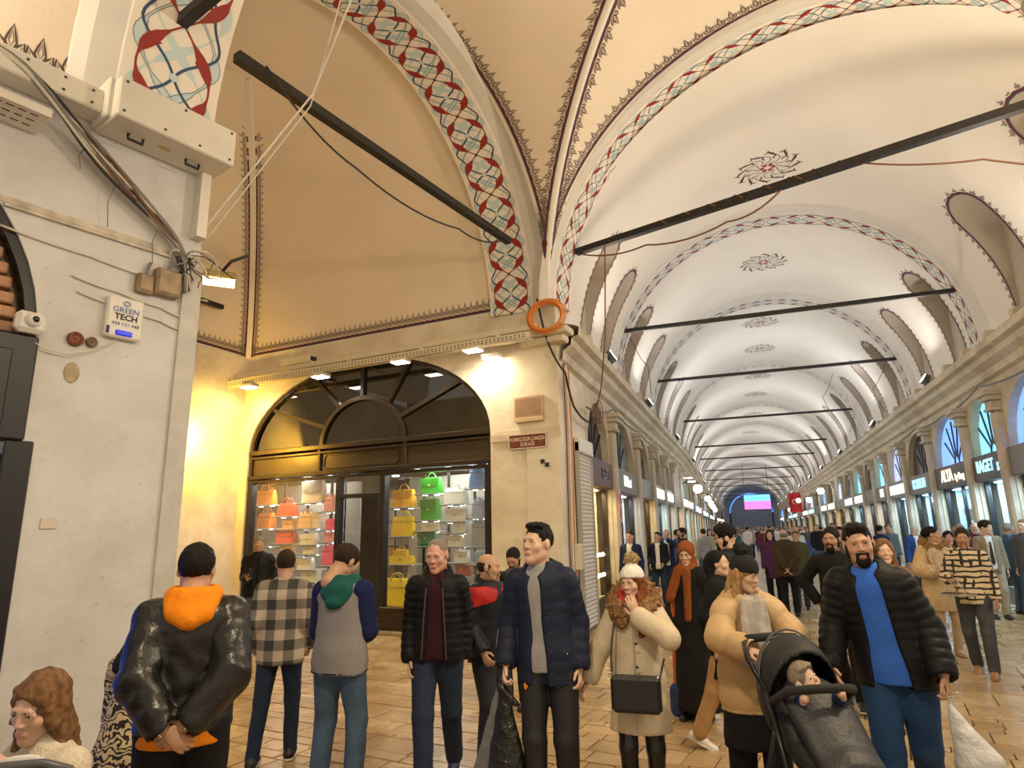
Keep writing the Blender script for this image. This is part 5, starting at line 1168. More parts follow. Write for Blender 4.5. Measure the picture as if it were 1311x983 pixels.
for sg in (1, -1):
    mb = MB(); p = f.P['shR' if sg > 0 else 'shL']; mb.tube([tuple(p+V3(-sg*.11, 0, .075)), tuple(p+V3(-sg*.04, 0, .088)), tuple(p+V3(sg*.03, 0, .075))], .012, 8); mb.build('epaulette', LEATH, f.root)
# ---- man in plaid overshirt, seen from behind
f = Fig(368, 5.45, 1.62, -12, arms={'R': (.05, .16, -.48), 'L': (-.05, .10, -.50)}, head=(8, 6, 0), legs={'R': (.10, .10, .085), 'L': (-.16, -.12, .085)}, g=1.02)
f.thing('person seen from behind in grey and cream buffalo plaid overshirt and dark jeans')
def plaid():
    m_ = bpy.data.materials.new('cloth_buffalo_plaid'); m_.use_nodes = True; nt = m_.node_tree; b = nt.nodes['Principled BSDF']; b.inputs['Roughness'].default_value = .85
    tc = nt.nodes.new('ShaderNodeTexCoord'); sp = nt.nodes.new('ShaderNodeSeparateXYZ'); nt.links.new(tc.outputs['Object'], sp.inputs[0])
    def stripe(sock, per, ph):
        a = nt.nodes.new('ShaderNodeMath'); a.operation = 'MULTIPLY_ADD'; a.inputs[1].default_value = 1/per; a.inputs[2].default_value = ph; nt.links.new(sock, a.inputs[0])
        fr = nt.nodes.new('ShaderNodeMath'); fr.operation = 'FRACT'; nt.links.new(a.outputs[0], fr.inputs[0]); g = nt.nodes.new('ShaderNodeMath'); g.operation = 'GREATER_THAN'; g.inputs[1].default_value = .5; nt.links.new(fr.outputs[0], g.inputs[0]); return g.outputs[0]
    ad = nt.nodes.new('ShaderNodeMath'); ad.operation = 'ADD'; nt.links.new(stripe(sp.outputs[0], .155, 5.2), ad.inputs[0]); nt.links.new(stripe(sp.outputs[2], .155, 0), ad.inputs[1])
    dv = nt.nodes.new('ShaderNodeMath'); dv.operation = 'MULTIPLY'; dv.inputs[1].default_value = .5; nt.links.new(ad.outputs[0], dv.inputs[0]); r = nt.nodes.new('ShaderNodeValToRGB'); r.color_ramp.interpolation = 'CONSTANT'
    r.color_ramp.elements[0].color = (.50, .43, .33, 1); r.color_ramp.elements[1].position = .8; r.color_ramp.elements[1].color = (.045, .042, .038, 1); e = r.color_ramp.elements.new(.3); e.color = (.20, .175, .145, 1)
    nt.links.new(dv.outputs[0], r.inputs[0]); nt.links.new(r.outputs[0], b.inputs['Base Color']); MATS['plaid'] = m_; return m_
f.body('mid', {'R': {'curl': .7}, 'L': {'curl': .7}}, face=False); f.hair('fade', 'dark'); f.trousers(JEANS, r=(.090, .058, .047)); f.shoes(SHOEB, SOLEW)
PL = plaid(); f.top('overshirt', PL, .024, .80, None, 1.02, (0.064, 0.055, 0.048), noise=.006, nscale=20, extra=f.collar(.018, (.075, .072), .004, 70, .1), flare=.01)
# ---- man in grey varsity hoodie with teal hood and navy sleeves
f = Fig(441, 4.75, 1.66, -28, g=1.1, arms={'abs': 1, 'R': (.10, .30, 1.10), 'L': (-.12, .30, 1.10)}, head=(-22, 32, 8), legs={'R': (.13, .02, .085), 'L': (-.13, -.03, .085)}, lean=(0, .03))
f.thing('person seen from behind in grey hooded jacket with teal hood and navy sleeves, head bowed')
f.body('mid', {'R': {'dir': (-.3, .9, .2), 'curl': .9, 'back': (.6, 0, -.8)}, 'L': {'dir': (.3, .9, .2), 'curl': .9, 'back': (-.6, 0, -.8)}}, face=True); f.hair('fade', 'dark'); f.trousers(JEANS2, r=(.092, .066, .056), wide=1.05); f.shoes(SHOEW, SOLEW)
GREYF = fabric('grey_marl_fleece', (.24, .23, .23), .9, .15, 120, .2); NAVYF = fabric('navy_fleece', (.012, .016, .075), .85); TEAL = fabric('teal_fleece', (.012, .095, .085), .85)
f.piece('sleeves', sum((f.sleeve(n, .024, None, (0.064, 0.059, 0.046)) for n in 'RL'), []), NAVYF, .012, (), .006, 24)
f.piece('jacket_body', f.torso(.026, .84, 1.04), GREYF, .012, [halfspace((0, 0, .84*f.s), (0, 0, -1)), ell(f.P['neck']+V3(0, .03, .06), (.07, .07, .06))], .005, 20)
f.piece('hem_band', f.torso(.030, .84, 1.04), NAVYF, .012, [halfspace((0, 0, .845*f.s), (0, 0, -1)), halfspace((0, 0, .865*f.s), (0, 0, 1))])
f.piece('hood', f.collar(.034, (.095, .09), .0, 40, -.05, .01)+[ell(f.P['neck']+V3(0, -.10, -.05), (.12, .055, .085)), cap(f.P['neck']+V3(-.10, -.02, -.01), f.P['neck']+V3(-.02, -.13, -.12), .045), cap(f.P['neck']+V3(.10, -.02, -.01), f.P['neck']+V3(.02, -.13, -.12), .045)], TEAL, .009, (), .004, 40)
# ---- man at the shop door looking at his phone
f = Fig(333, 10.35, 1.74, 172, arms={'abs': 1, 'R': (.10, .30, 1.12), 'L': (-.27, .06, .92)}, head=(4, 24, 0), g=1.08)
f.thing('person in dark quilted jacket and jeans looking at a phone by the handbag shop')
f.body('mid', {'R': {'dir': (-.4, .8, .3), 'back': (.3, 0, -1), 'curl': .8}}, hq=.006); f.hair('stubble', 'grey', .008); f.brows('dark'); f.trousers(GREYJ, h=.018); f.shoes(SHOEB, h=.012)
f.piece('shirt', f.torso(.004, .90), fabric('grey_shirt', (.09, .085, .08)), .016); f.top('jacket', PUFFB, .028, .84, (.009, .10), 1.05, h=.014, cuts=[f.open_front(.025, .035)], extra=f.collar(.024, (.085, .08), .0, 60))
t = thing('mobile_phone', 'black phone held by the person at the handbag shop door', 'phone', f.loc, f.rz); p = f.P['wrR']+V3(-.06, .10, .05); mb = MB(); mb.cham(p[0]-.036, p[0]+.036, p[1]-.006, p[1]+.006, p[2]-.02, p[2]+.125, .004); mb.build('phone_body', BLACKM, t)
# ---- balding man in black puffer over maroon polo
f = Fig(560, 4.9, 1.69, 172, arms={'R': (.035, .06, -.52), 'L': (-.03, -.05, -.52)}, head=(-14, 14, 0), legs={'R': (.06, .22, .085), 'L': (-.10, -.26, .13)}, g=1.05)
f.thing('balding person walking in black quilted jacket over a maroon polo shirt')
f.body('pink', {'R': {'curl': .45, 'thumb': (-.3, 1, 0)}, 'L': {'curl': .45}}, jaw=1.03); f.hair('stubble', 'grey'); f.brows('grey'); f.trousers(JEANS, r=(.096, .068, .056)); f.shoes(mat('shoe_navy', (.02, .03, .12), .5), SOLEW, pitch=(0, 35))
f.piece('polo_shirt', f.torso(.010, .88)+f.collar(.012, (.070, .066), -.005, 40), fabric('maroon_polo', (.035, .008, .014), .85), .011, [halfspace((0, 0, .88*f.s), (0, 0, -1)), cap(f.P['neck']+V3(0, .11, -.03), f.P['neck']+V3(0, .10, .06), .018, .05)], .003)
f.top('puffer_jacket', PUFFB, .022, .86, (.010, .055), 1.05, (0.062, 0.053, 0.046), [f.open_front(.055, .085, .80), cap(f.P['neck']+V3(0, .06, .03), f.P['neck']+V3(0, .1, .16), .07, .09)], f.collar(.026, (.098, .090), -.01, 80, .45, .03), .0095)
for sg in (1, -1):
    mb = MB(); mb.tube([(sg*.062*f.s, .150, 1.40*f.s), (sg*.075*f.s, .163, 1.2*f.s), (sg*.092*f.s, .158, .90*f.s)], .006, 6); mb.build('front_zip', mat('brown_zip', (.08, .05, .03), .4), f.root)
# ---- man in black jacket with red shoulders, in profile
f = Fig(624, 5.35, 1.56, -128, arms={'abs': 1, 'R': (.22, .10, .94), 'L': (-.10, .22, 1.12)}, head=(26, 2, 0), legs={'R': (.10, .02, .085), 'L': (-.10, .04, .085)}, g=1.1)
f.thing('balding person in profile wearing a black jacket with red shoulders')
f.body('mid', {'R': {'curl': .8}, 'L': {'curl': .8}}, jaw=1.04); f.hair('bald', 'dark'); f.brows('dark'); f.beard(mt=SKINS['mid_stub'], thick=.0006); f.trousers(fabric('worn_dark_jeans', (.028, .03, .038), var=.35, scale=5), r=(.096, .07, .058)); f.shoes(SHOEB)
SPORT = fabric('black_sports_shell', (.010, .013, .020), .5, .15, 10, .2, 40); REDF = fabric('red_sports_shell', (.42, .022, .022), .55)
f.top('sports_jacket', SPORT, .022, .84, None, 1.06, (0.066, 0.057, 0.048), [ell(f.P['neck']+V3(0, .02, .09), (.075, .08, .08))], f.collar(.028, (.085, .082), .0, 30, .2, .03), .011, noise=.006)
P_ = f.P; f.piece('red_yoke', f.torso(.026, .84, 1.06)+sum((f.sleeve(n, .026, None, (0.066, 0.057, 0.048)) for n in 'RL'), []), REDF, .011, [halfspace((0, 0, 1.30*f.s), (0, .25, -1)), halfspace((0, 0, 1.475*f.s), (0, 0, 1)), ell(P_['neck']+V3(0, .02, .0), (.105, .105, .10)), cap(P_['chest']+V3(-.02, .16, .1), P_['chest']+V3(0, .16, -.2), .05, .10)], .005)
mb = MB(); mb.tube([(.10*f.s, .165, 1.12*f.s), (.13*f.s, .16, .98*f.s)], .006, 6); mb.build('pocket_zip', CHROME, f.root)
mb = MB()
for i in range(4): mb.box(-.16, -.12, .150+.004*i, .160+.004*i, (1.30-.03*i)*f.s, (1.318-.03*i)*f.s)
mb.build('white_flash', SOLEW, f.root)
# ---- dark haired man half hidden behind the tall one
f = Fig(657, 6.9, 1.56, 160, head=(0, 30, 0)); f.thing('bearded person in black standing behind the tall person by the pier')
f.body('tan', hq=.006); f.hair('short', 'black', .008); f.beard('black', .004); f.brows(); f.trousers(BLACKT, h=.018); f.shoes(SHOEB, h=.012); f.top('jacket', PUFFB, .024, .85, None, 1.0, h=.016, extra=f.collar(.02))
# ---- tall man in navy jacket over grey t-shirt
f = Fig(697, 4.25, 1.775, 168, arms={'R': (.06, .08, -.505), 'L': (-.075, .03, -.515)}, head=(-30, -4, 0), legs={'R': (.06, .10, .085), 'L': (-.11, .02, .085)}, lean=(.04, 0))
TALL = f; f.thing('tall person with swept up dark hair in navy jacket and grey t-shirt')
f.body('fair', {'R': {'curl': 1.2, 'thumb': (0, 1, 0)}, 'L': {'curl': .8}}); f.hair('quiff', 'black'); f.brows('black', .0046)
f.trousers(mat('cloth_black_track', (.010, .010, .011), .6, .1, 10, .15, 40), r=(.092, .064, .050)); f.shoes(SHOEB, SOLEW)
f.piece('t_shirt', f.torso(.006, .86)+[ell(f.P['neck']+V3(0, 0, .01), (.072, .068, .03))], fabric('grey_t_shirt', (.30, .30, .30), .85), .011, [halfspace((0, 0, .87*f.s), (0, 0, -1)), ell(f.P['neck']+V3(0, .02, .055), (.058, .062, .045))], .004, 16)
f.top('jacket', NAVY, .020, .80, (.006, .075), 1.03, (0.062, 0.053, 0.046), [f.open_front(.055, .07, .74, .03), cap(f.P['neck']+V3(.02, .07, .02), f.P['neck']+V3(.02, .12, .14), .07, .10)], f.collar(.022, (.092, .086), -.008, 100, .35, .02)+[ell(f.P['neck']+V3(-.03, -.11, .0), (.115, .05, .055)), cap(f.P['neck']+V3(-.11, -.03, .0), f.P['neck']+V3(0, -.12, .01), .038)], .0105, flare=.01)
for z in (1.33, 1.22, 1.11, 1.0, .88):
    mb = MB(); mb.ball((-.052*f.s, .164, z*f.s), .008, 8); mb.build('snap_button', mat('dark_button', (.03, .03, .035), .3), f.root)
mb = MB(); mb.ball((-.14*f.s, .105, .985*f.s), .007, 8); mb.build('pocket_stud', CHROME, f.root)
# swoosh-like tick on the trouser thigh
mb = MB(); hp = f.P['hipL']*.72+f.P['knL']*.28+V3(0, .094, 0); pl = [(-.035, .006), (-.028, .002), (-.012, .002), (.038, .022), (-.010, -.008), (-.026, -.010), (-.036, -.004)]
mb.prism([(hp[0]-x, hp[2]+z) for x, z in pl], hp[1]-.004, hp[1]+.003); mb.build('tick_mark', mat('tick_blue', (.08, .30, .75), .5), f.root)
mb = MB(); hp = f.P['hipR']*.70+f.P['knR']*.30+V3(.03, .088, 0); mb.ball((hp[0], hp[1], hp[2]), (.018, .006, .026), 10); mb.build('round_crest', mat('crest_orange', (.75, .25, .02), .5), f.root)
hnd = f.P['wrR']+V3(.012, .02, -.10)
t = thing('carrier_bag', 'glossy black carrier bag hanging from the hand of the tall person', 'bag', f.loc, f.rz)
BAGM = mat('black_plastic', (.012, .013, .012), .22, .3, 12, 1.0, 22); BAGG = mat('grey_plastic', (.16, .17, .18), .35, .2, 10, .6, 14)
V, Fc = grow([cap(hnd+V3(0, .0, -.05), hnd+V3(-.02, .03, -.52), .03, .135, ((0, 1, 0), .55)), cap(hnd+V3(.03, .0, -.02), hnd+V3(-.09, .02, -.12), .02, .018)], .011, [halfspace(hnd+V3(0, 0, -.60), (0, 0, -1))], .009, 28); npmesh('sack', [(V, Fc)], BAGM, t)
V, Fc = grow([cap(hnd+V3(.04, -.02, -.04), hnd+V3(.15, -.03, -.58), .022, .075, ((0, 1, 0), .55))], .012, [halfspace(hnd+V3(0, 0, -.64), (0, 0, -1))], .006, 20); npmesh('side_panel', [(V, Fc)], BAGG, t)
mb = MB(); mb.tube([tuple(hnd+V3(-.02, 0, -.05)), tuple(hnd+V3(-.01, .0, .01)), tuple(hnd+V3(.03, 0, .015)), tuple(hnd+V3(.04, 0, -.05))], .006, 6); mb.build('handle', BAGM, t)
# ---- woman in cream parka and white bobble hat
f = Fig(806, 4.3, 1.495, 172, fem=True, arms={'abs': 1, 'R': (.40, .10, .86), 'L': (-.05, .21, 1.41)}, pole={'L': (-1, .1, -.7), 'R': (.6, -1, 0)}, head=(-24, 6, 4), legs={'R': (.07, .05, .085), 'L': (-.09, -.05, .085)}, g=1.0)
CREAMW = f; f.thing('person in cream parka with fur hood trim, white bobble hat and auburn hair')
f.body('fair', {'L': {'dir': (.35, .05, .95), 'back': (-.2, 1, 0), 'curl': .35, 'thumb': (1, 0, 0)}, 'R': {'dir': (.55, .25, -.8), 'curl': .7}}); f.brows('dark', .0035)
PARKA = fabric('cream_parka', (.60, .51, .37), .7, .08, 10, .3, 30); FUR = mat('fur_tan', (.36, .19, .075), .9, .6, 60, 1.0, 140)
f.hair('long', 'red', .0075, extra=[cap((.060, .04, -.10), (.085, .10, -.33), .034, .030), cap((-.060, .04, -.10), (-.070, .10, -.36), .034, .026)])
f.top('parka', PARKA, .022, .60, None, 1.04, (0.062, 0.055, 0.050), (), f.collar(.03, (.09, .085), -.015, 30, .3), .012, flare=.035, noise=.006, nscale=18)
f.piece('fur_hood_trim', f.collar(.052, (.150, .125), -.028, 60, .30, .06), FUR, .009, (), .018, 75)
f.piece('red_hood_lining', f.collar(.022, (.105, .095), .022, 90, .25, .05), fabric('red_lining', (.55, .04, .04), .8), .010)
WOOLW = mat('wool_white', (.74, .72, .66), .95, .1, 40, .5, 90, stretch=(1, 1, .2)); hs = f.s*.995
f.piece('knit_hat', tr([ell((0, -.012, .045), (.090, .108, .098)), cap((0, -.02, .06), (0, -.03, .135), .07, .03)], f.headR, f.P['head'], hs), WOOLW, .008, tr([halfspace((0, 0, .030), (0, .25, -1))], f.headR, f.P['head'], hs), .0015, 120)
f.piece('fur_bobble', tr([ell((0, -.045, .175), (.060, .060, .052))], f.headR, f.P['head'], hs), mat('fur_pale', (.50, .38, .18), .95, .6, 60, 1.0, 150), .007, (), .014, 110)
f.trousers(mat('leather_leggings', (.012, .011, .012), .28, .2, 8, .3, 20), r=(.085, .056, .044)); f.shoes(SHOEB)
for z in (1.22, 1.06, .90):
    mb = MB(); mb.ball((-.02, .158, z*f.s), (.011, .005, .009), 8); mb.build('toggle', mat('dark_button', (.03, .03, .035), .3), f.root)
mb = MB(); mb.tube([(.0, .150, 1.33*f.s), (.0, .162, 1.0*f.s), (.0, .168, .62*f.s)], .004, 5); mb.build('placket_seam', mat('placket', (.42, .36, .27), .7), f.root)
t = thing('crossbody_bag', 'small black leather crossbody bag worn over the cream parka', 'bag', f.loc, f.rz)
BL = mat('black_grain_leather', (.012, .015, .016), .38, .15, 30, .3, 120); mb = MB(); mb.cham(-.165, .135, .20, .275, .665, .875, .022); mb.build('bag_body', BL, t)
mb = MB(); mb.tube([(-.150, .24, .868), (.12, .24, .868)], .005, 6); mb.build('zip', CHROME, t)
mb = MB(); mb.tube([(.125, .24, .86), (.135, .185, .97), (.13, .155, 1.06), (.12, .12, 1.14), (.10, .05, 1.21)], .007, 6); mb.build('strap', BL, t)
mb = MB(); mb.tube([(-.16, .24, .86), (-.185, .16, .96)], .007, 6); mb.build('strap', BL, t)
for x in (.13, -.158):
    mb = MB(); mb.tube([(x+.012*math.cos(a), .24, .875+.012*math.sin(a)) for a in [2*PI*i/8 for i in range(8)]], .003, 5, closed=True); mb.build('ring', CHROME, t)
# ---- woman in rust hijab and black abaya
f = Fig(877, 6.35, 1.60, 150, fem=True, arms={'R': (.10, .08, -.49), 'L': (-.10, .05, -.50)}, head=(16, 16, 0))
f.thing('person in rust headscarf with fringed end and long black coat')
f.body('fair', hq=.0050); f.brows('dark'); RUST = fabric('rust_scarf', (.26, .075, .018), .85, .2, 10, .5, 40, stretch=(6, 6, 1)); ABAYA = fabric('black_abaya', (.011, .011, .012), .8); hs = f.s*1.0
f.piece('headscarf', tr([ell((0, -.018, .035), (.092, .112, .105)), cap((0, -.02, -.06), (0, -.02, -.16), .085, .105), ell((0, .035, -.135), (.10, .085, .06)), ell((0, -.01, -.20), (.15, .11, .05))], f.headR, f.P['head'], hs)+[cap(f.P['neck']+V3(.06, .09, -.02), f.P['chest']+V3(.14, .13, -.12), .055, .05, ((0, 1, 0), .5)), cap(f.P['neck']+V3(-.03, .10, -.04), f.P['chest']+V3(-.05, .15, -.30), .045, .035, ((0, 1, 0), .5))], RUST, .0075, tr([ell((0, .105, -.018), (.058, .072, .088))], f.headR, f.P['head'], hs), .003, 60)
f.top('long_coat', ABAYA, .026, .10, None, 1.0, (0.064, 0.057, 0.054), h=.015, flare=.06, noise=.006); f.shoes(SHOEB, h=.012)
f.piece('striped_panel', [cap(V3(.155, .06, 1.05), V3(.17, .08, .30), .030, .034, ((0, 1, 0), .6)), cap(V3(.17, .08, .30), V3(.17, .08, .28), .034)], mat('rust_stripe', (.50, .11, .03), .8, .5, 12, stretch=(1, 1, 6)), .012)
f.piece('blue_hem', [cap(V3(.16, .10, .24), V3(.17, .10, .08), .075, .07, ((0, 1, 0), .6))], fabric('blue_denim_hem', (.03, .05, .13)), .014)
# ---- woman in black headband, profile, tan trousers and white trainers
f = Fig(914, 5.55, 1.535, -95, fem=True, head=(0, -4, 0), arms={'R': (.05, -.05, -.50), 'L': (-.05, .12, -.48)}, legs={'R': (.08, -.28, .12), 'L': (-.08, .22, .085)})
f.thing('person in profile with black head wrap, black coat, tan trousers and white trainers')
f.body('fair', hq=.0055); f.brows('dark'); hs = f.s*1.0; f.piece('head_wrap', tr([ell((0, -.020, .040), (.088, .108, .098)), ell((0, -.09, -.02), (.07, .06, .09)), cap((0, -.04, -.06), (0, -.05, -.16), .07, .085)], f.headR, f.P['head'], hs), fabric('black_wrap', (.010, .010, .011), .85), .0075, tr([halfspace((0, .03, .045), (0, .80, -.55)), ], f.headR, f.P['head'], hs), .002)
f.trousers(fabric('tan_trousers', (.42, .25, .11), .85), r=(.090, .066, .058), h=.015); f.shoes(SHOEW, SOLEW, pitch=(25, 0)); f.top('coat', fabric('black_wool', (.010, .010, .011), .9), .028, .62, None, 1.0, h=.014, flare=.02, extra=f.collar(.026, (.085, .08), 0, 40))
# ---- man with glasses and beard
f = Fig(930, 6.6, 1.745, 80, head=(8, 4, 0)); f.thing('bearded person with glasses and thick black hair in dark jacket, side on')
f.body('fair', hq=.0055); f.hair('curly', 'black', .008); f.beard('black', .005); f.brows('black', .005); f.trousers(BLACKT, h=.018); f.shoes(SHOEB, h=.012); f.top('jacket', fabric('dark_blue_grey', (.02, .022, .03)), .026, .84, None, 1.0, h=.015, extra=f.collar(.024))
t = thing('eyeglasses', 'thin dark framed glasses on the bearded person', 'glasses', f.loc, f.rz); hs = f.s*1.02
for sg in (1, -1):
    mb = MB(); mb.tube([tuple(f.P['head']+f.headR @ V3(sg*.034+.025*math.cos(a), .101, .008+.020*math.sin(a))*hs) for a in [2*PI*i/12 for i in range(12)]], .0022, 5, closed=True); mb.build('rim', BLACKM, t)
    mb = MB(); mb.tube([tuple(f.P['head']+f.headR @ V3(sg*x, y, z)*hs) for x, y, z in ((.060, .100, .012), (.082, .04, .014), (.084, -.02, .005))], .0022, 5); mb.build('temple', BLACKM, t)
# ---- woman in beige puffer pushing the pushchair
f = Fig(943, 4.28, 1.545, -158, fem=True, arms={'abs': 1, 'R': (.15, .40, 1.17), 'L': (-.15, .40, 1.17)}, pole={'R': (1, -.6, -.4), 'L': (-1, -.6, -.4)}, head=(40, 16, 0), g=1.1, lean=(0, .05), legs={'R': (.09, -.10, .085), 'L': (-.09, .10, .085)})
PUSH = f; f.thing('person in beige puffer coat, black bobble beanie and grey scarf pushing a pushchair')
f.body('fair', {'R': {'dir': (-.6, .75, -.2), 'back': (.2, .1, 1), 'curl': 1.1}, 'L': {'dir': (.6, .75, -.2), 'back': (-.2, .1, 1), 'curl': 1.1}}); f.brows('brown')
BEIGE = mat('cloth_beige_puffer', (.50, .34, .17), .5, .08, 8, .2, 30, spec=.4); hs = f.s*.995
f.hair('long', 'blond', .0075); f.top('puffer_coat', BEIGE, .030, .70, (.016, .13), 1.06, (.060, .056, .048), [ell(f.P['neck']+V3(0, .06, .06), (.07, .09, .08))], f.collar(.034, (.10, .095), -.01, 50, .3)+[ell(f.P['neck']+V3(0, -.13, -.03), (.12, .06, .08))], .0105)
f.piece('scarf', f.collar(.036, (.095, .092), -.022, 0, .3)+[cap(f.P['neck']+V3(.045, .125, -.035), f.P['waist']+V3(.06, .18, -.02), .042, .055, ((0, 1, 0), .45)), cap(f.P['neck']+V3(-.045, .125, -.04), f.P['waist']+V3(-.04, .19, .06), .04, .05, ((0, 1, 0), .45))], mat('scarf_grey_plaid', (.44, .41, .37), .9, .35, 7, .5, 60, stretch=(3, 3, .5)), .0095, (), .004, 50)
f.piece('beanie', tr([ell((0, -.014, .045), (.093, .110, .100)), cap((0, -.02, .06), (0, -.03, .14), .07, .03)], f.headR, f.P['head'], hs), mat('wool_black', (.010, .010, .011), .95, .2, 40, .6, 90, stretch=(1, 1, .2)), .008, tr([halfspace((0, 0, .018), (0, .10, -1))], f.headR, f.P['head'], hs))
f.piece('bobble', tr([ell((0, -.055, .165), (.060, .060, .055))], f.headR, f.P['head'], hs), mat('fur_black', (.012, .011, .011), .95, .5, 60, 1, 150), .008, (), .012, 100)
f.trousers(BLACKT, r=(.095, .08, .075), wide=1.1); f.shoes(SHOEB, SOLEW)
f.piece('skirt', [cap(f.P['pel'], V3(0, 0, .44*f.s), .18, .20, ((0, 1, 0), .75))], BLACKT, .015, [halfspace((0, 0, .46*f.s), (0, 0, -1))], .005)
# ---- man in blue t-shirt and black puffer with carrier bag
f = Fig(1122, 3.92, 1.735, 170, arms={'R': (.075, .15, -.485), 'L': (-.17, .12, -.475)}, head=(16, 4, 6), legs={'R': (.05, .16, .085), 'L': (-.06, -.30, .16)}, lean=(.085, .03), g=1.10)
BLUE = f; f.thing('bearded person in bright blue t-shirt and black puffer jacket carrying a bag')
f.body('mid', {'R': {'curl': .45, 'dir': (-.45, .35, -.75), 'thumb': (-.4, 1, 0)}, 'L': {'curl': 1.1, 'dir': (-.15, .1, -1)}}, jaw=1.04); f.hair('short', 'black', extra=[ell((0, .035, .100), (.060, .05, .035))]); f.brows('black', .0048); f.beard('black', .005)
f.trousers(JEANS3, r=(.098, .072, .058)); f.shoes(SHOEB, SOLEW, pitch=(0, 30))
f.piece('t_shirt', f.torso(.010, .84, 1.02)+[ell(f.P['neck']+V3(0, 0, .0), (.072, .068, .03))], fabric('royal_blue_cotton', (.035, .13, .55), .8, .08, 8, .2, 30), .011, [halfspace((0, 0, .85*f.s), (0, 0, -1)), ell(f.P['neck']+V3(0, .03, .05), (.062, .07, .045))], .006, 14)
f.top('puffer_jacket', PUFFB, .024, .83, (.0105, .055), 1.05, (0.064, 0.055, 0.048), [f.open_front(.075, .115, .74, -.01, .185), cap(f.P['neck']+V3(0, .06, .02), f.P['neck']+V3(0, .12, .14), .075, .10)], f.collar(.024, (.098, .09), -.012, 110, .45, .03), .0095)
hnd = f.P['wrL']+V3(-.01, .03, -.11)
t = thing('carrier_bag', 'white translucent plastic carrier bag held by the person in blue', 'bag', f.loc, f.rz)
WB = mat('white_plastic_bag', (.66, .68, .72), .35, .12, 10, .8, 20); WB.node_tree.nodes['Principled BSDF'].inputs['Transmission Weight'].default_value = .15
V, Fc = grow([cap(hnd+V3(0, 0, -.02), hnd+V3(-.02, .01, -.10), .010, .030), cap(hnd+V3(-.02, .01, -.10), hnd+V3(-.09, .03, -.29), .035, .115, ((0, 1, 0), .6)), cap(hnd+V3(-.05, .02, -.32), hnd+V3(-.16, .03, -.325), .05, .04, ((0, 1, 0), .6))], .0085, [halfspace(hnd+V3(0, 0, -.365), (0, 0, -1))], .007, 34); npmesh('sack', [(V, Fc)], WB, t)
mb = MB(); mb.tube([tuple(hnd+V3(0, .0, -.04)), tuple(hnd+V3(.0, .012, .012)), tuple(hnd+V3(-.02, .0, .012)), tuple(hnd+V3(-.02, 0, -.05))], .006, 6); mb.build('handle', WB, t)
# ---- man in black sweater behind him
g_ = ((1090, 908))
f = Fig(1063, 6.7, 1.705, 178, head=(-14, 2, 0), arms={'abs': 1, 'R': (.20, -.08, .98), 'L': (-.20, -.08, .98)}, pole={'R': (1, -.3, 0), 'L': (-1, -.3, 0)}, legs={'R': (.02, -.18, .12), 'L': (-.10, .20, .085)}, g=1.0)
f.thing('bearded person walking in plain black sweater and black trousers')
f.body('tan', hq=.0055); f.hair('fade', 'black', .008); f.beard('black', .004); f.brows(); f.trousers(BLACKT, h=.016, r=(.09, .06, .05)); f.shoes(SHOEB, SOLEW, h=.011, pitch=(25, 0)); f.top('sweater', fabric('black_sweater', (.011, .011, .012), .9), .016, .86, None, 1.0, (0.058, 0.049, 0.042), h=.014)
# ---- older man from behind, brown jacket, hands behind back
f = Fig(1003, 13.0, 1.665, 2, arms={'abs': 1, 'R': (.03, -.21, .97), 'L': (-.03, -.215, .955)}, pole={'R': (1, -.2, 0), 'L': (-1, -.2, 0)}, g=1.15)
f.thing('heavy set person walking away in olive brown jacket, hands behind back')
f.body('pink', face=False); f.hair('bald', 'grey', .009); f.trousers(BLACKT, h=.018); f.shoes(SHOEB, h=.014); f.top('jacket', fabric('olive_brown', (.055, .038, .020), .85), .03, .80, None, 1.06, h=.016, flare=.02, extra=f.collar(.022))
# ---- woman in cream coat with fur collar
f = Fig(1193, 8.95, 1.685, 205, fem=True, arms={'abs': 1, 'R': (.20, .26, 1.14), 'L': (-.10, .22, 1.15)}, head=(62, -2, 0), g=1.1)
f.thing('person in cream coat with broad brown fur collar and fluffy cuffs')
f.body('mid', hq=.006); f.hair('bun', 'black', .009); f.brows(); CREAM2 = fabric('cream_wool', (.58, .43, .25), .85); f.trousers(fabric('cream_leggings', (.55, .40, .25)), r=(.08, .055, .045), h=.016); f.shoes(mat('sandal_beige', (.55, .42, .28), .6), h=.012)
f.top('coat', CREAM2, .036, .60, None, 1.05, (0.065, 0.059, 0.051), h=.014, flare=.03)
f.piece('fur_collar', f.collar(.062, (.135, .115), -.03, 40, .35, .06), FUR, .012, (), .015, 60); f.piece('fluffy_front', [cap(f.P['chest']+V3(-.08, .13, .05), f.P['waist']+V3(-.05, .16, .02), .09, .06, ((0, 1, 0), .6)), cap(f.P['chest']+V3(.08, .13, .05), f.P['waist']+V3(.06, .16, .02), .09, .06, ((0, 1, 0), .6))], mat('fluffy_cream', (.66, .52, .33), .95, .2, 30, 1, 80), .014, (), .010, 50)
for n in 'RL':
    p = f.P['wr'+n]; f.piece('fluffy_cuff', [cap(p-V3(0, .05, 0), p+V3(0, .0, 0), .075)], mat('fluffy_cream', (.66, .52, .33)), .013, (), .010, 50)
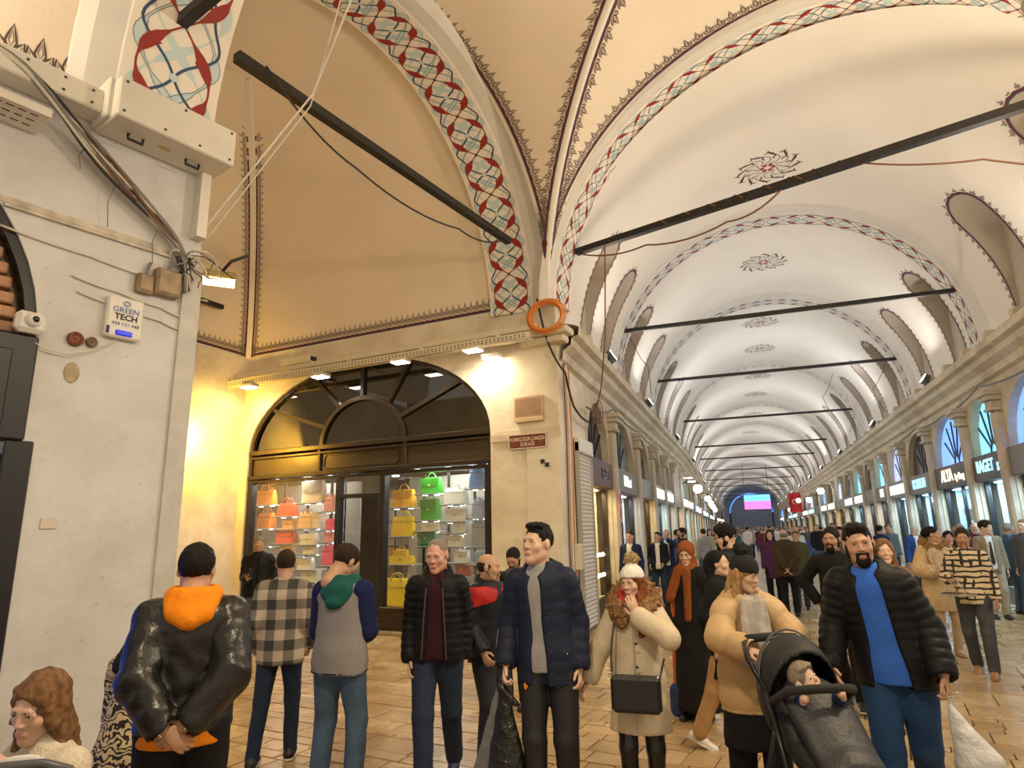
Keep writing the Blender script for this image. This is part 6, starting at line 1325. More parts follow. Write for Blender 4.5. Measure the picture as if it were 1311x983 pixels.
# ---- man in printed shirt carrying a tray
f = Fig(1231, 7.8, 1.66, 176, arms={'abs': 1, 'R': (.20, .24, 1.12), 'L': (-.24, .06, .90)}, head=(4, 6, 0), legs={'R': (.08, -.16, .11), 'L': (-.10, .14, .085)})
f.thing('person in cream shirt with black broken line print carrying a small tray')
def printed():
    m_ = bpy.data.materials.new('cloth_line_print'); m_.use_nodes = True; nt = m_.node_tree; b = nt.nodes['Principled BSDF']; b.inputs['Roughness'].default_value = .8; tc = nt.nodes.new('ShaderNodeTexCoord')
    outs = []
    for dr, sc in (('Z', 5), ('X', 3.5)):
        wv = nt.nodes.new('ShaderNodeTexWave'); wv.bands_direction = dr; wv.inputs['Scale'].default_value = sc; wv.inputs['Distortion'].default_value = 2.5; wv.inputs['Detail Scale'].default_value = 1.5; nt.links.new(tc.outputs['Object'], wv.inputs[0])
        g = nt.nodes.new('ShaderNodeMath'); g.operation = 'GREATER_THAN'; g.inputs[1].default_value = .72; nt.links.new(wv.outputs['Fac'], g.inputs[0]); outs.append(g)
    ck = nt.nodes.new('ShaderNodeTexNoise'); ck.inputs['Scale'].default_value = 9; nt.links.new(tc.outputs['Object'], ck.inputs[0]); gt = nt.nodes.new('ShaderNodeMath'); gt.operation = 'GREATER_THAN'; gt.inputs[1].default_value = .52; nt.links.new(ck.outputs['Fac'], gt.inputs[0])
    mu = nt.nodes.new('ShaderNodeMath'); mu.operation = 'MULTIPLY'; nt.links.new(outs[1].outputs[0], mu.inputs[0]); nt.links.new(gt.outputs[0], mu.inputs[1]); mx = nt.nodes.new('ShaderNodeMath'); mx.operation = 'MAXIMUM'; nt.links.new(outs[0].outputs[0], mx.inputs[0]); nt.links.new(mu.outputs[0], mx.inputs[1])
    mi = nt.nodes.new('ShaderNodeMix'); mi.data_type = 'RGBA'; mi.inputs[6].default_value = (.62, .50, .34, 1); mi.inputs[7].default_value = (.02, .018, .016, 1); nt.links.new(mx.outputs[0], mi.inputs[0]); nt.links.new(mi.outputs[2], b.inputs['Base Color']); return m_
f.body('tan', {'R': {'dir': (-.5, .8, -.1), 'back': (0, 0, -1), 'curl': .6}, 'L': {'curl': .7}}, hq=.006); f.hair('fade', 'dark', .008); f.beard(mt=SKINS['tan_stub'], thick=.001); f.brows(); f.trousers(GREYJ, h=.016); f.shoes(SHOEBR, h=.011, pitch=(20, 0)); f.top('shirt', printed(), .016, .84, None, 1.02, h=.014, extra=f.collar(.014, (.072, .068), 0, 60))
t = thing('serving_tray', 'round metal tray held by the person in printed shirt', 'tray', f.loc, f.rz); p = f.P['wrR']+V3(-.08, .14, .02-.22*0); mb = MB(); mb.lathe([(0, 0), (.17, 0), (.19, .018), (.185, .02), (.165, .006), (0, .006)], (p[0], p[1], p[2]-.17), 24); mb.build('tray_dish', CHROME, t, True)
mb = MB()
for a in (0, 2.1, 4.2): mb.tube([(p[0]+.17*math.cos(a), p[1]+.17*math.sin(a), p[2]-.16), (p[0], p[1], p[2]+.02)], .004, 5)
mb.build('tray_hanger', CHROME, t)
# ================================================================== fixtures on the pier and over the shop
def cable(name, pts, r, mt, label, sag=0.0, n=6, cat='cable', group='hanging cables', seg=8):
    P = []
    for a, b in zip(pts, pts[1:]):
        a, b = Vector(a), Vector(b)
        for i in range(seg): u = i/seg; q = a.lerp(b, u); q.z -= sag*4*u*(1-u); P.append(q)
    P.append(Vector(pts[-1])); mb = MB(); mb.tube(P, r, n); o = mb.build(name, mt, None, True); return tag(o, label, cat, group)
CABG = mat('cable_grey', (.20, .19, .18), .6); CABB = mat('cable_black', (.02, .02, .02), .5); CABW = mat('cable_white', (.62, .58, .50), .6); CABO = mat('cable_orange', (.70, .24, .04), .5); CABR = mat('cable_brown', (.16, .07, .03), .6)
# white service duct and box along the top of the pier
t = thing('service_duct', 'cream sheet metal duct with access box along the top of the pier', 'duct', QP, LROT)
mb = MB(); mb.cham(-7.0, -.92, -.22, 0, 5.17, 5.38, .012); mb.build('duct', WHITEPL, t)
bx = None
mb = MB(); mb.cham(-.98, .03, -.42, 0, 5.10, 5.46, .012); bx = mb.build('access_box', WHITEPL, t)
mb = MB(); mb.cham(-1.02, -.90, -.30, 0, 5.12, 5.48, .012); mb.build('joint_sleeve', WHITEPL, t)
for x in (-.74, -.25):
    mb = MB(); mb.tube([(x-.06, -.20, 5.10), (x-.06, -.20, 5.055), (x+.06, -.20, 5.055), (x+.06, -.20, 5.10)], .013, 8); mb.build('pull_handle', BLACKM, bx)
mb = MB(); mb.box(-.56, -.46, -.24, -.20, 5.096, 5.101); mb.build('maker_plate', mat('yellow_plate', (.55, .40, .10), .5), bx)
sc = None
for x, y_, z in [(-.93, -.425, 5.15), (-.60, -.425, 5.15), (-.30, -.425, 5.15), (-.02, -.425, 5.15), (-.93, -.425, 5.42), (-.45, -.425, 5.42), (-.02, -.425, 5.42), (-1.3, -.225, 5.22), (-1.3, -.225, 5.33), (-1.1, -.225, 5.22), (-1.1, -.225, 5.33), (-1.55, -.225, 5.22), (-1.55, -.225, 5.33)]:
    if sc is None:
        mb = MB(); mb.ball((0, 0, 0), (.012, .006, .012), 8); sc = mb.build('screw', BLACKM, t); o = sc
    else: o = bpy.data.objects.new('screw', sc.data); link(o, t)
    o.location = (x, y_, z)
mb = MB(); mb.box(-.11, -.02, -.12, 0, 4.45, 5.10); mb.build('drop_conduit', WHITEPL, t)
# perforated tray end at the frame edge
t = thing('perforated_tray', 'pale perforated cable tray fixed under the duct on the pier', 'tray', QP, LROT)
mb = MB(); mb.box(-2.6, -1.38, -.34, -.02, 4.86, 4.88); mb.box(-2.6, -1.38, -.35, -.34, 4.86, 4.93); mb.build('tray_base', WHITEPL, t)
sl = None
for i in range(7):
    for j in range(3):
        if sl is None: mb = MB(); mb.box(0, .05, 0, .012, 0, .004); sl = mb.build('slot', mat('slot_dark', (.08, .07, .06), .8), t); o = sl
        else: o = bpy.data.objects.new('slot', sl.data); link(o, t)
        o.location = (-1.95+.075*i, -.30+.09*j, 4.857)
# big bundle of cables sweeping down the pier
R4 = random.Random(5)
CB = thing('cable_bundle', 'thick bundle of loose cables sweeping down the white pier', 'cables', QP, LROT)
iR = Matrix.Rotation(-LROT, 3, 'Z')
def loc_(p): return iR @ (Vector(p)-QP)
for i in range(24):
    o_ = [R4.uniform(-.05, .05) for _ in range(12)]; mt = [CABG, CABG, CABB, CABW, CABG, CABR][i % 6]; k = .7+R4.random()*1.3
    pts = [LP(-2.2, -.10-abs(o_[0]), 5.42), LP(-1.62, -.22-abs(o_[1])*.6, 5.30+o_[2]*.4), LP(-1.36, -.20+o_[3]*.5, 5.10+o_[4]*k*.9), LP(-.95+o_[1], -.14+o_[5]*.5, 4.84+o_[6]*k*1.3), LP(-.50+o_[0], -.10+o_[7]*.4, 4.52+o_[8]*k), LP(-.17, -.08+o_[9]*.4, 4.28+o_[10]), LP(-.10+o_[11]*.9, -.05, 3.85+o_[2]*2)]
    sm = []
    for a, b in zip(pts, pts[1:]):
        for u in (0, .25, .5, .75): sm.append(a.lerp(b, u))
    for _ in range(3): sm = [sm[0]]+[(sm[j-1]+sm[j]*2+sm[j+1])/4 for j in range(1, len(sm)-1)]+[sm[-1]]
    mb = MB(); mb.tube([loc_(p) for p in sm], R4.uniform(.007, .015), 6); mb.build('cable', mt, CB, True)
for i in range(16):   # tangle near the corner
    c0 = LP(-.12, -.07, 4.22); pts = [c0+Vector((R4.uniform(-.1, .1), R4.uniform(-.1, .1), 0))]
    for k in range(8): pts.append(pts[-1]+Vector((R4.uniform(-.12, .12), R4.uniform(-.10, .14), R4.uniform(-.15, .10))))
    for _ in range(2): pts = [pts[0]]+[(pts[j-1]+pts[j]*2+pts[j+1])/4 for j in range(1, len(pts)-1)]+[pts[-1]]
    mb = MB(); mb.tube([loc_(p) for p in pts], R4.uniform(.005, .011), 5); mb.build('tangled_wire', [CABG, CABB, CABW, CABR][i % 4], CB, True)
for a, b, c, nm in ((-1.5, 4.02, 'sagging', 'upper'), (-1.0, 3.78, 'sagging', 'middle'), (-.95, 3.66, 'straight', 'lower')):
    cable('cable', [LP(a, -.015, b+.02), LP((a-.3)/2, -.015, b-.02), LP(-.30, -.015, b-.06), LP(-.12, -.02, b-.10)], .009, CABW, '%s off white wire run pinned across the pier plaster' % nm, .01, group='wires pinned on the pier')
cable('cable', [LP(-1.18, -.03, 3.20), LP(-1.05, -.05, 3.16), LP(-.90, -.04, 3.18), LP(-.72, -.03, 3.28), LP(-.62, -.02, 3.38)], .005, CABW, 'thin looping wire from the security camera to the alarm box', .02, group='wires pinned on the pier')
for x0, zz, ln in ((-.80, 4.70, .42), (-.42, 4.46, .38), (-1.05, 4.9, .2)):
    cable('cable', [LP(x0, -.09, zz), LP(x0-.04, -.07, zz-ln*.5), LP(x0-.05+.04, -.05, zz-ln)], .004, CABG, '%s cut grey wire end dangling on the pier plaster' % {.42: 'longest', .38: 'middle', .2: 'shortest'}[ln], 0, group='dangling wire ends')
for x0, z0, w_, h_, d_, nm in ((-.54, 3.80, .14, .17, .07, 'small square brown junction box on the pier'), (-.40, 3.82, .22, .24, .09, 'larger square brown junction box on the pier')):
    t = thing('junction_box', nm, 'junction box', LP(x0, 0, z0), LROT); mb = MB(); mb.cham(0, w_, -d_, 0, 0, h_, .012); mb.build('box', mat('old_brown_box', (.30, .22, .14), .8, .3, 10), t); mb = MB(); mb.cham(.02, w_-.02, -d_-.012, -d_, .02, h_-.02, .006); mb.build('lid', mat('old_brown_lid', (.36, .27, .18), .8, .3, 10), t)
    mb = MB(); mb.tube([(w_/2, -d_/2, h_), (w_/2+.03, -d_/2, h_+.12)], .014, 6); mb.build('gland', CABG, t)
# alarm siren box with printed name
t = thing('alarm_box', 'white GREEN TECH alarm siren box with blue light on the pier', 'alarm', LP(-.74, 0, 3.36), LROT)
mb = MB(); mb.cham(0, .28, -.07, 0, 0, .35, .014); mb.build('case', mat('alarm_case', (.74, .72, .66), .5), t)
NB = mat('print_blue', (.06, .14, .38), .6); NK = mat('print_dark', (.015, .015, .03), .6)
text('lettering', 'GREEN', NB, t, (.14, -.073, .235), .066, ext=.001); text('lettering', 'TECH', NK, t, (.145, -.073, .175), .070, ext=.001, bold=.0015); text('lettering', '444 121 448', NB, t, (.145, -.073, .115), .042, ext=.001)
mb = MB()
for r_ in (.022, .013): mb.tube([(.14+r_*math.cos(a)*1.3, -.072, .295+r_*math.sin(a)) for a in [2*PI*i/14 for i in range(14)]], .0025, 5, closed=True)
mb.build('logo_rings', NB, t)
mb = MB(); mb.cham(.075, .205, -.085, -.06, .018, .062, .008); mb.build('blue_lens', mat('blue_lens', (.01, .02, .35), .15, emit=(.01, .04, .8), estr=.6), t)
mb = MB(); mb.cham(.008, .030, -.078, -.06, .02, .085, .005); mb.build('side_lens', mat('blue_lens_dark', (.01, .01, .12), .2), t)
# security camera on the frame corner
t = thing('security_camera', 'white dome security camera on the corner of the dark shop frame', 'camera', LP(-1.24, -.02, 3.25), LROT)
mb = MB(); mb.cham(-.10, .09, -.10, .0, .0, .16, .03); mb.build('housing', mat('camera_white', (.74, .72, .68), .5), t)
mb = MB(); mb.ball((.0, -.10, .09), .055, 14); mb.build('dome', mat('camera_white', (.74, .72, .68)), t, True)
mb = MB(); mb.ball((.005, -.142, .09), (.026, .02, .026), 12); mb.build('lens', mat('lens_black', (.01, .01, .01), .1), t, True)
t = thing('bell_fixture', 'rusty round bell pair screwed to the pier plaster', 'bell', LP(-.92, 0, 3.29), LROT)
for x, r_, mt in ((0, .058, mat('rust_red', (.22, .07, .04), .7, .3, 20)), (.115, .042, mat('rust_brown', (.20, .13, .09), .7, .3, 20))):
    mb = MB(); n = 16; prof = [(r_, 0), (r_, -.03), (r_*.7, -.045), (r_*.65, -.03), (r_*.2, -.03), (.0, -.045)]; V = []
    for rr, yy in prof:
        for j in range(n): V.append((x+rr*math.cos(2*PI*j/n), yy, rr*math.sin(2*PI*j/n)))
    mb.add(V, [(i*n+j, i*n+(j+1) % n, (i+1)*n+(j+1) % n, (i+1)*n+j) for i in range(len(prof)-1) for j in range(n)]); mb.build('bell_cup', mt, t, True)
t = thing('blank_plate', 'small pale blank wall plate on the pier', 'wall plate', LP(-.98, 0, 1.83), LROT); mb = MB(); mb.cham(0, .11, -.012, 0, 0, .085, .004); mb.build('plate', mat('plate_cream', (.62, .58, .50), .6), t)
mb = MB(); mb.ball((0, 0, 0), (.055, .004, .085), 12); o = meshobj('plaster_patch', [LP(-.91, -.004, 3.02)+wx*v[0]+wy*v[1]+Vector((0, 0, v[2])) for v in mb.v], mb.f, mat('bare_patch', (.42, .34, .22), .9, .2, 20), wp if False else None, True); tag(o, 'bare brown patch in the pier plaster below the bells', 'patch')
# ---------------------------------------------------------------- cable trays above the handbag shop
t = thing('cable_tray', 'long cream cable tray with perforated side over the handbag shop arch', 'cable tray', SH, SROT)
mb = MB(); mb.cham(-4.6, 3.0, -.34, -.20, 5.13, 5.24, .012); mb.build('trunking', TRAYM, t)
mb = MB(); mb.box(-4.35, 2.95, -.50, -.49, 4.93, 5.05); mb.box(-4.35, 2.95, -.50, -.36, 4.93, 4.94); mb.build('perforated_side', TRAYM, t)
hl = None
for i in range(90):
    for j in range(2):
        if hl is None: mb = MB(); mb.box(0, .035, 0, .004, 0, .018); hl = mb.build('slot', mat('slot_dark', (.08, .07, .06), .8), t); o = hl
        else: o = bpy.data.objects.new('slot', hl.data); link(o, t)
        o.location = (-4.3+.08*i, -.504, 4.96+.04*j)
for x in (-4.2, -2.6, -1.0, .7, 2.3):
    mb = MB(); mb.box(x-.02, x+.02, -.46, 0, 5.07, 5.11); mb.build('bracket', TRAYM, t)
t = thing('equipment_box', 'cream electrical equipment box sitting on the cable tray', 'box', SP(-2.45, -.27, 5.24), SROT); mb = MB(); mb.cham(-.42, .38, -.11, .11, 0, .16, .015); mb.build('case', TRAYM, t); mb = MB(); mb.box(.36, .40, -.08, .08, .03, .12); mb.build('socket_end', BLACKM, t)
# plaque, panel and marks on the pier
t = thing('street_name_plaque', 'maroon street name plaque lettered in white on the corner pier', 'sign', SP(2.66, -.03, 3.12), SROT)
mb = MB(); mb.cham(-.37, .35, -.02, 0, 0, .26, .006); mb.build('plate', mat('plaque_maroon', (.16, .025, .02), .5, .2, 8), t)
mb = MB()
for a, b in (((-.36, .01), (.34, .01)), ((.34, .01), (.34, .25)), ((.34, .25), (-.36, .25)), ((-.36, .25), (-.36, .01))): bar(mb, a, b, .014, -.026, -.018)
PW = mat('plaque_white', (.75, .68, .55), .6); mb.build('border', PW, t)
text('lettering', 'K\u00dcRK\u00c7\u00dcLER \u00c7AR\u015eISI', PW, t, (-.01, -.022, .165), .088, ext=.001, sx=.78); text('lettering', 'SOKA\u011eI', PW, t, (-.01, -.022, .075), .088, ext=.001, sx=.85)
t = thing('wall_panel', 'tan ribbed vent panel on the corner pier above the plaque', 'panel', SP(2.43, 0, 3.58), SROT); mb = MB(); mb.cham(0, .54, -.09, 0, 0, .45, .012); mb.build('case', mat('tan_panel', (.50, .34, .22), .7, .1, 8), t)
for i in range(8):
    mb = MB(); mb.box(.03, .50, -.096, -.09, .12+.038*i, .135+.038*i); mb.build('louvre', mat('tan_rib', (.42, .28, .18), .7), t)
mb = MB(); mb.cham(.0, .54, -.10, -.085, 0, .07, .006); mb.build('lower_rail', mat('tan_rail', (.60, .46, .30), .7), t)
for x, z in ((2.88, 2.85), (2.96, 2.79)):
    mb = MB(); mb.cham(x, x+.075, -.045, -.03, z, z+.07, .003); o = mb.build('black_square', mat('black_tape', (.015, .015, .015), .6)); o.location = SH; o.rotation_euler = (0, 0, SROT); tag(o, 'small black square stuck on the corner pier, %s of two' % ('upper' if z > 2.8 else 'lower'), 'sticker', 'black squares on the pier')
# coil of orange cable at the corner
t = thing('cable_coil', 'coil of orange cable hung on the corner pier cornice', 'cable coil', SP(3.20, -.36, 5.32), SROT)
for i in range(7):
    mb = MB(); r_ = .30+.012*i*(1 if i % 2 else -.6); mb.tube([(r_*math.cos(a)*1.02, .01*i-.03, r_*.86*math.sin(a)) for a in [2*PI*k/28 for k in range(28)]], .011, 6, closed=True); mb.build('loop', CABO, t, True)
# cornice on the pier corner
mb = MB(); mb.cham(2.0, 3.55, -.30, .05, 5.02, 5.14, .02); mb.cham(2.6, 3.45, -.2, .05, 4.9, 5.02, .02); o = mb.build(trim(), STONE); o.location = SH; o.rotation_euler = (0, 0, SROT); tag(o, 'projecting stone ledge on the corner pier under the orange coil', kind='structure')
# pipes and cables on the corner pier flank
cable('cable', [SP(3.0, -.25, 5.7), SP(3.15, -.18, 4.9), SP(3.42, -.12, 4.35), (-2.78, 11.0, 3.9), (-2.72, 11.9, 3.75)], .02, CABB, 'thick black cable running down over the orange coil', .06)
for i, x in enumerate((10.55, 10.72, 10.9)): cable('conduit', [(-2.86-.0*i+.03, x, 4.6), (-2.83, x+.05, 3.4), (-2.84, x, 1.6), (-2.84, x+.02, .5)], .022 if i == 1 else .014, [CABR, CABW, CABO][i], '%s conduit pipe down the flank of the corner pier' % ['brown', 'cream', 'orange'][i], 0, cat='pipe', group='pipes on the corner pier')
t = thing('fuse_box', 'small cream fuse box low on the corner pier flank', 'fuse box', (-2.82, 10.85, 1.1), PI/2); mb = MB(); mb.cham(-.1, .1, -.1, 0, 0, .42, .01); mb.build('case', TRAYM, t); mb = MB(); mb.cham(-.08, .08, -.11, -.1, .03, .39, .004); mb.build('door', mat('cream_door', (.62, .52, .32), .6), t)
# roller shutter next to the pier
t = thing('roller_shutter', 'white ribbed roller shutter pulled down next to the corner pier', 'shutter', (-2.85, 11.30, 0), PI/2)
slt = None
for i in range(42):
    if slt is None: mb = MB(); mb.add([(0, 0, 0), (.95, 0, 0), (.95, -.022, .035), (0, -.022, .035), (0, 0, .07), (.95, 0, .07)], [(0, 1, 2, 3), (3, 2, 5, 4)]); slt = mb.build('slat', mat('shutter_white', (.66, .63, .58), .45), t); o = slt
    else: o = bpy.data.objects.new('slat', slt.data); link(o, t)
    o.location = (0, -.02, .05+.073*i)
mb = MB(); mb.box(-.05, 0, -.06, .02, 0, 3.3); mb.box(.95, 1.0, -.06, .02, 0, 3.3); mb.build('guide_rail', mat('rail_grey', (.4, .38, .34), .5), t)
mb = MB(); mb.cham(-.05, 1.0, -.09, .03, 3.12, 3.40, .02); mb.build('shutter_box', mat('shutter_white', (.66, .63, .58)), t)
t = thing('notice_sheet', 'pink printed notice sheet taped to the first pilaster', 'notice', (xl(14.7)+.03, 14.72, 1.9), PI/2); mb = MB(); mb.box(-.14, .14, -.006, 0, 0, .72); mb.build('sheet', mat('notice_pink', (.72, .48, .44), .7, .3, 14), t); mb = MB(); mb.box(-.10, .10, -.009, -.006, .10, .30); mb.box(-.10, .10, -.009, -.006, .42, .62); mb.build('print_block', mat('notice_print', (.55, .15, .15), .7), t)
# cables hanging from rods and across the side hall
cable('cable', [(-4.45, 4.75, 6.70), (-4.25, 6.2, 6.25), (-3.75, 8.2, 6.25), (-3.48, 9.5, 6.60)], .013, CABB, 'black cable sagging beneath the tie rod of the handbag hall', .12)
cable('cable', [LP(-.05, -.05, 4.5), (-4.1, 5.1, 6.5), (-3.2, 4.8, 7.8), (-2.6, 4.2, 9.0)], .012, CABW, 'pale cable rising from the pier corner to the crossing vault', -.0)
cable('cable', [LP(-.02, -.05, 4.4), (-4.2, 5.2, 6.45), (-3.3, 4.7, 7.9), (-2.5, 4.4, 9.0)], .008, CABW, 'second thinner pale cable rising from the pier corner', .0)
cable('cable', [(-2.45, 10.55, 6.6), (-1.2, 10.1, 6.35), (.1, 9.75, 6.35), (.9, 9.5, 6.6)], .014, CABR, 'brown cable sagging from the long tie rod of the crossing arch', .1)
cable('cable', [(1.9, 9.15, 6.6), (3.2, 8.9, 6.2), (4.6, 8.6, 5.6)], .012, CABR, 'brown cable running from the long tie rod towards the blue lit wall', .05)
cable('cable', [(-1.95, 10.42, 6.6), (-2.12, 10.9, 5.2), (-2.35, 11.4, 4.3), (-2.62, 12.0, 3.95)], .012, CABR, 'brown cable dropping from the long tie rod to the first shop', .03)
for k, (a, b) in enumerate([(0.2, .55), (.35, .62)]):
    A0, B0 = Vector((-2.50, 10.58, 6.70)), Vector((4.6, 8.28, 6.70)); mb = MB(); mb.tube([A0.lerp(B0, a+(b-a)*i/30)+Vector((0, .07*math.cos(i*1.3), -.04+.07*math.sin(i*1.3))) for i in range(31)], .012, 5); o = mb.build('cable', CABB if k else CABR, None, True); tag(o, '%s cable wound around the long tie rod of the crossing arch' % ('black' if k else 'brown'), 'cable', 'hanging cables')
for k, (y, x) in enumerate(((16.2, -2.5), (22.2, 4.4), (27, 3.9), (23.0, 3.0))): cable('cable', [(x, y, 6.6), (x+.3*(-1)**k, y+.8, 6.0), (x+.2, y+2.0, 5.4)], .010, CABR, 'thin cable hanging below the slim rib rod, %s' % ['beside the first', 'by the second', 'in the third bay', 'above the ALYA shop'][k], .1)
cable('cable', [(XR-.0, 9.5, 4.5), (XR-.02, 13, 4.38), (XR-.05, 16, 4.55), (XR-.0, 19, 4.40), (XR, 22, 4.5), (XR, 26, 4.42)], .022, CABG, 'thick grey cable draped along the blue lit arcade wall', .08)
cable('cable', [(xl(12)+.02, 11.9, 4.05), (xl(12)+.05, 14.5, 4.45), (xl(12)+.05, 18, 4.4), (xl(12)+.03, 22, 4.45)], .02, CABG, 'thick grey cable draped along the wall past the corner pier', .1)
for i in range(5):
    mb = MB(); c = Vector((-2.62, 11.95+.03*i, 3.85)); r_ = .16+.03*i; mb.tube([c+Vector((.02*i, r_*math.cos(a), r_*.8*math.sin(a)+.03*i)) for a in [2*PI*k/16 for k in range(16)]], .009, 5, closed=True); o = mb.build('cable_loop', CABG if i % 2 else CABR, None, True); tag(o, '%s loop of spare cable tangled over the first shop arch' % (ORD[i]), 'cable', 'spare loops over the first shop')
# globe lamps and flag further along
def globe(x, y, z, side, nm, r_=.2):
    t = thing('globe_lamp', nm, 'lamp', (x, y, z), 0, 'globe lamps along the arcade'); mb = MB(); mb.ball((0, 0, 0), r_, 12); mb.build('globe', LAMPW, t, True); mb = MB(); mb.tube([(0, 0, r_), (0, 0, r_+.12), (side*.3, 0, r_+.18), (side*.78, 0, r_+.02)], .025, 6); mb.build('bracket', IRON, t); mb = MB(); mb.lathe([(.1, 0), (.12, .05), (.04, .1)], (0, 0, r_-.03), 10); mb.build('cap', IRON, t)
    return t
for k, (x, y, z, sd) in enumerate(((4.2, 44.0, 3.8, 1), (4.2, 64.0, 3.95, 1), (4.2, 79.0, 3.5, 1), (xl(30.2)+.68, 30.2, 3.45, -1), (xl(44.4)+.68, 44.4, 3.6, -1), (4.2, 53, 3.6, 1), (4.2, 71, 3.8, 1), (xl(53)+.68, 53, 3.6, -1), (xl(58)+.68, 58, 3.5, -1), (xl(64)+.68, 64, 3.6, -1), (xl(71)+.68, 71, 3.5, -1))): globe(x, y, z, sd, '%s round white globe lamp on a wall bracket, %s' % (ORD[k], 'blue lit side' if sd > 0 else 'corner pier side'))
for k, (y, z) in enumerate(((27.5, 3.75), (29.0, 3.7))): hang_lamp((-2.25, y, z), 10, (1, .95, .88), '%s flat white lamp over the distant shops past the pier' % ORD[k], LAMPW, rz=0, stem=(-.75, 0, .5))
t = thing('flag', 'red flag with white crescent and star hung from the arcade wall', 'flag', (4.15, 68, 3.0), 0)
mb = MB(); nx, nz = 10, 8; V = [(-.55+1.1*i/nx, .08*math.sin(5*i/nx), 1.8*j/nz) for i in range(nx+1) for j in range(nz+1)]; mb.add(V, [(i*(nz+1)+j, (i+1)*(nz+1)+j, (i+1)*(nz+1)+j+1, i*(nz+1)+j+1) for i in range(nx) for j in range(nz)]); mb.build('cloth', mat('flag_red', (.62, .02, .03), .7), t, True)
mb = MB(); n = 20; outr = [(.26*math.cos(.6+2*PI*.82*i/n), 1.0+.26*math.sin(.6+2*PI*.82*i/n)) for i in range(n+1)]; inn_ = [(.05+.20*math.cos(.75+2*PI*.76*i/n), 1.0+.20*math.sin(.75+2*PI*.76*i/n)) for i in range(n+1)]
mb.add([(x, -.10, z) for x, z in outr]+[(x, -.10, z) for x, z in inn_], [(i, i+1, n+2+i, n+1+i) for i in range(n)]); st = [((.10 if i % 2 == 0 else .04)*math.cos(2*PI*i/10)+.24, 1.0+(.10 if i % 2 == 0 else .04)*math.sin(2*PI*i/10)) for i in range(10)]; mb.prism(st, -.11, -.10); mb.build('crescent_star', SOLEW if 'SOLEW' in globals() else mat('sole_white', (.7, .69, .66), .6), t)
mb = MB(); mb.tube([(-.58, 0, 1.85), (.75, 0, 1.85)], .02, 6); mb.build('pole', IRON, t)

# glow at the far end: ring of blue light and many small far lamps
t = thing('light_arch', 'blue lit arch at the far end of the arcade', 'light arch', (.2, 125.2, 0)); mb = MB(); mb.tube([(3.6*math.cos(PI*i/24), 0, 4.2+3.4*math.sin(PI*i/24)) for i in range(25)], .10, 6); mb.build('neon_tube', mat('neon_blue', (.1, .3, 1), emit=(.12, .4, 1), estr=1.0), t, True)
for sg in (-1, 1):
    mb = MB(); mb.cham(sg*3.6-.15, sg*3.6+.15, -.15, .15, 0, 4.2, .03); mb.build('post', IRON, t)

# rows of warm bulbs in the jewellery window
bl = None
for r_ in range(2):
    for i in range(7):
        if bl is None: mb = MB(); mb.ball((0, 0, 0), .045, 8); bl = mb.build('window_bulb', mat('bulb_warm', (1, .9, .6), emit=(1, .82, .45), estr=7)); o = bl
        else: o = bpy.data.objects.new('window_bulb', bl.data); link(o)
        o.location = (xl(12)-.33, 12.55+.29*i, .80+.42*r_); tag(o, 'warm round bulb in the %s row of the jewellery window' % ('lower' if r_ == 0 else 'upper'), 'bulb', 'jewellery window bulbs')
# ================================================================== pushchairs, seated people and the rest of the crowd
# ---- pushchair in front of the beige puffer
f = PUSH; PC = thing('pushchair', 'black pushchair with hooded seat and padded foot cover', 'pushchair', f.loc, f.rz)
PC.scale = (.90, .98, 1.10); PCB = mat('pushchair_black', (.012, .013, .016), .6, .15, 10, .25, 50); PCF = mat('pushchair_frame', (.02, .02, .02), .35, metal=.5); PCG = mat('pushchair_grey', (.10, .10, .11), .8, .15, 20); RUB = mat('rubber_black', (.015, .015, .015), .8)
hz = .955
mb = MB(); mb.tube([(-.22, .70, .80), (-.23, .50, .92), (-.20, .40, hz+.02), (-.10, .36, hz+.04), (.10, .36, hz+.04), (.20, .40, hz+.02), (.23, .50, .92), (.22, .70, .80)], .016, 8); mb.build('handle_bar', PCF, PC, True)
mb = MB(); mb.tube([(-.17, .372, hz+.04), (0, .355, hz+.045), (.17, .372, hz+.04)], .022, 8); mb.build('handle_grip', RUB, PC, True)
for sg in (1, -1):
    mb = MB(); mb.tube([(sg*.22, .70, .80), (sg*.24, .88, .55), (sg*.25, 1.10, .17)], .017, 8); mb.build('frame_tube', PCF, PC, True)
    mb = MB(); mb.tube([(sg*.23, .80, .66), (sg*.27, .66, .35), (sg*.29, .58, .15)], .016, 8); mb.build('frame_tube', PCF, PC, True)
    for y_, r_, nm in ((1.12, .105, 'front_wheel'), (.57, .145, 'rear_wheel')):
        mb = MB(); x = sg*(.25 if nm == 'front_wheel' else .31); mb.tube([(x, y_+r_*math.cos(a), r_+.012+r_*.9*math.sin(a)) for a in [2*PI*i/20 for i in range(20)]], .020, 8, closed=True); wh = mb.build(nm, RUB, PC, True)
        mb = MB()
        for i in range(5): a = 2*PI*i/5; mb.tube([(x, y_, r_+.012), (x, y_+r_*math.cos(a), r_+.012+r_*.9*math.sin(a))], .008, 5)
        mb.ball((x, y_, r_+.012), .03, 10); mb.build('spokes', PCG, wh)
    mb = MB(); mb.tube([(sg*.30, .60, .30+.012*0+.02*i) if False else (sg*.285+.018*math.cos(i*1.2), .60+.018*math.sin(i*1.2), .17+.006*i) for i in range(26)], .005, 5); mb.build('suspension_spring', mat('spring_orange', (.55, .12, .03), .4), PC)
mb = MB(); mb.tube([(-.30, .58, .16), (.30, .58, .16)], .014, 8); mb.build('axle', PCF, PC)
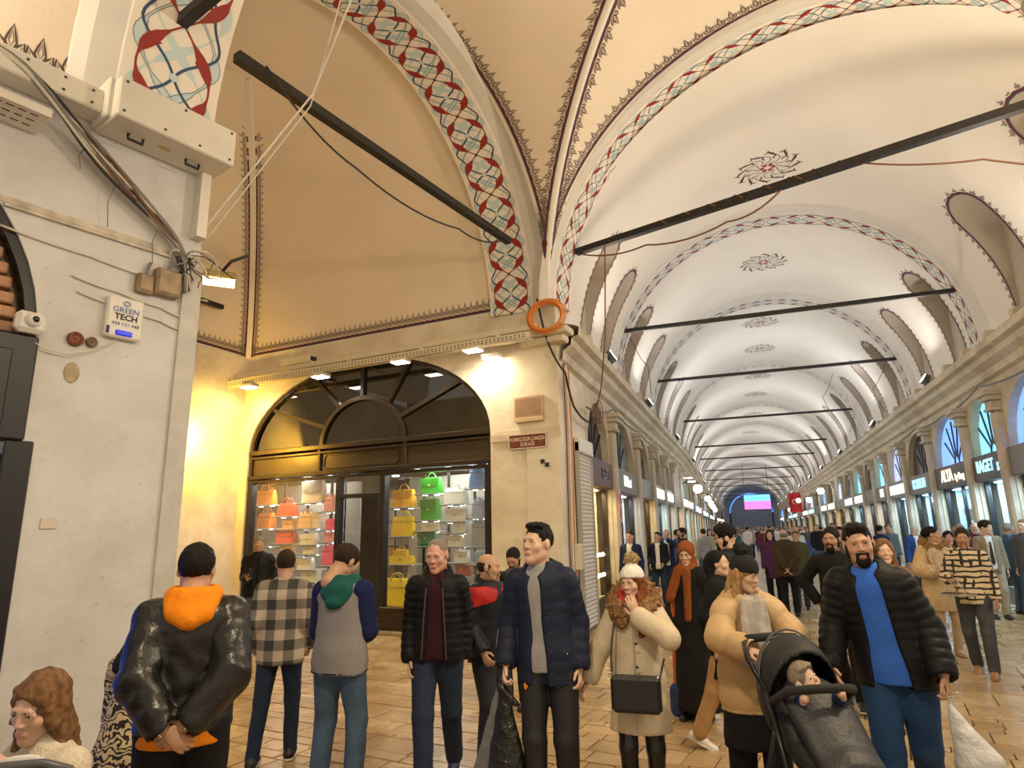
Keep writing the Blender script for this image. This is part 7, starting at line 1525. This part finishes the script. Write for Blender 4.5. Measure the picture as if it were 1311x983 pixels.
V, Fc = grow([cap((0, .58, .86), (0, .78, .58), .17, .17, ((0, .8, .6), .45)), cap((0, .78, .58), (0, 1.02, .52), .17, .165, ((0, 0, 1), .4))], .014, [cap((0, .74, .90), (0, .98, .74), .15, .15)]); npmesh('seat', [(V, Fc)], PCB, PC)
# hood: hollow quarter dome
V, Fc = grow([ell((0, .64, .78), (.225, .25, .27))], .011, [ell((0, .66, .77), (.205, .23, .25)), halfspace((0, .72, .80), (0, .85, -.35)), halfspace((0, .6, .60), (0, 0, -1))]); hd = npmesh('hood', [(V, Fc)], PCB, PC)
for a in (.15, .55, .95):
    mb = MB(); mb.tube([(.228*math.cos(PI*i/12), .64-.25*math.sin(PI*i/12)*math.cos(a+.3)*.9, .80+.27*math.sin(PI*i/12)*math.sin(a+.4)) for i in range(13)], .006, 5); mb.build('hood_seam', PCG, hd, True)
mb = MB(); mb.cham(-.10, .10, .395, .41, .80, .90, .01); mb.build('mesh_window', mat('mesh_silver', (.15, .16, .18), .3, .6, 40), hd)
V, Fc = grow([cap((0, .86, .76), (0, 1.14, .56), .19, .165, ((0, .55, .84), .35)), cap((0, 1.14, .56), (0, 1.22, .46), .16, .14, ((0, .55, .84), .5))], .012, (), .003, 20); npmesh('foot_cover', [(V, Fc)], mat('pushchair_cover', (.016, .018, .024), .5, .12, 8, .2, 40), PC)
mb = MB(); mb.tube([(-.22, .74, .76), (-.19, .90, .84), (-.08, .97, .86), (.08, .97, .86), (.19, .90, .84), (.22, .74, .76)], .020, 8); mb.build('bumper_bar', RUB, PC, True)
V, Fc = grow([cap((-.16, .66, .28), (.16, .66, .28), .10), cap((-.14, .9, .24), (.14, .9, .24), .08)], .014, [halfspace((0, 0, .34), (0, 0, 1))], .006, 30); npmesh('shopping_basket', [(V, Fc)], mat('basket_mesh', (.05, .05, .055), .4, .6, 40), PC)
# baby
B = thing('person', 'baby in grey knit cap and blue jacket lying in the pushchair', 'person', f.loc, f.rz); B.scale = (.90, .98, 1.10); hR = rotm(20, -26, 14); hc = V3(.03, .80, .86); hs = .72
V, Fc = grow(tr([ell((0, -.012, .03), (.082, .094, .090)), ell((0, .035, -.030), (.070, .060, .072)), ell((.04, .055, -.035), (.032, .03, .03)), ell((-.04, .055, -.035), (.032, .03, .03)), cap((0, .092, .0), (0, .103, -.018), .009, .012, None, .01), cap((-.014, .092, -.050), (.014, .092, -.050), .009, None, None, .008), cap((0, -.02, -.06), (0, -.04, -.12), .045)], hR, hc, hs), .0042, tr([ell((.033, .098, .004), (.015, .016, .0085)), ell((-.033, .098, .004), (.015, .016, .0085))], hR, hc, hs))
V2, F2 = grow([cap(hc+V3(-.01, -.03, -.10), hc+V3(-.02, .12, -.22), .085, .09, ((0, .6, .8), .7)), cap((.10, .82, .76), (.12, .92, .80), .03, .022), cap((-.12, .82, .74), (-.09, .95, .82), .03, .022)], .010)
bd = npmesh('body', [(V, Fc), (V2, F2), grow([ell((.125, .945, .815), (.024, .03, .02)), ell((-.075, .965, .835), (.024, .03, .02))], .006)], SKINS['fair'], B)
for sg in (1, -1):
    mb = MB(); mb.ball((0, 0, 0), .0085, 10); c = hc+hR @ V3(sg*.033, .082, .004)*hs; e = meshobj('eye', [c+V3(v) for v in mb.v], mb.f, EYEW, bd, True); mb = MB(); mb.ball((0, 0, 0), .005, 8); c = hc+hR @ V3(sg*.033, .0905, .004)*hs; meshobj('iris', [c+V3(v) for v in mb.v], mb.f, EYEI, e, True)
V, Fc = grow(tr([ell((0, -.018, .040), (.096, .108, .098)), ell((0, .070, .075), (.070, .03, .018))], hR, hc, hs), .006, tr([ell((0, .11, -.02), (.075, .085, .088)), halfspace((0, 0, -.045), (0, 0, -1))], hR, hc, hs), .002, 80); npmesh('knit_cap', [(V, Fc)], mat('wool_taupe', (.26, .21, .15), .95, .2, 40, .5, 90), B)
V, Fc = grow(tr([ell((.088, .0, -.01), (.022, .035, .04)), ell((-.088, .0, -.01), (.022, .035, .04))], hR, hc, hs), .006, (), .004, 90); npmesh('ear_flaps', [(V, Fc)], mat('fleece_cream', (.66, .58, .46), .95, .2, 40, .6, 90), B)
V, Fc = grow([cap(hc+V3(-.01, -.03, -.11), hc+V3(-.02, .10, -.20), .098, .10, ((0, .6, .8), .75)), cap((.10, .78, .76), (.118, .90, .795), .042, .032), cap((-.11, .78, .75), (-.088, .93, .81), .042, .032)], .010, tr([ell((0, .09, -.06), (.08, .09, .10))], hR, hc, hs)); npmesh('jacket', [(V, Fc)], fabric('baby_blue_jacket', (.02, .035, .12)), B)
# ---- seated woman with long brown hair
f = Fig(120, 2.6, 1.64, 124, fem=True, drop=.40, head=(16, 20, -6), lean=(0, .10), arms={'abs': 1, 'R': (.14, .36, .92), 'L': (-.08, .30, .98)}, legs={'R': (.12, .46, .085), 'L': (-.12, .44, .085)}, pole={'L': (-.6, -.2, -1), 'R': (.8, -.3, -1)})
f.thing('person with long light brown hair in cream sweater sitting by the pier')
f.body('fair', {'L': {'dir': (.2, .2, 1), 'back': (-.3, 1, 0), 'curl': 1.0}}); f.brows('dark', .0032); f.hair('long', 'brown', .0065, extra=[cap((.05, -.06, -.12), (.10, -.06, -.38), .050, .036), cap((-.04, -.06, -.12), (-.09, -.05, -.40), .050, .036), cap((.050, .03, .075), (.075, .03, -.05), .014, .024), cap((-.050, .03, .075), (-.075, .03, -.05), .014, .024)])
f.top('sweater', fabric('cream_knit', (.62, .55, .43), .9, .1, 60, .5, 90), .016, .50, None, 1.05, (.060, .052, .046), h=.010, noise=.005); f.trousers(BLACKT, h=.014); f.shoes(SHOEB)
t = thing('stool', 'low dark stool under the seated person by the pier', 'stool', f.loc, f.rz); mb = MB(); mb.cham(-.19, .19, -.17, .17, .34, .38, .015); mb.build('seat', mat('stool_wood', (.10, .06, .03), .6), t)
for x in (-.15, .15):
    for y_ in (-.13, .13): mb = MB(); mb.box(x-.018, x+.018, y_-.018, y_+.018, 0, .34); mb.build('leg', mat('stool_wood', (.10, .06, .03)), t)
# ---- second pushchair cropped at the edge, seen as handle loop and pale panel
p = spot_on_floor(66, 2.2); t = thing('pushchair', 'grey framed pushchair with pale panel beside the seated person', 'pushchair', p, .6); t.scale = (.95, 1, 1.0)
mb = MB(); mb.tube([(-.20, 0, .55), (-.21, -.02, .95), (-.16, -.03, 1.03), (-.08, -.03, 1.055), (.08, -.03, 1.055), (.16, -.03, 1.03), (.21, -.02, .95), (.20, 0, .55)], .015, 8); mb.build('handle_loop', mat('frame_grey', (.07, .075, .08), .4), t, True)
mb = MB(); mb.tube([(-.13, -.03, .58), (.04, -.03, 1.04)], .013, 8); mb.build('cross_strap', BLACKM, t)
V, Fc = grow([cap((0, .01, .70), (0, .01, .92), .17, .16, ((0, 1, 0), .14))], .012); npmesh('pale_panel', [(V, Fc)], mat('panel_pale', (.58, .58, .57), .7, .1, 8), t)
V, Fc = grow([cap((0, .12, .45), (0, .30, .40), .17, .15)], .016); npmesh('seat', [(V, Fc)], PCG, t)
for sg in (1, -1):
    mb = MB(); mb.tube([(sg*.20, 0, .6), (sg*.22, .22, .14)], .014, 6); mb.build('frame_tube', PCF, t); mb = MB(); mb.tube([(sg*.22, .22+.11*math.cos(a), .13+.11*math.sin(a)) for a in [2*PI*i/16 for i in range(16)]], .018, 6, closed=True); mb.build('wheel', RUB, t, True)
    mb = MB(); mb.tube([(sg*.21, .08, .45), (sg*.22, -.22, .14)], .014, 6); mb.build('frame_tube', PCF, t); mb = MB(); mb.tube([(sg*.22, -.22+.11*math.cos(a), .13+.11*math.sin(a)) for a in [2*PI*i/16 for i in range(16)]], .018, 6, closed=True); mb.build('wheel', RUB, t, True)
mb = MB(); mb.ball((-.06, -.10, .74), .035, 10); mb.build('hanging_charm', CHROME, t, True)
# ---- person crouching behind the leather jacket, animal print wrap
f = Fig(194, 3.75, 1.62, -28, fem=True, drop=.30, lean=(0, .12), head=(-20, 30, 0), arms={'abs': 1, 'R': (.10, .38, .74), 'L': (-.10, .36, .74)}, legs={'R': (.14, .36, .085), 'L': (-.14, .40, .085)})
f.thing('crouching person in cream and black animal print wrap behind the leather jacket')
def zebra():
    m_ = bpy.data.materials.new('cloth_animal_print'); m_.use_nodes = True; nt = m_.node_tree; b = nt.nodes['Principled BSDF']; b.inputs['Roughness'].default_value = .9; tc = nt.nodes.new('ShaderNodeTexCoord')
    wv = nt.nodes.new('ShaderNodeTexWave'); wv.bands_direction = 'Z'; wv.inputs['Scale'].default_value = 9; wv.inputs['Distortion'].default_value = 16; wv.inputs['Detail'].default_value = 2; wv.inputs['Detail Scale'].default_value = 1.6; nt.links.new(tc.outputs['Object'], wv.inputs[0])
    r = nt.nodes.new('ShaderNodeValToRGB'); r.color_ramp.elements[0].position = .38; r.color_ramp.elements[0].color = (.015, .013, .011, 1); r.color_ramp.elements[1].position = .48; r.color_ramp.elements[1].color = (.52, .42, .26, 1); nt.links.new(wv.outputs['Fac'], r.inputs[0]); nt.links.new(r.outputs[0], b.inputs['Base Color']); return m_
f.body('mid', face=False); f.hair('long', 'black', .009); f.top('wrap', zebra(), .024, .46, None, 1.05, (.062, .054, .048), h=.012, noise=.008, nscale=30, flare=.03); f.trousers(BLACKT, h=.014); f.shoes(SHOEB)
t = thing('stool', 'low wooden stool under the crouching person', 'stool', f.loc, f.rz); t.scale = (1, 1, 1.3); mb = MB(); mb.cham(-.17, .17, -.15, .15, .29, .33, .015); mb.build('seat', mat('stool_wood', (.10, .06, .03)), t)
for x in (-.13, .13):
    for y_ in (-.11, .11): mb = MB(); mb.box(x-.018, x+.018, y_-.018, y_+.018, 0, .29); mb.build('leg', mat('stool_wood', (.10, .06, .03)), t)
# ---- middle distance people
def quick(px, d, H, ang, label, coat, trou=BLACKT, hair=('short', 'black'), sk='mid', hem=.84, arms=None, head=(0, 0, 0), g=1.0, fem=False, legs=None, openf=None, face=True, h=.018, beard=None, pole=None, shoes=SHOEB, flare=0.0, group='people standing further back'):
    f = Fig(px, d, H, ang, g=g, arms=arms, head=head, fem=fem, legs=legs, pole=pole); f.thing(label, group)
    f.body(sk, hq=.0075, face=face); f.hair(hair[0], hair[1], .010)
    if beard: f.beard(beard)
    f.trousers(trou, h=.020); f.shoes(shoes, h=.014)
    cuts = []
    if openf: f.piece('shirt', f.torso(.004, .88), openf, h, [halfspace((0, 0, .88*f.s), (0, 0, -1))]); cuts = [f.open_front(.062, .072, .80, 0, .165), cap(f.P['neck']+V3(0, .07, .0), f.P['neck']+V3(0, .11, .12), .06, .08)]
    f.top('jacket', coat, .018, hem, None, 1.0, h=h, cuts=cuts, extra=f.collar(.018), flare=flare); return f
WSH = fabric('white_shirt', (.72, .70, .66)); TANB = fabric('tan_blazer', (.27, .22, .14)); CREAMT = fabric('stone_trousers', (.42, .37, .29)); NVS = fabric('navy_suit', (.018, .028, .075)); BKS = fabric('black_suit', (.012, .012, .015)); DEN = fabric('denim_jacket', (.05, .10, .17)); BLJ = fabric('blue_jacket', (.03, .08, .28)); GRN = fabric('grey_jacket', (.10, .10, .11))
f = quick(1262, 12.1, 1.74, 196, 'person in tan blazer, dark tie and stone trousers by the BAGET shop', TANB, CREAMT, ('curly', 'dark'), 'fair', .80, head=(50, 0, 0), openf=WSH)
mb = MB(); mb.prism([(-.012, 1.38), (.012, 1.38), (.035, 1.0), (0, .95), (-.035, 1.0)], .128, .136); o = meshobj('necktie', [V3(v)*V3(f.s, f.s, f.s) for v in mb.v], mb.f, fabric('dark_tie', (.05, .035, .02)), f.root)
quick(1291, 12.6, 1.70, -60, 'person in blue denim jacket with white arm stripe by the BAGET shop', DEN, JEANS2, ('short', 'grey'), 'tan', .80, head=(10, 0, 0), g=1.1)
quick(1312, 12.0, 1.76, 150, 'person in dark grey jacket and pale blue jeans next to the denim jacket', GRN, JEANS2, ('short', 'brown'), 'fair', .82)
quick(1127, 16.9, 1.70, -40, 'person in navy suit facing a shop window', NVS, BKS, ('short', 'black'), 'mid', .78, face=False)
quick(1170, 15.1, 1.70, -150, 'white haired person in bright blue jacket and pale shirt', BLJ, GREYJ, ('short', 'white'), 'fair', .82, openf=WSH, head=(-60, 0, 0))
quick(1228, 13.6, 1.70, 100, 'person in pale shirt half hidden behind the printed shirt', WSH, JEANS, ('short', 'grey'), 'tan', .86)
quick(1249, 13.9, 1.72, 170, 'bald person in maroon top behind the tan blazer', fabric('maroon_top', (.10, .03, .04)), JEANS, ('bald', 'grey'), 'mid', .84)
quick(1213, 10.4, 1.60, 190, 'person with loose dark hair behind the cream fur collar', fabric('rust_coat', (.20, .07, .02)), BLACKT, ('long', 'black'), 'mid', .62, fem=True)
quick(1128, 5.9, 1.60, 190, 'person with brown hood mostly hidden behind the blue t-shirt', fabric('rust_brown_coat', (.26, .11, .03)), BLACKT, ('long', 'brown'), 'fair', .62, fem=True)
quick(841, 15.0, 1.66, 170, 'person in black suit and white shirt outside the gold lit window', BKS, JEANS, ('short', 'black'), 'mid', .78, openf=WSH, arms={'abs': 1, 'R': (.20, .10, .98), 'L': (-.14, .20, 1.0)})
f = quick(853, 15.7, 1.72, 175, 'person in navy suit and dark red tie raising a hand to the mouth', NVS, NVS, ('bald', 'dark'), 'mid', .78, openf=WSH, arms={'abs': 1, 'R': (.22, .05, .95), 'L': (-.03, .20, 1.50)}, pole={'L': (-1, 0, -.6)})
mb = MB(); mb.prism([(-.012, 1.38), (.012, 1.38), (.035, 1.0), (0, .95), (-.035, 1.0)], .122, .130); meshobj('necktie', [V3(v)*f.s for v in mb.v], mb.f, fabric('dark_red_tie', (.10, .02, .015)), f.root)
quick(866, 16.6, 1.70, 20, 'person in grey blue suit with back turned among the suited group', fabric('greyblue_suit', (.07, .10, .17)), NVS, ('short', 'black'), 'mid', .80, face=False)
quick(873, 14.6, 1.74, 120, 'bearded person in black top beside the suited group', BKS, BLACKT, ('fade', 'black'), 'tan', .84, beard='black')
quick(806, 13.2, 1.70, 160, 'person in blue suit standing in the doorway of the KIMart shop', NVS, NVS, ('short', 'dark'), 'mid', .78, openf=WSH)
quick(900, 19, 1.70, 30, 'person in sleeveless grey top and light jeans walking away', fabric('grey_vest', (.30, .28, .27)), JEANS2, ('short', 'dark'), 'fair', .86, face=False)
quick(1075, 10.5, 1.70, 182, 'person in black jacket partly hidden behind the black sweater', GRN, BLACKT, ('short', 'black'), 'tan', .84)
quick(985, 14.5, 1.66, 178, 'person in purple hood walking in the crowd', fabric('plum_coat', (.09, .03, .09)), BLACKT, ('long', 'dark'), 'fair', .64, fem=True)
# ---- dense crowd further down the arcade
protos = []
R5 = random.Random(11)
for k, (fem, hs_, gg) in enumerate(((False, 'short', 1.0), (True, 'long', 1.0), (False, 'fade', 1.12), (True, 'bun', 1.05), (False, 'stubble', 1.05))):
    f = Fig(None, None, 1.70 if not fem else 1.62, 0, loc=(0, 0, 0), rotz=0, fem=fem, g=gg, legs={'R': (.09, .14, .085), 'L': (-.09, -.14, .085)}, arms={'R': (.04, -.06, -.51), 'L': (-.04, .12, -.49)} if k != 3 else {'abs': 1, 'R': (.12, .28, 1.1), 'L': (-.1, .26, 1.05)})
    f.thing('x'); f.body('mid', face=False, hq=.012); f.hair(hs_, 'black', .014); f.trousers(BLACKT, h=.026); f.top('coat', GRN, .020, [.84, .62, .82, .60, .84][k], None, 1.0, h=.024, extra=f.collar(.018)); f.piece('shoes', sum(([cap(f.P['an'+n]+V3(0, -.04, -.045), f.P['an'+n]+V3(0, .15, -.052), .042, .036)] for n in 'RL'), []), SHOEB, .018, [halfspace((0, 0, .0), (0, 0, -1))]); protos.append(f.root)
CC = [('maroon', (.14, .02, .035)), ('black', (.013, .013, .015)), ('navy', (.02, .03, .08)), ('grey', (.13, .13, .14)), ('olive', (.08, .075, .03)), ('beige', (.42, .33, .22)), ('plum', (.12, .04, .12)), ('teal', (.02, .10, .11)), ('rust', (.28, .08, .02)), ('white', (.62, .60, .58)), ('blue', (.04, .11, .30)), ('brown', (.11, .06, .03))]
TC = [('black', BLACKT), ('blue denim', JEANS2), ('dark denim', JEANS), ('grey', GREYJ)]; HC = ['black', 'dark', 'brown', 'grey', 'blond']
used = set(); spots = []
for i in range(400):
    d = 15.5+55*R5.random()**1.5; x = R5.uniform(-2.0, 4.1); y = d
    if y > 20 and any((x-a)**2+(y-b)**2 < .55 for a, b in spots): continue
    if y < 20 and (abs(x-1.0) > 1.3 or any((x-a)**2+(y-b)**2 < 1.6 for a, b in spots)): continue
    if y < 26 and R5.random() < .45: continue
    spots.append((x, y))
    if len(spots) >= 105: break
for i, (x, y) in enumerate(spots):
    k = R5.randrange(5); pr = protos[k]
    if k not in used: r = pr; used.add(k)
    else: r = copy_tree(pr)
    cn, cc = CC[R5.randrange(len(CC))]; tn, tm = TC[R5.randrange(4)]; hn = HC[R5.randrange(5)]; toward = R5.random() < .62
    r.location = (x, y, 0); r.rotation_euler = (0, 0, (PI if toward else 0)+R5.uniform(-.35, .35)); sc_ = R5.uniform(.94, 1.06); r.scale = (sc_, sc_, sc_)
    for ch in r.children:
        st = ch.name.split('.')[0]; mt = {'coat': fabric('crowd_'+cn, cc), 'trousers': tm, 'hair': HAIRM[hn]}.get(st)
        if mt is not None and ch.material_slots: ch.material_slots[0].link = 'OBJECT'; ch.material_slots[0].material = mt
    tag(r, 'distant person in %s coat and %s trousers with %s %s hair, %s' % (cn, tn, hn, ['short', 'long', 'cropped', 'tied', 'shaved'][k], 'facing the crossing' if toward else 'walking away'), 'person', 'crowd along the arcade')
for k in range(5):
    if k not in used: protos[k].location = (1, 60+k, 0); tag(protos[k], 'distant person in grey coat among the far crowd', 'person', 'crowd along the arcade')
